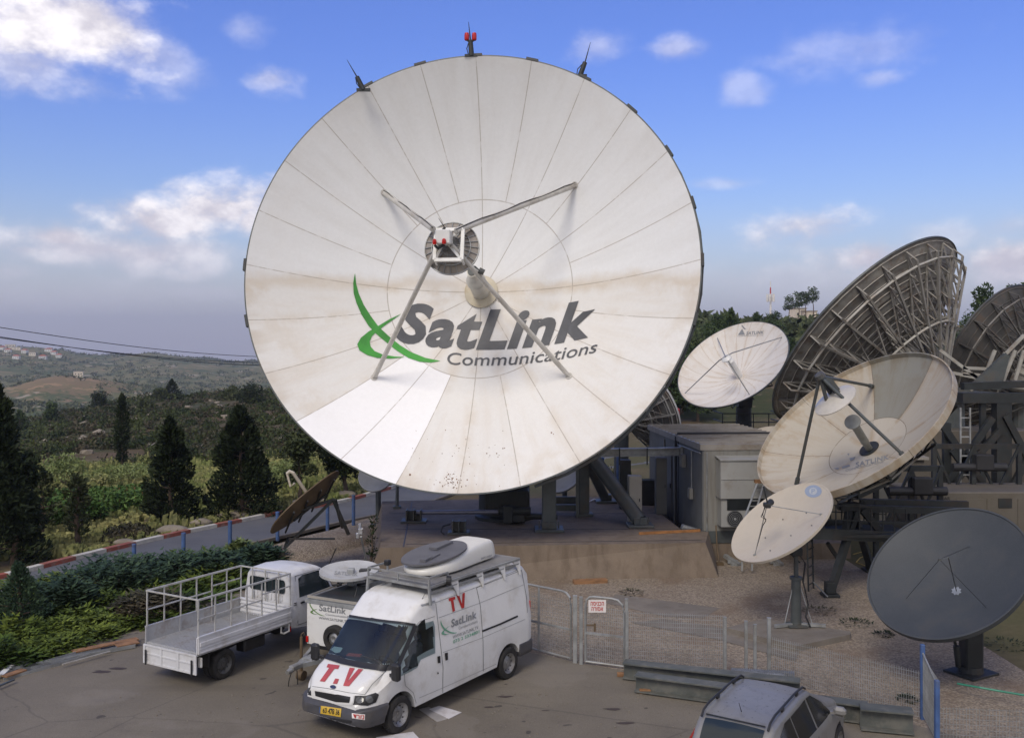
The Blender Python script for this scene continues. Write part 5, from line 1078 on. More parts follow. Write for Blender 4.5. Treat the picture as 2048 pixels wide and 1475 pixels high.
def roof_mb(x0, x1, y0, y1, z):
    mb = MB(); mb.box(CL_((x0+x1)/2, (y0+y1)/2, z-.11), (x1-x0+.14, y1-y0+.06, .22), RZ)
    k = y0+.25
    while k < y1: mb.box(CL_((x0+x1)/2, k, z+.025), (x1-x0+.1, .035, .05), RZ); k += .62
    return mb
for (y0, y1, lb, zt) in ((0, 3.7, 'nearer half of the grey beige equipment cabin with air conditioners', 4.19), (3.76, 9.3, 'farther half of the grey cabin behind the cable run', 4.17)):
    t = thing('equipment_cabin', lb, 'cabin', CL_(2, (y0+y1)/2, .6)); mb = MB(); mb.box(CL_(2, (y0+y1)/2, 2.35), (3.95, y1-y0, 3.3), RZ); mb.build('wall', m_cab, t)
    mb = MB(); mb.box(CL_(-.0, (y0+y1)/2, 2.35), (.06, y1-y0-.02, 3.28), RZ); mb.build('side_wall', m_cab_shade, t)
    roof_mb(-.05, 4.05, y0, y1, zt).build('roof', M_['roofm'], t)
    mb = MB(); mb.box(CL_(2, (y0+y1)/2, .82), (4.02, y1-y0+.02 if y0 == 0 else y1-y0, .44), RZ); mb.build('base_skirt', M_['greysteel'], t)
    if y0 > 1:
        mb = MB(); mb.box(CL_(-.06, 5.2, 2.1), (.06, 1.0, 2.4), RZ); dr = mb.build('door', M_['cabdark'], t); mb = MB(); mb.box(CL_(-.1, 4.8, 2.0), (.05, .06, .18), RZ); mb.build('handle', M_['black'], dr)
        mb = MB(); mb.box(CL_(-.05, 4.2, 2.2), (.09, .12, 3.2), RZ); mb.box(CL_(-.05, 6.1, 2.2), (.09, .12, 3.2), RZ); mb.build('door_post', M_['cabin'], t)
mb = MB(); pts = [CL_(-.10, 3.73, .5), CL_(-.12, 3.73, 4.1), CL_(-.05, 3.73, 4.26), CL_(4.0, 3.73, 4.26)]; mb.path(pts, .045, 6); mb.path([p+Vector((.09, -.05, .0)) for p in pts], .03, 6); tag(mb.build('cable', M_['wires']), 'black cable running up the cabin side and across its roof', 'cable')
mb = MB(); mb.box(CL_(2.6, .5, .29), (5.6, 1.4, .58), RZ); mb.box(CL_(2.1, 5, .25), (4.2, 8.4, .5), RZ); tag(mb.build('cabin_foundation', m_con), 'brown stained concrete base beneath the grey cabin', 'foundation')
for lb_, c_, s_ in (('small grey junction box on the cabin side near the beam', CL_(-.12, 2.6, 3.3), (.16, .4, .5)), ('small junction box low on the cabin side wall', CL_(-.12, 1.4, 2.2), (.14, .3, .4))):
    t = thing('junction_box', lb_, 'box', c_); mb = MB(); mb.box(c_, s_, RZ, bev=.01); mb.build('case', M_['cabin'], t); mb = MB(); mb.box(c_-ex*.085, (.01, s_[1]*.8, s_[2]*.8), RZ); mb.build('lid', M_['galv'], t)
for lb_, pts_ in (('thin conduit running along the cabin side under the eave', [CL_(-.08, .1, 3.85), CL_(-.08, 3.6, 3.82)]), ('vertical conduit from the eave to the low junction box', [CL_(-.08, 1.4, 3.83), CL_(-.08, 1.4, 2.4)]), ('thin pipe down the cabin front corner', [CL_(.12, -.04, 3.9), CL_(.12, -.05, .7), CL_(.2, -.3, .65)])):
    mb = MB(); mb.path(pts_, .025, 6); tag(mb.build('conduit', M_['galv']), lb_, 'conduit')
mb = MB(); mb.box(CL_(3.3, -.02, 3.3), (.7, .06, .4), RZ)
for k in range(7): mb.box(CL_(3.3, -.06, 3.14+k*.05), (.62, .03, .012), RZ)
tag(mb.build('vent_grille', M_['darksteel']), 'dark vent grille high on the cabin front right of the air conditioner', 'vent')
t = thing('air_conditioner', 'tall double fan air conditioner on the cabin front', 'air conditioner', CL_(1.35, -.2, 1.2))
mb = MB(); mb.box(CL_(1.42, -.30, 1.78), (1.85, .58, 1.02), RZ, bev=.02); mb.build('fan_case', M_['white'] if 0 else mat('unit case', (.30, .30, .285), .5, 0, .06, 1, dirt=(.2, .17, .13), damt=.5), t)
mb = MB(); mb.box(CL_(1.42, -.34, 2.98), (1.95, .66, 1.35), RZ); mb.prism([CL_(.42, -.72, 3.66), CL_(.42, 0, 3.74), CL_(2.42, 0, 3.74), CL_(2.42, -.72, 3.66)], (0, 0, .04)); mb.box(CL_(1.42, -.68, 3.0), (1.9, .03, .02), RZ); mb.build('hood', bpy.data.materials['unit case'], t)
mb = MB(); mb.box(CL_(1.45, -.60, 2.10), (1.5, .03, .42), RZ)
for k in range(12): mb.box(CL_(1.45, -.625, 1.92+k*.033), (1.48, .02, .012), RZ)
mb.build('coil_grille', M_['darksteel'], t)
for x in (.98, 1.72):
    mb = MB(); c = CL_(x, -.60, 1.58); mb.tube(c, c-ey*.015, .29, .29, 28); f = mb.build('fan', M_['black'], t); mb = MB(); mb.tube(c-ey*.03, c-ey*.05, .05, .05, 12)
    for rr in (.1, .16, .22, .28):
        for i in range(24): a = i*math.pi/12; mb.beam(c-ey*.04+(ex*math.cos(a)+Vector((0, 0, math.sin(a))))*rr, c-ey*.04+(ex*math.cos(a+.262)+Vector((0, 0, math.sin(a+.262))))*rr, .009, .009)
    mb.build('fan_guard', M_['galv'], f)
mb = MB(); mb.path([CL_(.38, -.3, 1.3), CL_(.36, -.5, .6), CL_(.33, -.9, .05)], .025, 6); mb.box(CL_(.33, -.95, .06), (.25, .2, .1)); tag(mb.build('drain_pipe', M_['brown']), 'thin drain pipe dropping from the air conditioner to the gravel', 'pipe')
t = thing('step_ladder', 'aluminium ladder leaning near the cabin front', 'ladder', G(1500, 1112)); mb = MB(); a0, a1 = P(1484, 1050, 32.3), P(1516, 962, 33.6); w_ = Vector((.35, .05, 0))
mb.beam(a0, a1, .06, .03); mb.beam(a0+w_, a1+w_*.7, .06, .03)
for k in range(8): mb.beam(a0.lerp(a1, k/8+.05), (a0+w_).lerp(a1+w_*.7, k/8+.05), .04, .03)
mb.beam(a0+Vector((0, 0, -1.55)), a0, .06, .03); mb.beam(a0+w_+Vector((0, 0, -1.55)), a0+w_, .06, .03); mb.build('rails_and_rungs', M_['galv'], t)
mb = MB(); mb.box(a1+w_*.4, (.5, .2, .12)); mb.build('top_cap', M_['wood'], t)
# horizontal cable bridge
t = thing('cable_bridge', 'pale grey horizontal beam bridging the giant dish mount and the cabin', 'beam', P(1270, 905, 37)); mb = MB(); a, b_ = P(1180, 906, 37), P(1366, 903, 37.6)
mb.beam(a+Vector((0, 0, .16)), b_+Vector((0, 0, .16)), .34, .03); mb.beam(a-Vector((0, 0, .12)), b_-Vector((0, 0, .12)), .34, .03); mb.beam(a, b_, .03, .26); mb.box(b_, (.3, .4, .42), bev=.02); mb.build('channel', M_['galv'], t)
for px in (1238, 1293): mb = MB(); p = P(px, 905, 37.1); mb.beam(p+Vector((0, -.18, .2)), p+Vector((0, -.18, -.45)), .05, .05); mb.build('hanger', M_['darksteel'], t)
def cabinet(label, px0, px1, pyb, pyt, d, z=FZ, m='cream', door=True):
    a = G(px0, pyb, z); b_ = G(px1, pyb, z); h = (pyb-pyt)*a.y/FP; t = thing('cabinet', label, 'cabinet', (a+b_)/2+Vector((0, d/2, 0))); w = b_.x-a.x
    mb = MB(); mb.box((a+b_)/2+Vector((0, d/2, h/2)), (w, d, h), bev=.015); mb.build('case', M_[m], t)
    mb = MB(); mb.box((a+b_)/2+Vector((0, -.01, h/2)), (w*.86, .03, h*.9)); dd = mb.build('door', M_[m], t); mb = MB(); mb.box((a+b_)/2+Vector((w*.3, -.04, h*.5)), (.03, .04, .12)); mb.build('handle', M_['black'], dd)
cabinet('slim pale cabinet standing beside the big slanting brace', 1258, 1284, 1046, 952, .5, m='cream')
cabinet('tall dark open cabinet behind the slim pale one', 1240, 1262, 1018, 920, .5, m='darksteel')
cabinet('tall narrow grey cabinet by the cabin door', 1312, 1334, 1028, 915, .4, m='cabdark')
t = thing('bin', 'black box between the dark cabinet and the cabin', 'box', G(1296, 1010, FZ)); mb = MB(); mb.box(G(1296, 1010, FZ)+Vector((0, .2, .5)), (.6, .5, 1.0), bev=.03); mb.build('body', M_['black'], t); mb = MB(); mb.box(G(1296, 1010, FZ)+Vector((0, .2, 1.03)), (.64, .54, .06), bev=.02); mb.build('lid', M_['darksteel'], t)
mb = MB(); p = G(1385, 1062, 1.0); mb.box(p+Vector((0, .5, -.1)), (.7, .4, .35), Matrix.Rotation(.3, 3, 'Y'), bev=.05); tag(mb.build('bucket', M_['galv']), 'pale tub in the gap between foundation and cabin', 'tub')
mb = MB(); p = P(1353, 831, 60); mb.tube(p-Vector((0, 0, .4)), p+Vector((0, 0, .4)), .22, .22, 16); mb.lathe([(0, .5), (.15, .47), (.22, .4)], p, Z_, 16); t = thing('fire_extinguisher_post', 'bright red cylinder on a thin post behind the cabin', 'cylinder', (p.x, p.y, 0)); mb.build('cylinder', M_['red'], t, smooth=True); mb = MB(); mb.tube((p.x-.35, p.y, 0), (p.x-.35, p.y, p.z-.1), .05); mb.beam((p.x-.35, p.y, p.z-.3), p, .05, .05); mb.build('post', M_['galv'], t)
mb = MB()
for cx_, cy_ in ((-.1, 0), (.15, .1), (.0, .2)):
    p = G(1187, 1003, FZ)+Vector((cx_, cy_, .05)); mb.box(p, (.3, .1, .02), Matrix.Rotation(cx_*4, 3, 'Y') @ Matrix.Rotation(cy_*6, 3, 'Z'))
tag(mb.build('crumpled_sheet', M_['paper']), 'white crumpled plastic sheet beside the thin columns', 'litter')
for (px, py, w, h, lb) in ((1375, 1140, 0, 0, ''),): pass
for px, lb in ((1465, 'left loose bracket in the gravel under the cabin'), (1550, 'right loose bracket in the gravel under the cabin')):
    g = G(px, 1128); mb = MB(); mb.beam(g+Vector((-.2, .3, .25)), g+Vector((.15, -.3, .06)), .16, .12); mb.beam(g+Vector((-.1, -.25, .05)), g+Vector((.25, -.1, .05)), .1, .1); mb.box(g+Vector((0, 0, .1)), (.35, .12, .12)); tag(mb.build('steel_bracket', M_['galv']), lb, 'bracket')
# right hand background: generator housings
t = thing('generator_housing', 'long beige generator housing in shade beneath the steel gantry', 'generator', P(1945, 1000, 36)); a = P(1838, 1055, 35.5); 
mb = MB(); mb.box(Vector((a.x+2.9, 36.8, 1.15)), (6.0, 2.6, 2.3), bev=.04); mb.build('case', M_['gencream_shade'], t)
mb = MB()
for k in range(5): mb.box(Vector((a.x+.75+k*1.15, 35.49, 1.15)), (1.02, .03, 1.8))
mb.build('door', M_['gencream_shade'], t); mb = MB()
for k in range(14): mb.box(Vector((a.x+1.9, 35.46, .9+k*.05)), (.8, .03, .018))
mb.build('louvre', M_['darksteel'], t); mb = MB(); mb.box(Vector((a.x+3.2, 35.46, 1.9)), (.5, .03, .35)); mb.build('louvre', M_['darksteel'], t)
vs, fs = fit_text('LLAR', .4, .11, .02); mb = MB(); mb.add([(a.x+.75+x, 35.46, 2.02+y) for x, y in vs], fs); mb.build('lettering', M_['black'], t)
t = thing('generator_housing', 'taller dim beige housing farther back behind the gantry column', 'generator', P(2000, 880, 46)); mb = MB(); mb.box((21.8, 46.5, 1.9), (6, 3, 3.8), bev=.04); mb.build('case', M_['gencream_shade'], t); mb = MB(); mb.box((21.0, 44.97, 1.9), (1.2, .05, 2.4)); mb.build('door', M_['gencream_shade'], t)
t = thing('site_hut', 'low beige hut left of the gantry behind the tan dish', 'hut', P(1640, 960, 40)); mb = MB(); mb.box((14.6, 41.5, 1.5), (5.5, 3, 3.0)); mb.build('wall', M_['gencream_shade'], t); mb = MB(); mb.box((14.6, 41.5, 3.06), (5.8, 3.3, .12)); mb.build('roof', M_['roofm'], t); mb = MB(); mb.box((15.8, 39.98, 1.2), (.9, .04, 2.0)); mb.build('door', M_['cabdark'], t)
t = thing('boundary_wall', 'low pale wall behind the tan dish platform', 'wall', (16, 38, 0)); mb = MB(); mb.box((19, 38.6, .35), (13, .3, .7)); mb.build('wall', m_con2, t)
mb = MB(); mb.path([G(1706, 1108, .02), G(1730, 1102, .02), G(1745, 1106, .02), G(1720, 1115, .02), G(1712, 1124, .02), G(1745, 1136, .02)], .02, 6); tag(mb.build('hose', mat('yellow hose', (.35, .25, .06), .5)), 'thin yellow hose looping on the ground under the platform', 'hose')
mb = MB(); mb.path([G(1915, 1366, .25), G(1960, 1374, .3), G(2000, 1381, .28), G(2060, 1391, .3)], .022, 6); tag(mb.build('hose', M_['green_hose']), 'straight green hose along the low fence at the lower right', 'hose')
for px, py, s, lb in ((1712, 1248, .5, 'low dark weeds under the dark dish left edge'), (1768, 1270, .25, 'tiny weed on gravel below the dark dish'), (2008, 1290, .6, 'dark weeds right of the thick pillar'), (1815, 1400, .2, 'little weed by the end of the steel beams'), (1265, 1186, .4, 'brown weeds by the concrete patch'), (1640, 1222, .5, 'rusty weeds behind the mast slab')):
    c = G(px, py); t = thing('weeds', lb, 'weeds', c); mb = MB(); mb.tube(c, c+Vector((0, 0, .1)), .01, .004, 4); mb.build('stem', M_['barkm'], t); cloud_mesh('leaves', frond_clump(c, s, .12, 90, .10), L_['maquis'] if 'brown' in lb or 'rusty' in lb else L_['conifer'], t)
# ================================================================ FENCES AND GATES
gv = M_['galv']
def mesh_panel(a, b_, h0, h1, parent, dv=.05, dh=.10, w=.008, m=None, name='wire_mesh'):
    mb = MB(); L = (b_-a).length; n = int(L/dv)
    for i in range(n+1): p = a.lerp(b_, i/n); mb.beam(p+Vector((0, 0, h0)), p+Vector((0, 0, h1)), w, w)
    k = h0
    while k <= h1: mb.beam(a+Vector((0, 0, k)), b_+Vector((0, 0, k)), w*.8, w*.8); k += dh
    return mb.build(name, m or gv, parent)
def arch_frame(a, b_, h, r, tr, cut0=.3, cut1=.3):
    d = (b_-a).normalized(); up = Vector((0, 0, 1)); pts = [a+up*.08, a+up*(h-cut0)]
    if cut0: pts += [a+d*cut0*.12+up*(h-cut0*.45), a+d*cut0*.5+up*(h-cut0*.08)]
    pts += [a+d*cut0+up*h, b_-d*cut1+up*h]
    if cut1: pts += [b_-d*cut1*.5+up*(h-cut1*.08), b_-d*cut1*.12+up*(h-cut1*.45)]
    pts += [b_+up*(h-cut1), b_+up*.08, a+up*.08]
    mb = MB(); mb.path(pts, r, 8); mb.beam(a+up*h*.46, b_+up*h*.46, r*1.6, r*1.6); return mb
p0, p1, p2, p3 = G(1040, 1296), G(1142, 1322), G(1166, 1328), G(1248, 1338)
t = thing('mesh_gate', 'wide galvanised mesh gate leaf right behind the van', 'gate', p0); fr = arch_frame(p0, p1, 1.68, .028, 0, .0, .28); mid = p0.lerp(p1, .38); fr.beam(mid+Vector((0, 0, .1)), mid+Vector((0, 0, 1.68)), .05, .05); fr.build('frame', gv, t, smooth=True); mesh_panel(p0, p1, .1, 1.5, t)
for px, py, h, lb, w in ((1150, 1325, 1.62, 'left of the two square posts between the gate leaves', .10), (1162, 1328, 1.62, 'right of the two square posts between the gate leaves', .08), (1253, 1337, 1.66, 'post at the right side of the small gate', .075), (1450, 1347, 1.32, 'leftmost of the four tall posts by the steel beams', .07), (1492, 1352, 1.28, 'second of the four tall posts by the steel beams', .07), (1510, 1354, 1.22, 'third, shortest of the four posts by the steel beams', .07), (1538, 1359, 1.42, 'rightmost and tallest of the four posts by the steel beams', .08)):
    g = G(px, py); mb = MB(); mb.box(g+Vector((0, 0, h/2)), (w, w, h), bev=.008); mb.box(g+Vector((0, 0, h+.01)), (w*1.05, w*1.05, .02)); tag(mb.build('fence_post', gv), lb, 'post', 'galvanised fence posts')
t = thing('mesh_gate', 'small galvanised mesh gate carrying the red lettered sign', 'gate', p2); fr = arch_frame(p2+Vector((.06, 0, 0)), p3, 1.66, .028, 0, .22, .3); fr.build('frame', gv, t, smooth=True); mesh_panel(p2+Vector((.1, 0, 0)), p3, .1, 1.42, t)
lc = p2.lerp(p3, .08)+Vector((0, -.06, .98)); mb = MB(); mb.tube(lc, lc+Vector((.18, 0, 0)), .02); mb.box(lc+Vector((.2, -.01, -.05)), (.05, .04, .2), bev=.01); mb.build('latch', M_['brown'], t)
# sign on the gate
s0 = P(1177, 1199, 22.75); s1 = P(1212, 1199, 22.7); hh = 25*22.7/FP; t = thing('warning_sign', 'small white sign with two lines of red Hebrew lettering on the gate', 'sign', s0-Vector((0, 0, hh))); mb = MB(); dd_ = (s1-s0); mb.add([s0, s1, s1-Vector((0, 0, hh)), s0-Vector((0, 0, hh))]+[p+Vector((0, .012, 0)) for p in (s0, s1, s1-Vector((0, 0, hh)), s0-Vector((0, 0, hh)))], [(3, 2, 1, 0), (4, 5, 6, 7), (0, 1, 5, 4), (1, 2, 6, 5), (2, 3, 7, 6), (3, 0, 4, 7)]); mb.build('board', M_['signw'], t)
def flat_text(name, s, o, X, Y, w, h, m, parent, ext=.02, off=Vector((0, -.008, 0)), shear=0):
    vs, fs = fit_text(s, w, h, ext, shear); mb = MB(); mb.add([o+X*x+Y*y+off for x, y in vs], fs); return mb.build(name, m, parent)
dx_ = dd_.normalized(); 
flat_text('lettering', 'הכניסה'[::-1], s0+dx_*.05-Vector((0, 0, .135)), dx_, Z_, dd_.length-.1, .095, M_['red'], t); flat_text('lettering', 'אסורה'[::-1], s0+dx_*.07-Vector((0, 0, hh-.04)), dx_, Z_, dd_.length-.14, .095, M_['red'], t)
# mesh fence continuing right
t = thing('mesh_fence', 'fine wire mesh fence between the small gate and the four posts', 'fence', G(1260, 1338)); mesh_panel(G(1257, 1338), G(1450, 1347), .05, 1.38, t, .05, .10, .0075, name='wire_mesh')
t = thing('mesh_fence', 'fine wire mesh fence right of the four posts', 'fence', G(1545, 1360)); mesh_panel(G(1545, 1360), G(1842, 1438), .05, 1.0, t, .05, .10, .0075)
ga, gb = G(1845, 1438), G(1874, 1492)
t = thing('blue_fence', 'short blue framed fence section at the lower right', 'fence', ga); mesh_panel(ga, gb, .1, 1.32, t, .05, .1, .007); mb = MB(); mb.beam(ga+Vector((0, 0, 1.38)), gb+Vector((0, 0, 1.2)), .03, .03); mb.build('top_rail', M_['galv'], t)
for g, h in ((ga, 1.55), (gb, 1.28)): mb = MB(); mb.box(g+Vector((0, 0, h/2)), (.085, .085, h), bev=.01); mb.build('fence_post', M_['blue'], t)
t = thing('mesh_fence', 'low wire mesh fence with the green hose at the lower right corner', 'fence', G(1880, 1440)); mesh_panel(G(1880, 1490), G(2120, 1500), .02, .75, t, .06, .10, .0075)
# blue posts by the road
for px, py, pt, lb in ((268, 1120, 1088, 'short blue post sunk in the juniper by the road'), (367, 1132, 1066, 'blue fence post beyond the truck bed left part'), (413, 1124, 1108, 'stub of a blue post beside the tall one'), (460, 1110, 1042, 'tall blue post nearest the truck cab'), (555, 1078, 1024, 'blue post half hidden by the brown tilted dish'), (655, 1066, 1010, 'blue post right of the brown tilted dish'), (707, 1050, 990, 'blue post at the left of the foundation'), (1205, 955, 915, 'blue post by the far road right of the giant dish'), (1236, 975, 905, 'blue upright beside the dark cabinet')):
    g = G(px, py) if py > 985 else P(px, py, 44); h = (py-pt)/FP*g.y; mb = MB(); mb.tube(g-Vector((0, 0, .05 if py > 985 else g.z)), g+Vector((0, 0, h)), .075, .075, 10); mb.lathe([(0, h+.04), (.08, h+.02), (.085, h-.03)], g, Z_, 10); tag(mb.build('blue_post', M_['blue'], smooth=True), lb, 'post', 'blue fence posts along the road')
shrub('roadside_bush', 'round green bush beside the far road under the cable bridge', P(1232, 958, 52)-Vector((0, 0, .6)), 1.0, 1.4, 'olive', 900, .16)
# spiral pipe, steel beams
a, b_ = G(1462, 1345, .14), G(1588, 1352, .14); t = thing('spiral_duct', 'silvery corrugated pipe lying behind the four posts', 'pipe', a); mb = MB(); mb.lathe([(.12+.012*math.cos(k*math.pi), (b_-a).length*k/60) for k in range(61)]+[(.10, (b_-a).length), (.10, 0)], a, b_-a, 20, closed=True); mb.build('duct', M_['chrome'] if 0 else mat('corrugated pipe', (.22, .235, .27), .35, .5, .15, 5), t, smooth=True, sharp=60)
def ibeam(lb, a, b_, W=.34, Hh=.36):
    d = (b_-a).normalized(); s_ = Vector((d.y, -d.x, 0)); t = thing('steel_beam', lb, 'steel beam', a); up = Vector((0, 0, 1)); mb = MB(); mb.beam(a+up*.015, b_+up*.015, W, .03); mb.beam(a+up*(Hh-.015), b_+up*(Hh-.015), W, .03); mb.beam(a+up*Hh/2, b_+up*Hh/2, .03, Hh-.06)
    mb.build('profile', mat('beam steel', (.085, .092, .085), .6, .1, .25, 1.5, dirt=(.19, .18, .155), damt=.55, dscale=2.0) if not bpy.data.materials.get('beam steel') else bpy.data.materials['beam steel'], t)
ibeam('rear long grey steel beam with pale patches, by the fence foot', G(1248, 1352, .04), G(1600, 1392, .04)); ibeam('front long grey steel beam lying below the fence', G(1272, 1378, .04), G(1735, 1442, .04)); ibeam('short end piece of steel beam by the blue fence', G(1720, 1452, .04), G(1826, 1462, .04), .40, .42)
for px, py in ((1245, 1352), (1290, 1386)): g = G(px, py); mb = MB(); mb.box(g+Vector((0, 0, .05)), (.25, .12, .09), bev=.01); tag(mb.build('timber_block', M_['wood']), 'small wooden block under the %s beam end' % ('rear' if px < 1260 else 'front'), 'timber')
# sheets of paper, boards, steel sections on the ground
def lay(name, lb, cat, pts, z, m, th=.01): mb = MB(); mb.prism([G(x, y, z) for x, y in pts], (0, 0, th)); return tag(mb.build(name, m), lb, cat)
lay('paper_sheet', 'white sheet with faint print lying beside the van front wheel', 'paper', ((858, 1418), (878, 1411), (923, 1424), (897, 1437)), .015, M_['paper']); lay('paper_sheet', 'greyish sheet partly under the van side', 'paper', ((838, 1418), (858, 1413), (895, 1437), (874, 1443)), .013, mat('grey sheet', (.33, .31, .29), .7)); lay('paper_sheet', 'white sheet cut by the bottom edge below the van', 'paper', ((752, 1474), (826, 1463), (842, 1480), (770, 1492)), .015, M_['paper'])
rr = [(0, 1352, 120, 1318), (10, 1345, 150, 1305), (30, 1336, 200, 1298), (5, 1358, 170, 1312), (60, 1330, 270, 1290), (100, 1322, 230, 1296), (40, 1342, 190, 1304), (130, 1316, 262, 1288), (20, 1330, 145, 1292), (80, 1335, 215, 1300), (-60, 1360, 60, 1326), (-80, 1352, 40, 1330)]
for i, (x0, y0, x1, y1) in enumerate(rr):
    a, b_ = G(x0, y0, .03+.02*(i % 3)), G(x1, y1, .03+.02*((i+1) % 3)); mb = MB(); mb.angle(a, b_, .09, .012); tag(mb.build('steel_angle', M_['galv']), 'grey steel angle bar in the loose heap at the juniper edge', 'steel bar', 'steel bars heaped at the yard edge')
for (x0, y0, x1, y1, w, lb, m) in ((145, 1302, 275, 1276, .22, 'long brown plank on top of the steel heap', 'wood'), (232, 1290, 276, 1282, .3, 'short brown board at the right end of the heap', 'wood'), (8, 1352, 48, 1338, .2, 'brown board at the lower left of the heap', 'wood'), (125, 1328, 220, 1302, .05, 'long pale strip lying in front of the heap', 'cream'), (-5, 1372, 28, 1358, .06, 'bluish strip left of the heap', 'greysteel'), (0, 1350, 22, 1330, .14, 'pale bent strip at the heap left end', 'white')):
    mb = MB(); mb.beam(G(x0, y0, .10), G(x1, y1, .10), w, .03); tag(mb.build('plank', M_[m]), lb, 'plank')
for i, (px, py, s) in enumerate(((200, 1343, .28), (240, 1336, .3), (1225, 1417, .25), (1010, 1392, .22), (980, 1413, .15), (1090, 1420, .1), (690, 1375, .12), (1250, 1445, .2))):
    g = G(px, py, .011); mb = MB(); n = 9; mb.add([g+Vector((s*math.cos(k*.7)*random.uniform(.5, 1.1), s*.35*math.sin(k*.7)*random.uniform(.5, 1.1), .004)) for k in range(n)], [tuple(range(n))]); o = mb.build('dry_leaf_patch', mat('dark spill', (.055, .04, .035), .8) if i == 0 else bpy.data.materials['dark spill']); tag(o, 'small dark stain on the yard asphalt', 'stain', 'dark stains on the asphalt')
t = thing('wall_bracket_pole', 'thin leaning pole with a shiny fitting behind the trailer', 'pole', G(742, 1190)); mb = MB(); mb.tube(G(748, 1190, 0), P(722, 1072, 26.5), .035, .03, 8); mb.build('pole', M_['galv'], t); mb = MB(); p = P(721, 1062, 26.5); mb.box(p, (.14, .1, .18), bev=.02); mb.tube(p, p+Vector((-.02, 0, .22)), .05, .05, 8); mb.box(p+Vector((-.08, 0, -.12)), (.1, .08, .16), bev=.02); mb.build('fitting', M_['chrome'], t)
tree('bare_sapling', 'dark leaning sapling against the foundation corner', 'tree', G(742, 1150), 2.1, .35, 'sparse', 'conifer', 160, .12, .05, lean=.05)
mb = MB(); mb.tube(G(655, 1135, .1), P(672, 1096, 30), .02, .02, 6); tag(mb.build('rod', M_['black']), 'thin black rod rising behind the truck cab', 'rod')
# ================================================================ VEHICLES
def interp(tab, x):
    xs = [p[0] for p in tab]
    if x <= xs[0]: return tab[0][1]
    for (a, va), (b_, vb) in zip(tab, tab[1:]):
        if x <= b_: f = (x-a)/(b_-a); return va+(vb-va)*f
    return tab[-1][1]
def smooth_tab(tab, r):
    return lambda x: sum(interp(tab, x+r*k/4) for k in range(-4, 5))/9
class Body:
    """lofted vehicle shell: x forward, y left, z up; tables along x"""
    def __init__(s, x0, x1, top, bot, wid, roofw, belt, arches, rc=.12, crown=.04, sm=.05, step=.035):
        s.x0, s.x1 = x0, x1; s.top, s.wid, s.roofw, s.belt = smooth_tab(top, sm), smooth_tab(wid, sm), smooth_tab(roofw, sm), smooth_tab(belt, sm); s.bt = bot; s.arches = arches; s.rc = rc; s.crown = crown; s.step = step
    def bottom(s, x):
        z = interp(s.bt, x)
        for (cx, cz, r) in s.arches:
            if abs(x-cx) < r: z = max(z, cz+math.sqrt(r*r-(x-cx)**2))
        return z
    def section(s, x):
        zb, zt, w, rw, bz = s.bottom(x), s.top(x), s.wid(x), s.roofw(x), s.belt(x)
        bz = max(zb+.02, min(bz, zt-.05)); rc = min(s.rc, (zt-bz)*.8, rw*.5); pts = [(0, zb), (w*.5, zb), (w*.97, zb)]
        for k in range(1, 6): f = k/5; z = zb+.02+(bz-zb-.02)*f; pts.append((w*(.975+.025*math.sin(min(1, f*1.2)*math.pi/2)), z))
        zs = zt-rc
        for k in range(1, 6): f = k/5; pts.append((w+(rw-w)*f, bz+(zs-bz)*f))
        for k in range(1, 6): a = k/5*math.pi/2; pts.append((rw-rc+rc*math.cos(a), zs+rc*math.sin(a)))
        for k in range(1, 6): y = (rw-rc)*(1-k/5); pts.append((y, zt+s.crown*(1-(y/max(rw-rc, .01))**2)))
        return pts
    def mesh(s, mb=None):
        mb = mb or MB(); n = int((s.x1-s.x0)/s.step); secs = []
        for i in range(n+1):
            x = s.x0+(s.x1-s.x0)*i/n; p = s.section(x); full = [(x, y, z) for y, z in p]+[(x, -y, z) for y, z in p[-2:0:-1]]; secs.append(full)
        m = len(secs[0]); vs = [v for q_ in secs for v in q_]; fs = []
        for i in range(n):
            for k in range(m): fs.append((i*m+k, i*m+(k+1) % m, (i+1)*m+(k+1) % m, (i+1)*m+k))
        fs += [tuple(range(m)), tuple(range(n*m, n*m+m))[::-1]]
        return mb.add(vs, fs)
    def y_at(s, x, z):
        p = s.section(x); best = 0
        for (y0, z0), (y1, z1) in zip(p, p[1:]):
            if z0 <= z <= z1 and z1 > z0: best = max(best, y0+(y1-y0)*(z-z0)/(z1-z0))
        return best or s.wid(x)
def wheel(parent, x, y, r, w, sgn, rimr=.6, rimm='rim'):
    """tyre with a dished rim; sgn = outward direction along y"""
    t = MB(); prof = [(r*rimr, -w*.42), (r*.86, -w*.5), (r*.97, -w*.42), (r, -w*.25), (r, w*.25), (r*.97, w*.42), (r*.86, w*.5), (r*rimr, w*.42)]
    t.lathe(prof, (x, y, r), (0, 1, 0), 40, closed=True)
    for i in range(44): a = i*math.pi/22; t.box((x+math.cos(a)*r, y, r+math.sin(a)*r), (.018, w*.62, .018), Matrix.Rotation(-a, 3, 'Y'))
    wh = t.build('wheel', M_['rubber'], parent, smooth=True, world=False); m = MB(); o = sgn*w
    m.lathe([(0, o*.30), (r*.16, o*.30), (r*.18, o*.22), (r*.30, o*.20), (r*.42, o*.10), (r*.50, o*.20), (r*.58, o*.38), (r*.63, o*.46), (r*.63, o*.36), (r*.52, -o*.3), (0, -o*.3)], (x, y, r), (0, 1, 0), 36)
    rm = m.build('rim', M_[rimm], wh, smooth=True, world=False); m = MB()
    for i in range(10): a = i*2*math.pi/10; m.tube((x+math.cos(a)*r*.46, y+o*.16, r+math.sin(a)*r*.46), (x+math.cos(a)*r*.46, y+o*.20, r+math.sin(a)*r*.46), r*.045, n=8)
    m.build('rim_holes', M_['black'], rm, world=False)
    return wh
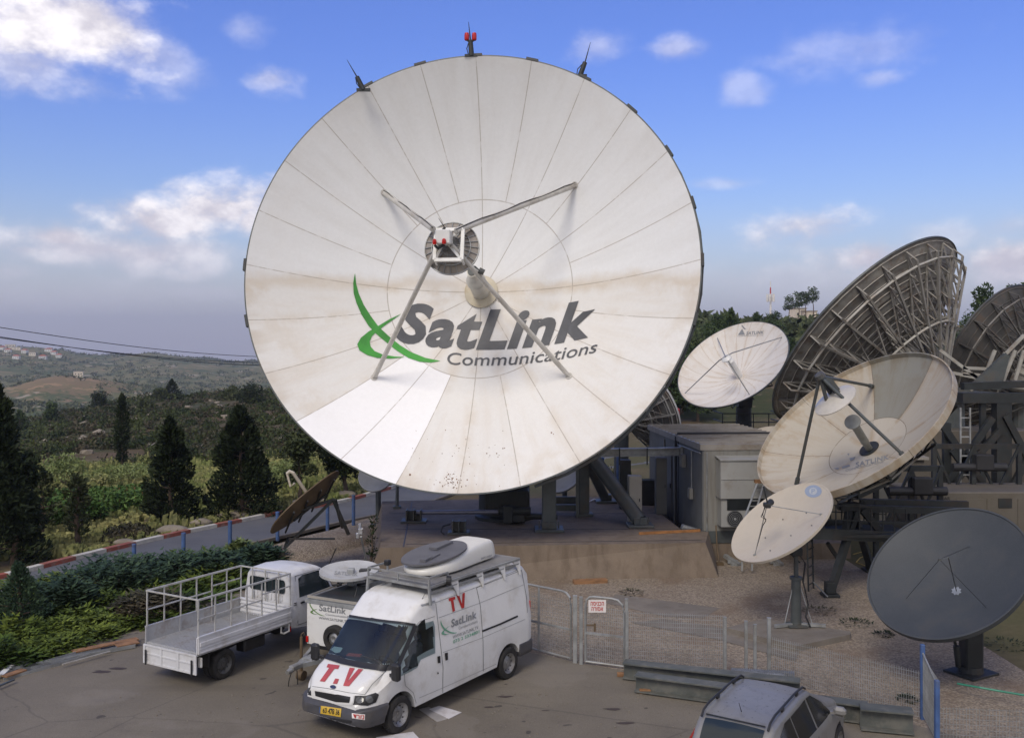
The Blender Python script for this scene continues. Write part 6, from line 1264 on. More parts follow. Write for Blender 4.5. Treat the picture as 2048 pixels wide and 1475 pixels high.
# ---------------------------------------------------------------- the van
fdir = Vector((-.5696, -.8219, 0)); ang = math.atan2(fdir.y, fdir.x); ldir = Vector((-fdir.y, fdir.x, 0))
vo = Vector((-2.219, 18.876, 0))-ldir*.965; van = thing('tv_van', 'white high roofed van with red TV letters and a folded dish pod on its rack', 'van', vo, ang)
top = [(-4.74, 2.30), (-4.62, 2.46), (-4.3, 2.50), (-2, 2.50), (-1.05, 2.46), (-.78, 2.40), (-.42, 2.13), (.36, 1.33), (.44, 1.27), (.70, 1.15), (.86, 1.03), (.92, .93), (.95, .80)]
wid = [(-4.74, .93), (-4.6, .975), (-4, .985), (0, .985), (.35, .965), (.6, .90), (.8, .80), (.95, .64)]
rw = [(-4.74, .82), (-4, .86), (-1.2, .86), (-.42, .80), (.36, .80), (.5, .82), (.75, .76), (.95, .60)]
bl = [(-4.74, 1.2), (-.3, 1.2), (.3, 1.12), (.5, 1.0), (.8, .86), (.95, .72)]
B = Body(-4.74, .95, top, [(-4.74, .42), (.95, .36)], wid, rw, bl, [(0, .36, .455), (-3.778, .36, .455)], rc=.16, crown=.03, sm=.06)
body = B.mesh().build('body', M_['vanwhite'], van, smooth=True, world=False, sharp=42)
hitv = bvh_hit([body])
cc = lambda pts: [(560+x/3.47, 1050+y/3.47) for x, y in pts]
def vd(name, pts, m, ml=9, off=.008, conv=cc, parent=van, hit=hitv): return decal(name, [poly2d(conv(pts))], hit, m, parent, ml, off)
def strip_px(pts, w):  # a thin line drawn through pixel points
    pts = [Vector((x, y)) for x, y in pts]; A = []; B_ = []
    for i, p in enumerate(pts):
        d = (pts[min(i+1, len(pts)-1)]-pts[max(i-1, 0)]).normalized(); n_ = Vector((-d.y, d.x))*w/2; A.append(tuple(p+n_)); B_.append(tuple(p-n_))
    return (A+B_, [(i, i+1, len(A)+i+1, len(A)+i) for i in range(len(A)-1)])
ws = vd('windscreen', [(456, 630), (600, 655), (760, 675), (905, 688), (935, 700), (890, 800), (836, 925), (816, 985), (700, 985), (560, 965), (420, 930), (298, 882), (344, 800), (403, 708)], M_['clear'], 4, .014)
decal('windscreen_frame', [strip_px(cc([(448, 625), (600, 650), (760, 670), (935, 688)]), 4.5), strip_px(cc([(296, 880), (344, 800), (402, 708), (458, 628)]), 3), strip_px(cc([(812, 985), (835, 925), (890, 800), (935, 692)]), 8), strip_px(cc([(280, 895), (430, 945), (560, 972), (700, 990), (812, 980)]), 12)], hitv, M_['black'], ws, 3, .03)
decal('wiper', [strip_px(cc([(480, 945), (430, 915), (330, 890)]), 2.2), strip_px(cc([(740, 985), (660, 935), (560, 905)]), 2.2)], hitv, M_['black'], ws, 9, .022)
decal('dashboard_paper', [poly2d(cc([(350, 862), (378, 840), (438, 850), (420, 880), (385, 886)]))], hitv, mat('pale permit', (.42, .52, .5), .5), ws, 9, .010); decal('dashboard_card', [poly2d(cc([(455, 905), (480, 885), (572, 893), (560, 915)]))], hitv, mat('red card', (.35, .12, .09), .5), ws, 9, .010)
vd('side_window', [(945, 690), (1062, 660), (1072, 700), (1075, 885), (1040, 900), (975, 930), (950, 985), (905, 1012), (800, 1062), (812, 1010), (860, 890), (905, 775)], M_['clear'], 4, .012)
ln = lambda name, segs, w, m='darksteel', off=.006: decal(name, [strip_px(cc(s), w) for s in segs], hitv, M_[m], van, 8, off)
ln('door_gap', [[(1080, 540), (1092, 650), (1110, 800), (1130, 980), (1128, 1160)], [(862, 1030), (868, 1110), (925, 1160), (950, 1255)], [(1362, 430), (1390, 560), (1408, 800), (1410, 1010)], [(935, 700), (970, 665), (1072, 630)], [(1135, 1168), (950, 1258)], [(1365, 430), (1675, 310)], [(1675, 310), (1710, 500), (1715, 605)]], .75, 'greysteel')
ln('panel_crease', [[(1100, 640), (1380, 540), (1690, 410)], [(1130, 880), (1400, 780), (1700, 650)], [(965, 1195), (1130, 1125), (1500, 960)], [(985, 560), (1090, 530), (1370, 425), (1670, 300)]], .8, 'galv')
ln('slide_rail', [[(1402, 733), (1530, 682), (1648, 628)]], 3.6, 'black', .012); ln('hood_gap', [[(590, 1170), (640, 1100), (745, 1000)], [(195, 1112), (330, 1130), (480, 1160), (590, 1172)]], .8, 'greysteel')
ln('gutter', [[(975, 556), (1070, 525)]], 2.4, 'galv', .02)
for pts in ([(1088, 908), (1108, 903), (1110, 950), (1092, 955)], [(1140, 885), (1160, 880), (1162, 930), (1145, 936)]): vd('door_handle', pts, M_['black'], off=.018)
vd('door_lock', [(1088, 1018), (1096, 1016), (1098, 1028), (1090, 1030)], M_['black'], off=.014); vd('side_marker', [(800, 1045), (828, 1038), (828, 1050), (802, 1058)], M_['amber'], off=.014)
# nose: grille, headlights, bumper
vd('grille_surround', [(215, 1125), (330, 1145), (515, 1178), (500, 1248), (400, 1240), (225, 1195)], M_['vanwhite'], off=.012); vd('grille', [(245, 1145), (350, 1163), (492, 1190), (485, 1228), (390, 1222), (250, 1180)], M_['black'], off=.018)
ln('grille_bar', [[(250, 1165), (350, 1185), (488, 1210)]], 1.2, 'darksteel', .024)
hl = vd('headlight', [(520, 1180), (600, 1180), (665, 1160), (685, 1172), (665, 1225), (610, 1248), (508, 1243)], M_['black'], off=.012); c = ell(560+555/3.47, 1050+1210/3.47, 8, 7); decal('lens', [c, ell(560+620/3.47, 1050+1205/3.47, 7, 7)], hitv, M_['lens'], hl, 4, .022)
hl = vd('headlight', [(168, 1095), (215, 1118), (218, 1178), (175, 1165), (165, 1130)], M_['black'], off=.012); decal('lens', [ell(560+192/3.47, 1050+1140/3.47, 5, 6)], hitv, M_['lens'], hl, 4, .022)
decal('badge', [ell(560+371/3.47, 1050+1120/3.47, 6, 3.6, .1)], hitv, mat('dark blue oval', (.02, .03, .09), .3), van, 4, .016)
bp_top = [(.1, .70), (.5, .72), (.9, .70), (1.0, .66), (1.04, .60)]
BB = Body(.36, 1.05, bp_top, [(.36, .36), (.9, .36), (1.05, .42)], [(.36, 1.0), (.6, .985), (.8, .93), (.95, .82), (1.05, .66)], [(.36, .99), (.6, .97), (.8, .92), (.95, .80), (1.05, .64)], [(.3, .5), (1.05, .5)], [(0, .36, .455)], rc=.05, crown=0, sm=.03)
bmp = BB.mesh().build('front_bumper', M_['bumper'], van, smooth=True, world=False); hitb = bvh_hit([bmp, body])
pl = decal('number_plate', [poly2d(cc([(285, 1252), (428, 1272), (424, 1328), (282, 1302)]))], hitb, M_['plate'], van, 8, .012)
decal('lettering', [refined_text('63 478 36', quadmap(cc([(300, 1296), (415, 1314), (417, 1280), (303, 1263)])), .02, .05)], hitb, M_['black'], pl, 400, .017); decal('plate_band', [poly2d(cc([(276, 1256), (285, 1257), (283, 1300), (275, 1298)]))], hitb, M_['blue'], pl, 8, .013)
pl = decal('sticker', [poly2d(cc([(500, 1303), (590, 1308), (588, 1348), (500, 1335)]))], hitb, M_['signw'], van, 8, .012); decal('lettering', [refined_text('נורד'[::-1], quadmap(cc([(508, 1333), (582, 1343), (584, 1314), (510, 1308)])), .02, .05)], hitb, M_['red'], pl, 400, .017)
decal('bumper_slot', [poly2d(cc([(255, 1318), (500, 1352), (495, 1372), (262, 1338)]))], hitb, M_['black'], van, 8, .010)
BR = Body(-4.80, -4.20, [(-4.8, .70), (-4.2, .70)], [(-4.8, .40), (-4.2, .40)], [(-4.8, .93), (-4.7, .99), (-4.2, 1.0)], [(-4.8, .92), (-4.7, .98), (-4.2, .99)], [(-4.8, .5), (-4.2, .5)], [(-3.778, .36, .455)], rc=.04, crown=0, sm=.02); BR.mesh().build('rear_bumper', M_['bumper'], van, smooth=True, world=False)
mb = MB(); mb.box((-1.9, 0, .42), (5.2, 1.5, .22)); 
for x in (0, -3.778):
    mb.box((x, 0, .62), (.9, 1.35, .5))
mb.build('underbody', M_['black'], van, world=False)
for x in (0, -3.778):
    for s_ in (1, -1): wheel(van, x, s_*.87, .365, .22, s_)
# mirror
for s_ in (1, -1):
    mb = MB(); yy = 1.02; mb.box((.30, s_*1.12, 1.32), (.14, .20, .34), bev=.04); mb.beam((.25, s_*.93, 1.22), (.28, s_*1.08, 1.24), .06, .06); mb.build('wing_mirror', M_['black'], van, world=False)
# mudflap, tail lamp
for s_ in (1, -1): mb = MB(); mb.box((-4.745, s_*.84, 1.35), (.03, .14, .5), bev=.01); mb.build('tail_lamp', M_['redlamp'], van, world=False)
# lettering
decal('lettering', [poly2d(cc([(335, 962), (415, 972), (404, 998), (380, 995), (312, 1085), (278, 1080), (342, 990), (324, 985)]))], hitv, M_['tvred'], van, 8, .012)
decal('lettering', [poly2d(cc([(385, 1063), (411, 1066), (398, 1100), (368, 1097)])), poly2d(cc([(485, 988), (520, 992), (470, 1085), (545, 996), (578, 1000), (480, 1116), (440, 1112)]))], hitv, M_['tvred'], van, 8, .012)
decal('lettering', [poly2d(cc([(1168, 505), (1212, 492), (1214, 512), (1200, 516), (1212, 592), (1196, 600), (1183, 522), (1170, 526)])), poly2d(cc([(1222, 484), (1240, 479), (1260, 545), (1264, 471), (1280, 465), (1276, 570), (1258, 576)]))], hitv, M_['red'], van, 8, .012)
decal('lettering', [refined_text('SatLink', quadmap(cc([(1185, 708), (1362, 642), (1362, 588), (1187, 652)])), .025, .05)], hitv, M_['palegrey'], van, 400, .012)
decal('lettering', [refined_text('Communications', quadmap(cc([(1237, 722), (1368, 672), (1368, 652), (1237, 702)])), 0, .05), refined_text('WWW.SATLINK.TV', quadmap(cc([(1197, 787), (1374, 716), (1372, 694), (1196, 764)])), .01, .05)], hitv, M_['palegrey'], van, 400, .012)
decal('lettering', [refined_text('073 2 5334801', quadmap(cc([(1200, 818), (1380, 746), (1380, 724), (1198, 796)])), .015, .05)], hitv, M_['palegreen'], van, 400, .012)
def keep_largest(o):
    bm = bmesh.new(); bm.from_mesh(o.data); left = set(bm.verts); best = set()
    while left:
        st = [left.pop()]; cur = set(st)
        while st:
            for e in st.pop().link_edges:
                for w_ in e.verts:
                    if w_ in left: left.discard(w_); cur.add(w_); st.append(w_)
        if len(cur) > len(best): best = cur
    bmesh.ops.delete(bm, geom=[v for v in bm.verts if v not in best], context='VERTS'); bm.to_mesh(o.data); bm.free()
keep_largest(ws)
def mini_logo(x0, y0, w, h, sl):     # same swoosh, smaller
    def f(x, y): u = (x-90)/620; v_ = (y-690)/630; return x0+u*w, y0+v_*h+sl*u*w
    return [poly2d([f(*p) for p in SW1]), poly2d([f(*p) for p in SW2])]
vx, vy = cc([(1112, 655)])[0]; decal('swoosh', mini_logo(vx, vy, 34, 34, -.25), hitv, M_['palegreen'], van, 5, .013)
# roof rack
mb = MB(); zr, xf, xr, yw = 2.66, -1.02, -4.35, .86
for s_ in (1, -1):
    mb.beam((xf, s_*yw, zr), (xr, s_*yw, zr), .05, .05); mb.beam((xf, s_*yw, zr-.12), (xr, s_*yw, zr-.12), .03, .06)
    mb.beam((xf, s_*yw, zr), (xf, s_*(yw+.04), 2.30), .05, .05)
mb.beam((xf, -yw, zr), (xf, yw, zr), .05, .05); mb.beam((xr, -yw, zr), (xr, yw, zr), .05, .05)
mb.beam((xf, -yw, zr+.20), (xf, yw, zr+.20), .035, .035); mb.beam((xf, -yw, zr+.09), (xf, yw, zr+.09), .02, .02)
for s_ in (1, -1): mb.beam((xf, s_*yw, zr+.20), (xf-.62, s_*yw, zr+.20), .035, .035); mb.beam((xf-.62, s_*yw, zr+.2), (xf-.62, s_*yw, zr), .035, .035); mb.beam((xf, s_*yw, zr), (xf, s_*yw, zr+.2), .035, .035)
mb.beam((xf, 0, zr), (xf, 0, zr+.2), .03, .03); rk = mb.build('roof_rack', M_['galv'], van, world=False)
mb = MB(); mb.box(((xf+xr)/2, 0, zr+.015), (xr-xf and abs(xr-xf)-.06, 2*yw-.06, .03)); mb.build('rack_deck', mat('rack deck', (.20, .195, .19), .6, .2, .1, 3, dirt=(.28, .26, .22), damt=.4), rk, world=False)
for x in (-1.95, -2.85, -3.7, -4.32):
    for s_ in (1, -1): mb = MB(); mb.prism([(x-.04, s_*(yw-.01), zr), (x+.24, s_*(yw-.01), zr), (x+.05, s_*(yw+.0), 2.42), (x+.0, s_*(yw+.02), 2.30), (x-.04, s_*(yw+.02), 2.30)], (0, s_*.02, 0)); mb.build('rack_bracket', M_['white'], rk, world=False)
mb = MB(); mb.tube((-1.55, .90, zr+.05), (-1.60, .98, zr+.05), .11, .10, 16); mb.box((-1.35, -.6, zr+.28), (.14, .12, .12), bev=.02); mb.build('work_lamp', M_['black'], van, world=False)
for s_, x in ((1, -.9), (-1, -.45)): mb = MB(); mb.tube((x, s_*.72, 2.36), (x-.12, s_*.76, 2.54), .008, .004, 5); mb.build('aerial', M_['black'], van, world=False)
# folded dish pod on the rack
pod = thing('dish_pod', 'folded rooftop dish pod, white shell with a dark grey reflector, on the van rack', 'antenna pod', vo+Vector((0, 0, zr+.03)), ang)
outl = [(-4.05, .40), (-4.05, -.36), (-3.95, -.45), (-3.0, -.50), (-2.3, -.62), (-1.75, -.52), (-1.42, -.18), (-1.36, .12), (-1.48, .42), (-1.85, .60), (-2.4, .64), (-3.0, .52), (-3.95, .47)]
def ring_at(sc_, z, cxx=-2.7): return [((x-cxx)*sc_+cxx, (y-.03)*sc_+.03, z(x) if callable(z) else z) for x, y in outl]
def podtop(x): return .13+(.33-.0)*max(0, min(1, (-1.4-x)/2.0))*.75
mb = MB(); rows = [ring_at(.93, .02), ring_at(.99, .05), ring_at(1.0, .12), ring_at(.985, lambda x: .12+podtop(x)*.35), ring_at(.96, lambda x: .06+podtop(x)*.85), ring_at(.90, lambda x: .10+podtop(x)), ring_at(.6, lambda x: .12+podtop(x)), ring_at(.2, lambda x: .13+podtop(x))]
n = len(outl); mb.add([p for r_ in rows for p in r_], [(j*n+i, j*n+(i+1) % n, (j+1)*n+(i+1) % n, (j+1)*n+i) for j in range(7) for i in range(n)]+[tuple(range(7*n, 8*n)), tuple(range(n))[::-1]]); INV[pod.name] = (Matrix.Translation(pod.location) @ Matrix.Rotation(ang, 4, 'Z')).inverted()
pb = mb.build('shell', mat('pod shell', (.66, .65, .60), .3, 0, .03), pod, smooth=True, world=False); 
mod = pb.modifiers.new('s', 'SUBSURF'); mod.levels = 2; mod.render_levels = 2
hitp = bvh_hit([pb]); pz = lambda x: .135+podtop(x)*.97
c9 = lambda x, y: (700+x/3.724, 850+y/3.724)
def zrefl(x, y): return pz(x)+.0
ro = []; N = 48
for i in range(N): a = 2*math.pi*i/N; ro.append((-2.22+.90*math.cos(a), .02+.60*math.sin(a)))
mb = MB(); vs = [(x, y, zrefl(x, y)) for x, y in ro]+[(x, y, zrefl(x, y)+.04) for x, y in ro]; inner = [(-2.15+(x+2.15)*.5, .02+(y-.02)*.5, zrefl(-2.15+(x+2.15)*.5, 0)+.045) for x, y in ro]
vs += inner; mb.add(vs, [tuple(range(N))[::-1]]+[(i, (i+1) % N, (i+1) % N+N, i+N) for i in range(N)]+[(N+i, N+(i+1) % N, 2*N+(i+1) % N, 2*N+i) for i in range(N)]+[tuple(range(2*N, 3*N))])
mb.build('reflector', mat('pod reflector', (.11, .11, .12), .6, 0, .08), pod, smooth=True, world=False)
mb = MB(); mb.beam((-2.9, -.1, zrefl(-2.9, 0)+.07), (-2.3, -.1, zrefl(-2.3, 0)+.08), .22, .05); mb.beam((-2.1, .22, zrefl(-2.1, 0)+.06), (-1.75, .26, zrefl(-1.75, 0)+.07), .10, .03); mb.beam((-1.85, .2, zrefl(-1.8, 0)+.07), (-1.55, .24, zrefl(-1.6, 0)+.07), .14, .06); mb.build('feed_arm', bpy.data.materials['pod reflector'], pod, world=False)
try:
    decal('lettering', [refined_text('SWE-DISH', quadmap((c9(970, 1000), c9(1050, 975), c9(1050, 960), c9(970, 985))), .01, .05)], hitp, M_['palegrey'], pod, 400, .02)
except Exception as e: print('pod text', e)

# see-through glass: the shell is opened behind the front panes and the cab is furnished
def inside(p, poly):
    x, y = p; c = False; j = len(poly)-1
    for i in range(len(poly)):
        (xi, yi), (xj, yj) = poly[i], poly[j]
        if (yi > y) != (yj > y) and x < (xj-xi)*(y-yi)/(yj-yi)+xi: c = not c
        j = i
    return c
def open_shell(obj, polys, root):
    mw = INV[root.name].inverted(); bm = bmesh.new(); bm.from_mesh(obj.data); kill = []
    for f in bm.faces:
        w = mw @ f.calc_center_median(); px = (PX0+FP*w.x/w.y, PY0+FP*(CH-w.z)/w.y); n_ = (mw.to_3x3() @ f.normal)
        if any(inside(px, p) for p in polys) and n_.dot(w-EYE) < 0: kill.append(f)
    bmesh.ops.delete(bm, geom=kill, context='FACES'); bm.to_mesh(obj.data); bm.free()
open_shell(body, [cc([(470, 645), (600, 668), (760, 688), (890, 700), (870, 800), (822, 920), (800, 968), (700, 968), (560, 948), (430, 915), (315, 875), (358, 800), (415, 715)]), cc([(955, 700), (1052, 672), (1060, 700), (1063, 878), (1030, 890), (968, 918), (938, 972), (900, 995), (850, 1010), (880, 890), (918, 780)])], van)
mb = MB(); mb.box((.12, 0, 1.02), (.55, 1.62, .26), bev=.06); mb.box((-.08, .42, 1.16), (.25, .5, .14), bev=.04); mb.build('dashboard', mat('cab plastic', (.05, .05, .052), .7), van, world=False)
mb = MB(); mb.lathe([(.19, -.015), (.205, 0), (.19, .015), (.175, 0)], (-.22, .42, 1.26), (-.75, 0, .65), 28, closed=True); mb.tube((-.22, .42, 1.26), (-.02, .42, 1.12), .03); mb.beam((-.22, .24, 1.26), (-.22, .60, 1.26), .03, .02); mb.build('steering_wheel', M_['black'], van, smooth=True, world=False)
for y in (.45, -.05, -.48):
    mb = MB(); mb.box((-.80, y, .82), (.5, .44, .16), bev=.05); mb.box((-1.05, y, 1.18), (.14, .44, .62), bev=.06); mb.box((-1.08, y, 1.60), (.10, .26, .18), bev=.04); mb.build('seat', mat('seat cloth', (.075, .08, .095), .9) if y == .45 else bpy.data.materials['seat cloth'], van, world=False)
mb = MB(); mb.box((-1.32, 0, 1.4), (.04, 1.6, 1.7)); mb.build('bulkhead', mat('bulkhead grey', (.16, .16, .155), .8), van, world=False)
mb = MB(); mb.box((-.30, 0, 2.02), (.03, .22, .07), bev=.01); mb.build('rear_view_mirror', M_['black'], van, world=False)
side_pts = [(.10, 1.14), (-.30, 1.16), (-.62, 1.28), (-1.06, 1.32), (-1.02, 1.98), (-.45, 2.02)]
v2, f2 = poly2d(side_pts); v2, f2 = refine(v2, f2, .12); mb = MB(); mb.add([(x, -(B.y_at(x, z)+.010), z) for x, z in v2], f2); mb.build('side_window', M_['glass2'], van, smooth=True, world=False)
# ---------------------------------------------------------------- the drop side truck
hd = Vector((.50, .866, 0)); at_ = math.atan2(hd.y, hd.x); rd = Vector((.866, -.50, 0))
tr0 = Vector((-7.0, 21.2, 0))+rd*-.87+hd*0      # middle of the bed's rear edge
truck = thing('flatbed_truck', 'small white drop side truck with an open rail cage on its bed', 'truck', tr0, at_); LB, WB = 2.95, .87
TW = M_['truckwhite']; BG = M_['bedgrey']
mb = MB(); mb.box((LB/2, 0, .80), (LB, WB*2-.04, .07)); 
for k in range(22): mb.box((LB/2, -WB+.08+k*.075, .842), (LB-.05, .03, .016))
mb.build('bed_floor', BG, truck, world=False)
def side_board(y, s_):
    mb = MB(); mb.box((LB/2, y, 1.0), (LB, .03, .36)); mb.box((LB/2, y, 1.19), (LB+.02, .05, .03)); mb.box((LB/2, y, .83), (LB+.02, .05, .03)); mb.box((LB/2, y+s_*.018, .92), (LB-.06, .012, .02)); mb.box((LB/2, y+s_*.022, 1.02), (LB-.06, .02, .10), bev=.008)
    for x in (.0, LB/3, LB*2/3, LB): mb.box((x, y-s_*.02, 1.0), (.05, .03, .36))
    return mb.build('side_board', BG if s_ > 0 else TW, truck, world=False)
side_board(WB, 1); side_board(-WB, -1)
mb = MB(); mb.box((LB-.02, 0, 1.02), (.04, WB*2-.08, .40)); 
for z in (.9, 1.0, 1.1, 1.2): mb.box((LB-.05, 0, z), (.04, WB*2-.1, .03))
mb.build('headboard', TW, truck, world=False)
mb = MB(); mb.box((-.035, 0, .58), (.03, WB*2-.04, .42)); mb.box((-.055, 0, .79), (.03, WB*2, .04)); mb.box((-.055, 0, .39), (.03, WB*2, .04)); mb.box((-.05, 0, .60), (.03, WB*2-.06, .03))
for y in (-WB+.03, -.28, .28, WB-.03): mb.box((-.058, y, .58), (.03, .07, .42))
mb.build('tailgate', TW, truck, world=False)
mb = MB()
for y in (-WB+.12, WB-.1): mb.box((-.09, y, .52), (.02, .04, .34))
mb.build('tailgate_strap', M_['black'], truck, world=False)
mb = MB(); zc, zm, zb_ = 2.02, 1.58, 1.19
def posts(y, xs, mids):
    for x in xs: mb.beam((x, y, zb_), (x, y, zc), .035, .035)
for y, s_ in ((WB-.02, 1), (-WB+.02, -1)):
    for k in range(7): x = LB*k/6*.99+.02; mb.beam((x, y, zb_), (x, y, zc), .028, .028)
    mb.beam((0, y, zc), (LB, y, zc), .04, .04); mb.beam((0, y, zm), (LB*.66, y, zm), .028, .028); mb.beam((LB*.66, y, zm+.13), (LB, y, zm+.13), .028, .028)
mb.beam((0.02, -WB+.02, zc), (.02, WB-.02, zc), .03, .03); mb.beam((LB, -WB+.02, zc), (LB, WB-.02, zc), .03, .03)
for y in (-.45, 0, .45): mb.beam((LB, y, zb_), (LB, y, zc), .028, .028)
mb.build('rail_cage', mat('worn white rail', (.42, .42, .40), .5, 0, .1, 3, dirt=(.25, .21, .17), damt=.6, dscale=5), truck, world=False)
ct = [(3.02, 1.90), (3.10, 1.99), (3.6, 2.02), (4.15, 1.97), (4.36, 1.86), (4.72, 1.28), (4.85, 1.18), (4.92, 1.0)]
CB = Body(3.03, 4.93, ct, [(3.03, .62), (4.1, .50), (4.93, .42)], [(3.03, .80), (3.1, .84), (4.5, .85), (4.75, .83), (4.93, .74)], [(3.03, .70), (3.15, .73), (4.3, .72), (4.7, .78), (4.93, .70)], [(3.03, 1.25), (4.93, 1.1)], [(4.12, .33, .42)], rc=.14, crown=.03, sm=.05)
cab = CB.mesh().build('cab', TW, truck, smooth=True, world=False, sharp=45); hitc = bvh_hit([cab])
c3b = lambda pts: [(280+x/5.12, 1090+y/5.12) for x, y in pts]
def rwin(y0, y1, z0, z1, x, r=.07, n=5):
    pts = []
    for cy, cz, a0 in ((y1-r, z1-r, 0), (y0+r, z1-r, 90), (y0+r, z0+r, 180), (y1-r, z0+r, 270)):
        for k in range(n+1): a = R_(a0+90*k/n); pts.append((x, cy+r*math.cos(a), cz+r*math.sin(a)))
    return pts
mb = MB(); mb.prism(rwin(-.60, .60, 1.46, 1.80, 3.012), (-.008, 0, 0)); rw_ = mb.build('rear_window', M_['glass'], truck, world=False)
mb = MB()
for y in (-.2, .2): mb.box((3.0, y, 1.63), (.012, .025, .34))
mb.build('window_bar', M_['black'], rw_, world=False); mb = MB()
for y in [k*.12 for k in range(-4, 5)]: mb.box((3.018, y, 1.34), (.02, .05, .16), bev=.008)
mb.build('rear_ribs', TW, truck, world=False)
for s_ in (1, -1):
    f = lambda x, z: (x, s_*(CB.y_at(x, z)+.008), z)
    pts2 = [(3.30, 1.34), (3.34, 1.80), (3.5, 1.86), (4.1, 1.86), (4.28, 1.80), (4.52, 1.36)]; v2, f2 = poly2d(pts2); v2, f2 = refine(v2, f2, .15); mb = MB(); mb.add([f(x, z) for x, z in v2], f2); mb.build('side_window', M_['glass'], truck, world=False)
    for a_, b__ in (((3.24, .70), (3.24, 1.88)), ((3.24, 1.88), (4.2, 1.88)), ((3.24, .66), (3.75, .66))): mb = MB(); mb.beam(f(*a_), f(*b__), .012, .008); mb.build('door_gap', M_['darksteel'], truck, world=False); mb = MB(); mb.box((3.4, s_*(.855), 1.2), (.14, .03, .04)); mb.build('door_handle', M_['black'], truck, world=False)
    mb = MB(); mb.beam((4.5, s_*.85, 1.4), (4.58, s_*1.02, 1.42), .03, .03); mb.box((4.58, s_*1.05, 1.45), (.05, .16, .26), bev=.02); mb.build('wing_mirror', M_['black'], truck, world=False)
    mb = MB(); 
    for z in (1.19, 1.24): mb.box((3.13, s_*.848, z), (.1, .01, .02))
    mb.build('vent_slots', M_['cabdark'], truck, world=False)
mb = MB(); mb.add([f_ for f_ in [(4.415, -.66, 1.78), (4.415, .66, 1.78), (4.72, .72, 1.30), (4.72, -.72, 1.30)]], [(0, 1, 2, 3)]); mb.build('windscreen', M_['glass'], truck, world=False)
for y in (.34, -.34):
    mb = MB(); mb.box((2.4, y, .62), (4.5, .09, .16)); mb.build('chassis_rail', M_['black'], truck, world=False)
mb = MB(); mb.box((1.9, -.55, .55), (.7, .3, .3), bev=.03); mb.tube((1.5, .5, .5), (2.4, .5, .5), .16, n=14); mb.tube((.85, -.6, .33), (.85, .6, .33), .07, n=10); mb.tube((.85, 0, .33), (2.8, 0, .5), .05, n=10); mb.tube((.85, -.12, .33), (.85, .12, .33), .17, n=16); mb.build('tank_and_axle', M_['black'], truck, world=False)
mb = MB()
for s_ in (1, -1):
    mb.box((.85, s_*.60, .72), (.75, .34, .03)); mb.box((.40, s_*.60, .55), (.02, .34, .3)); 
mb.build('mudguard', M_['black'], truck, world=False)
mb = MB(); mb.path([(2.62, -.85, .78), (2.62, -.85, .62), (2.72, -.85, .58), (2.9, -.85, .60), (2.9, -.85, .78)], .025, 8); mb.build('side_hook', M_['white'], truck, world=False)
for s_ in (1, -1): mb = MB(); mb.box((-.02, s_*.78, .66), (.04, .12, .2), bev=.01) if 0 else mb.box((.10, s_*.82, .60), (.05, .10, .22), bev=.01); mb.build('tail_lamp', M_['white'] if s_ < 0 else M_['redlamp'], truck, world=False)
mb = MB(); mb.box((2.98, -.80, .62), (.03, .08, .14), bev=.01); mb.build('side_reflector', M_['redlamp'], truck, world=False)
for s_ in (1, -1):
    wheel(truck, .85, s_*.70, .345, .2, s_, rimm='rim_dark'); wheel(truck, .85, s_*.50, .345, .17, s_, rimm='rim_dark'); wheel(truck, 4.12, s_*.74, .345, .2, s_, rimm='rim_dark')

# ---------------------------------------------------------------- the trailer with its dish
tf = Vector((-.46, -.888, 0)); fa = P(613, 1197, 23.1); fa.z = 0; wv = Vector((.888, -.46, 0)); TWD = 1.75; to = fa+wv*TWD/2; ta = math.atan2(tf.y, tf.x)
trl = thing('box_trailer', 'white box trailer with SatLink lettering between truck and van', 'trailer', to, ta)   # local x = forward (towards the viewer), y = left when looking forward
mb = MB(); mb.box((-1.2, 0, .98), (2.4, TWD, 1.02), bev=.02); bx = mb.build('box', M_['vanwhite'], trl, world=False)
mb = MB(); mb.box((-1.2, 0, 1.53), (2.46, TWD+.06, .08)); mb.build('lid_frame', M_['galv'], trl, world=False)
mb = MB(); mb.box((-1.2, 0, 1.585), (2.2, TWD-.2, .03)); mb.build('roof_panel', M_['darksteel'], trl, world=False)
mb = MB(); mb.beam((-.03, -.86, 1.62), (-.03, .86, 1.62), .03, .06); 
for s_ in (1, -1): mb.beam((-.03, s_*.86, 1.62), (-2.35, s_*.86, 1.66), .03, .03)
mb.build('roof_rail', M_['cream'], trl, world=False)
c10 = lambda x, y: (600+x/4.54, 1150+y/4.54); hitt = bvh_hit([bx])
decal('lettering', [refined_text('SatLink', quadmap((c10(172, 318), c10(418, 352), c10(422, 292), c10(178, 262))), .02, .05), refined_text('Communications', quadmap((c10(232, 358), c10(440, 386), c10(440, 366), c10(232, 342))), 0, .05), refined_text('WWW.SATLINK.TV', quadmap((c10(172, 392), c10(440, 430), c10(440, 405), c10(172, 372))), .015, .05)], hitt, M_['palegrey'], trl, 400, .01)
gx, gy = c10(88, 238); decal('swoosh', mini_logo(gx, gy, 31, 25, .12), hitt, mat('trailer swoosh', (.12, .22, .06), .5), trl, 5, .01)
mb = MB(); wy = -(D_ := (G(672, 1285)-to).dot(wv))  # spare wheel on the front wall
sx_, sy_ = .14, .45-TWD*.0
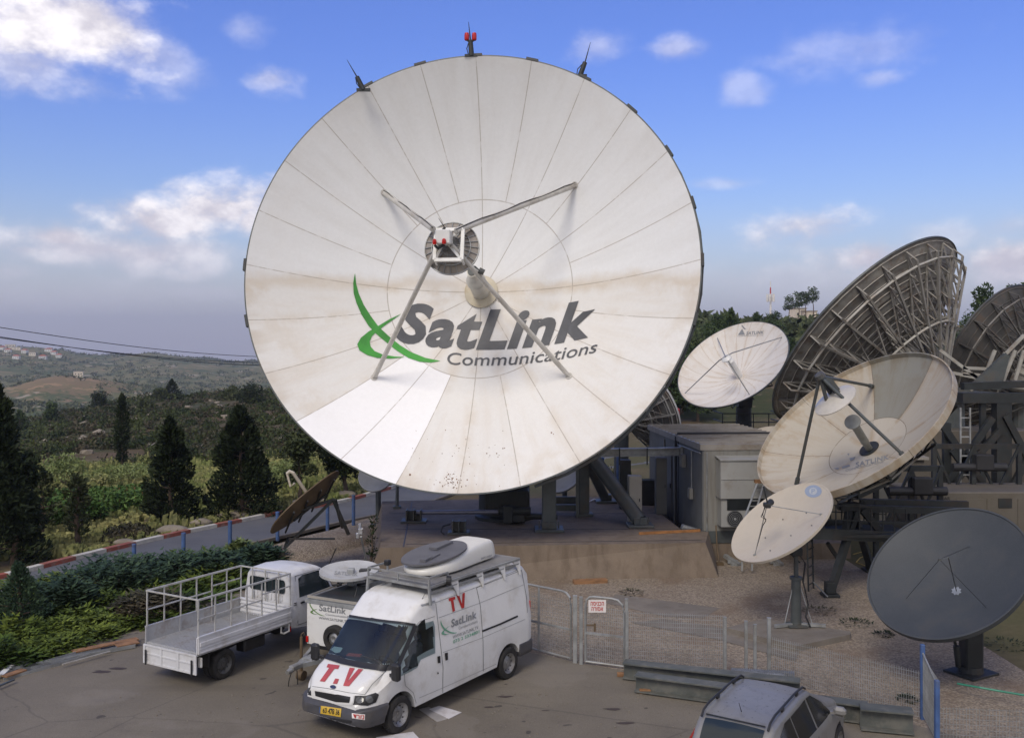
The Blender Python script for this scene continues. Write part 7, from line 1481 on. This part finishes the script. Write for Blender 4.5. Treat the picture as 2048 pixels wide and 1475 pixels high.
for k in (1,):
    tmb = MB(); cy = TWD/2-((675-613)/FP*22.8)-.12; tmb.lathe([(.17, -.09), (.27, -.10), (.32, -.05), (.32, .05), (.27, .10), (.17, .09)], (.12, -cy*-1 if 0 else -(TWD/2)+.62+.34, .76), (1, 0, 0), 32, closed=True); sw = tmb.build('spare_wheel', M_['rubber'], trl, smooth=True, world=False)
    tmb = MB(); tmb.lathe([(0, .02), (.08, .04), (.17, .0), (.17, -.08), (0, -.08)], (.14, -(TWD/2)+.96, .76), (1, 0, 0), 24); tmb.build('rim', M_['rim'], sw, smooth=True, world=False)
mb = MB(); mb.beam((0, -.6, .48), (1.25, -.05, .46), .08, .1); mb.beam((0, .6, .48), (1.25, .05, .46), .08, .1); mb.box((1.35, 0, .47), (.5, .14, .12), bev=.02); mb.tube((1.55, 0, .45), (1.72, 0, .42), .07, .05, 12); mb.box((.9, 0, .5), (.3, .3, .08)); mb.build('drawbar', M_['galv'], trl, world=False)
mb = MB(); mb.tube((1.0, -.2, .12), (1.0, -.2, 1.0), .035, .035, 10); mb.tube((1.0, -.28, .12), (1.0, -.12, .12), .11, .11, 16); mb.path([(1.0, -.2, 1.0), (1.0, -.2, 1.06), (.92, -.2, 1.08), (.9, -.2, 1.0)], .015, 6); mb.build('jockey_wheel', M_['brown'], trl, world=False)
mb = MB(); mb.path([(1.5, -.05, .4), (1.55, -.1, .15), (1.5, -.15, .03)], .012, 5); mb.path([(1.45, .05, .4), (1.48, .1, .1)], .012, 5); mb.build('loose_cable', M_['wires'], trl, world=False)
for s_ in (1, -1): wheel(trl, -1.3, s_*.93, .30, .18, s_)
mb = MB(); mb.box((-1.2, 0, .44), (2.4, 1.5, .08)); mb.build('chassis', M_['black'], trl, world=False)
mb = MB(); mb.box((.02, -TWD/2+.04+0, .60), (.03, .06, .14)); mb.build('side_reflector', M_['redlamp'], trl, world=False)
Dt = Dish(P(699, 1141, 24.3)+Vector((0, 0, .03)), -170, 84.5, .71, .08); dt = thing('satellite_dish', 'pale flat dish facing the sky on the trailer roof', 'satellite dish', P(698, 1196, 24.3)); Dt.shell('reflector', mat('trailer dish', (.42, .425, .42), .5, 0, .08, 2, dirt=(.26, .24, .21), damt=.5, dscale=3), m_back, dt, .03, 72, 6, r0=0, lip=.01)
mb = MB(); b0 = P(698, 1196, 24.3); b0.z = 1.6; mb.box(b0+Vector((.05, 0, .18)), (.18, .18, .5), bev=.02); mb.box(Dt.V-Vector((0, 0, .1)), (.5, .4, .14), bev=.03); mb.beam(b0+Vector((.05, 0, .3)), Dt.V, .12, .12); mb.build('pedestal', M_['galv'], dt)
mb = MB(); mb.box(b0+Vector((.4, .1, .3)), (.3, .2, .18), bev=.02); mb.path([b0+Vector((.4, .1, .2)), b0+Vector((.45, 0, .05)), b0+Vector((.2, 0, .02))], .03, 6); mb.build('motor', M_['black'], dt)
decal('lettering', [refined_text('SATLINK', quadmap(((668, 1148), (716, 1152), (716, 1145), (670, 1141))), .01, .05)], Dt.hit, M_['palegrey'], dt, 400, .008)

# ---------------------------------------------------------------- silver car
ch_ = Vector((.545, .838, 0)); ca = math.atan2(ch_.y, ch_.x)
cf = Vector((4.62, 17.0, 0)) ; co = cf
car = thing('parked_car', 'silver estate car seen from behind with black roof rails, cut by the bottom edge', 'car', co, ca)
ctop = [(-2.25, .95), (-2.2, 1.1), (-1.95, 1.42), (-1.75, 1.56), (-1.4, 1.60), (-.4, 1.63), (.2, 1.58), (1.15, 1.10), (1.25, 1.06), (1.9, .92), (2.15, .75), (2.25, .6)]
KB = Body(-2.25, 2.25, ctop, [(-2.25, .35), (2.25, .28)], [(-2.25, .74), (-2.1, .82), (-1.5, .88), (1.4, .88), (2.0, .80), (2.25, .62)], [(-2.25, .66), (-1.9, .64), (-1.4, .65), (.2, .64), (1.15, .70), (1.9, .68), (2.25, .55)], [(-2.25, .9), (-1.9, 1.0), (1.0, .98), (1.3, .92), (2.25, .55)], [(1.38, .31, .37), (-1.38, .31, .37)], rc=.10, crown=.025, sm=.08)
cb = KB.mesh().build('body', M_['silver'], car, smooth=True, world=False, sharp=45)
def side_poly(name, pts2, s_, m, off=.008, ml=.15, parent=car, BD=KB):
    v2, f2 = poly2d(pts2); v2, f2 = refine(v2, f2, ml); mb = MB(); mb.add([(x, s_*(BD.y_at(x, z)+off), z) for x, z in v2], f2); return mb.build(name, m, parent, smooth=True, world=False)
for s_ in (1, -1):
    side_poly('side_window', [(-1.72, 1.10), (-1.62, 1.40), (-1.3, 1.50), (-1.02, 1.50), (-1.02, 1.08)], s_, M_['glass2']); side_poly('side_window', [(-.98, 1.07), (-.98, 1.50), (-.12, 1.52), (-.12, 1.05)], s_, M_['glass2']); side_poly('side_window', [(-.05, 1.05), (-.05, 1.52), (.2, 1.50), (.82, 1.20), (.95, 1.08), (.9, 1.03)], s_, M_['glass2'])
    mb = MB(); yr = .56; pts = [(-1.85, s_*yr, 1.54), (-1.75, s_*yr, 1.62), (-1.5, s_*yr, 1.67), (-.4, s_*yr, 1.70), (.05, s_*yr, 1.67), (.2, s_*yr, 1.60)]; mb.path(pts, .020, 8)
    for x, z in ((-1.1, 1.64), (-.3, 1.66)): mb.box((x, s_*yr, z), (.12, .035, .07), bev=.01)
    mb.build('roof_rail', M_['black'], car, smooth=True, world=False)
    mb = MB(); mb.box((.86, s_*1.0, 1.08), (.16, .22, .16), bev=.05); mb.beam((.82, s_*.84, 1.04), (.84, s_*.93, 1.05), .06, .05); mb.build('wing_mirror', M_['silver'], car, world=False)
    for x in (-.35, -1.25): mb = MB(); mb.box((x, s_*.905, .90), (.18, .03, .03), bev=.008); mb.build('door_handle', M_['silver'], car, world=False)
    mb = MB(); f = lambda x, z: (x, s_*(KB.y_at(x, z)+.002), z)
    for x in (-1.0, -.08):
        for z0 in (.42, .58, .74, .9): mb.beam(f(x, z0), f(x, z0+.16), .010, .006)
    mb.build('door_gap', M_['black'], car, world=False)
    side_poly('rear_lamp', [(-2.2, .98), (-2.02, 1.30), (-1.9, 1.36), (-1.92, 1.0)], s_, M_['redlamp'])
    for x in (1.38, -1.38): wheel(car, x, s_*.79, .31, .19, s_)
def top_poly(name, f_xy, m, parent=car, BD=KB, off=.01):
    mb = MB(); vs = []; nx, ny = 10, 8
    for i in range(nx+1):
        for j in range(ny+1):
            x, k = f_xy(i/nx, j/ny); y = k; zt = BD.top(x)+BD.crown*(1-(y/max(BD.roofw(x)-BD.rc, .01))**2 if abs(y) < BD.roofw(x)-BD.rc else 0); vs.append((x-off*.6, y, zt+off))
    mb.add(vs, [(i*(ny+1)+j, i*(ny+1)+j+1, (i+1)*(ny+1)+j+1, (i+1)*(ny+1)+j) for i in range(nx) for j in range(ny)]); return mb.build(name, m, parent, smooth=True, world=False)
rwd = top_poly('rear_window', lambda a, b_: (-2.16+a*.34, (b_-.5)*2*(.50-.0*a)), M_['glass'])
top_poly('windscreen', lambda a, b_: (.26+a*.86, (b_-.5)*2*(.48+.08*a)), M_['glass'], off=.012)
mb = MB(); mb.beam((-1.80, -.5, 1.575), (-1.80, .5, 1.575), .02, .02); mb.build('hatch_gap', M_['darksteel'], car, world=False)
mb = MB(); mb.tube((-1.5, 0, 1.62), (-1.62, 0, 1.80), .008, .004, 5); mb.build('aerial', M_['black'], car, world=False)
mb = MB(); mb.box((0, 0, .42), (4.0, 1.4, .2)); mb.build('underbody', M_['black'], car, world=False)
mb = MB(); rr_ = random.Random(3)
for i in range(60):
    x, y = rr_.uniform(-1.7, .1), rr_.uniform(-.48, .48); z = KB.top(x)+.025*(1-(y/.5)**2)+.004; a = rr_.random()*3; l_ = rr_.uniform(.008, .03); mb.add([(x-l_*math.cos(a), y-l_*math.sin(a), z), (x+.006, y-.004, z+.002), (x+l_*math.cos(a), y+l_*math.sin(a), z), (x-.006, y+.006, z+.002)], [(0, 1, 2, 3)])
mb.build('fallen_needles', M_['black'], car, world=False)
print('objects', len(bpy.data.objects))
# ================================================================ AIR
mb = MB(); mb.box((0, 3000, 60), (9000, 6400, 330)); hz_ = mb.build('haze', []); hz_['kind'] = 'stuff'; hz_['label'] = 'thin pale blue haze over the valley'
mh = bpy.data.materials.new('haze'); mh.use_nodes = True; nh = mh.node_tree; nh.nodes.clear(); pv = nh.nodes.new('ShaderNodeVolumePrincipled'); oh = nh.nodes.new('ShaderNodeOutputMaterial')
pv.inputs['Color'].default_value = (.80, .86, 1, 1); pv.inputs['Density'].default_value = .00022; pv.inputs['Anisotropy'].default_value = .2; nh.links.new(pv.outputs[0], oh.inputs['Volume']); hz_.data.materials.append(mh)
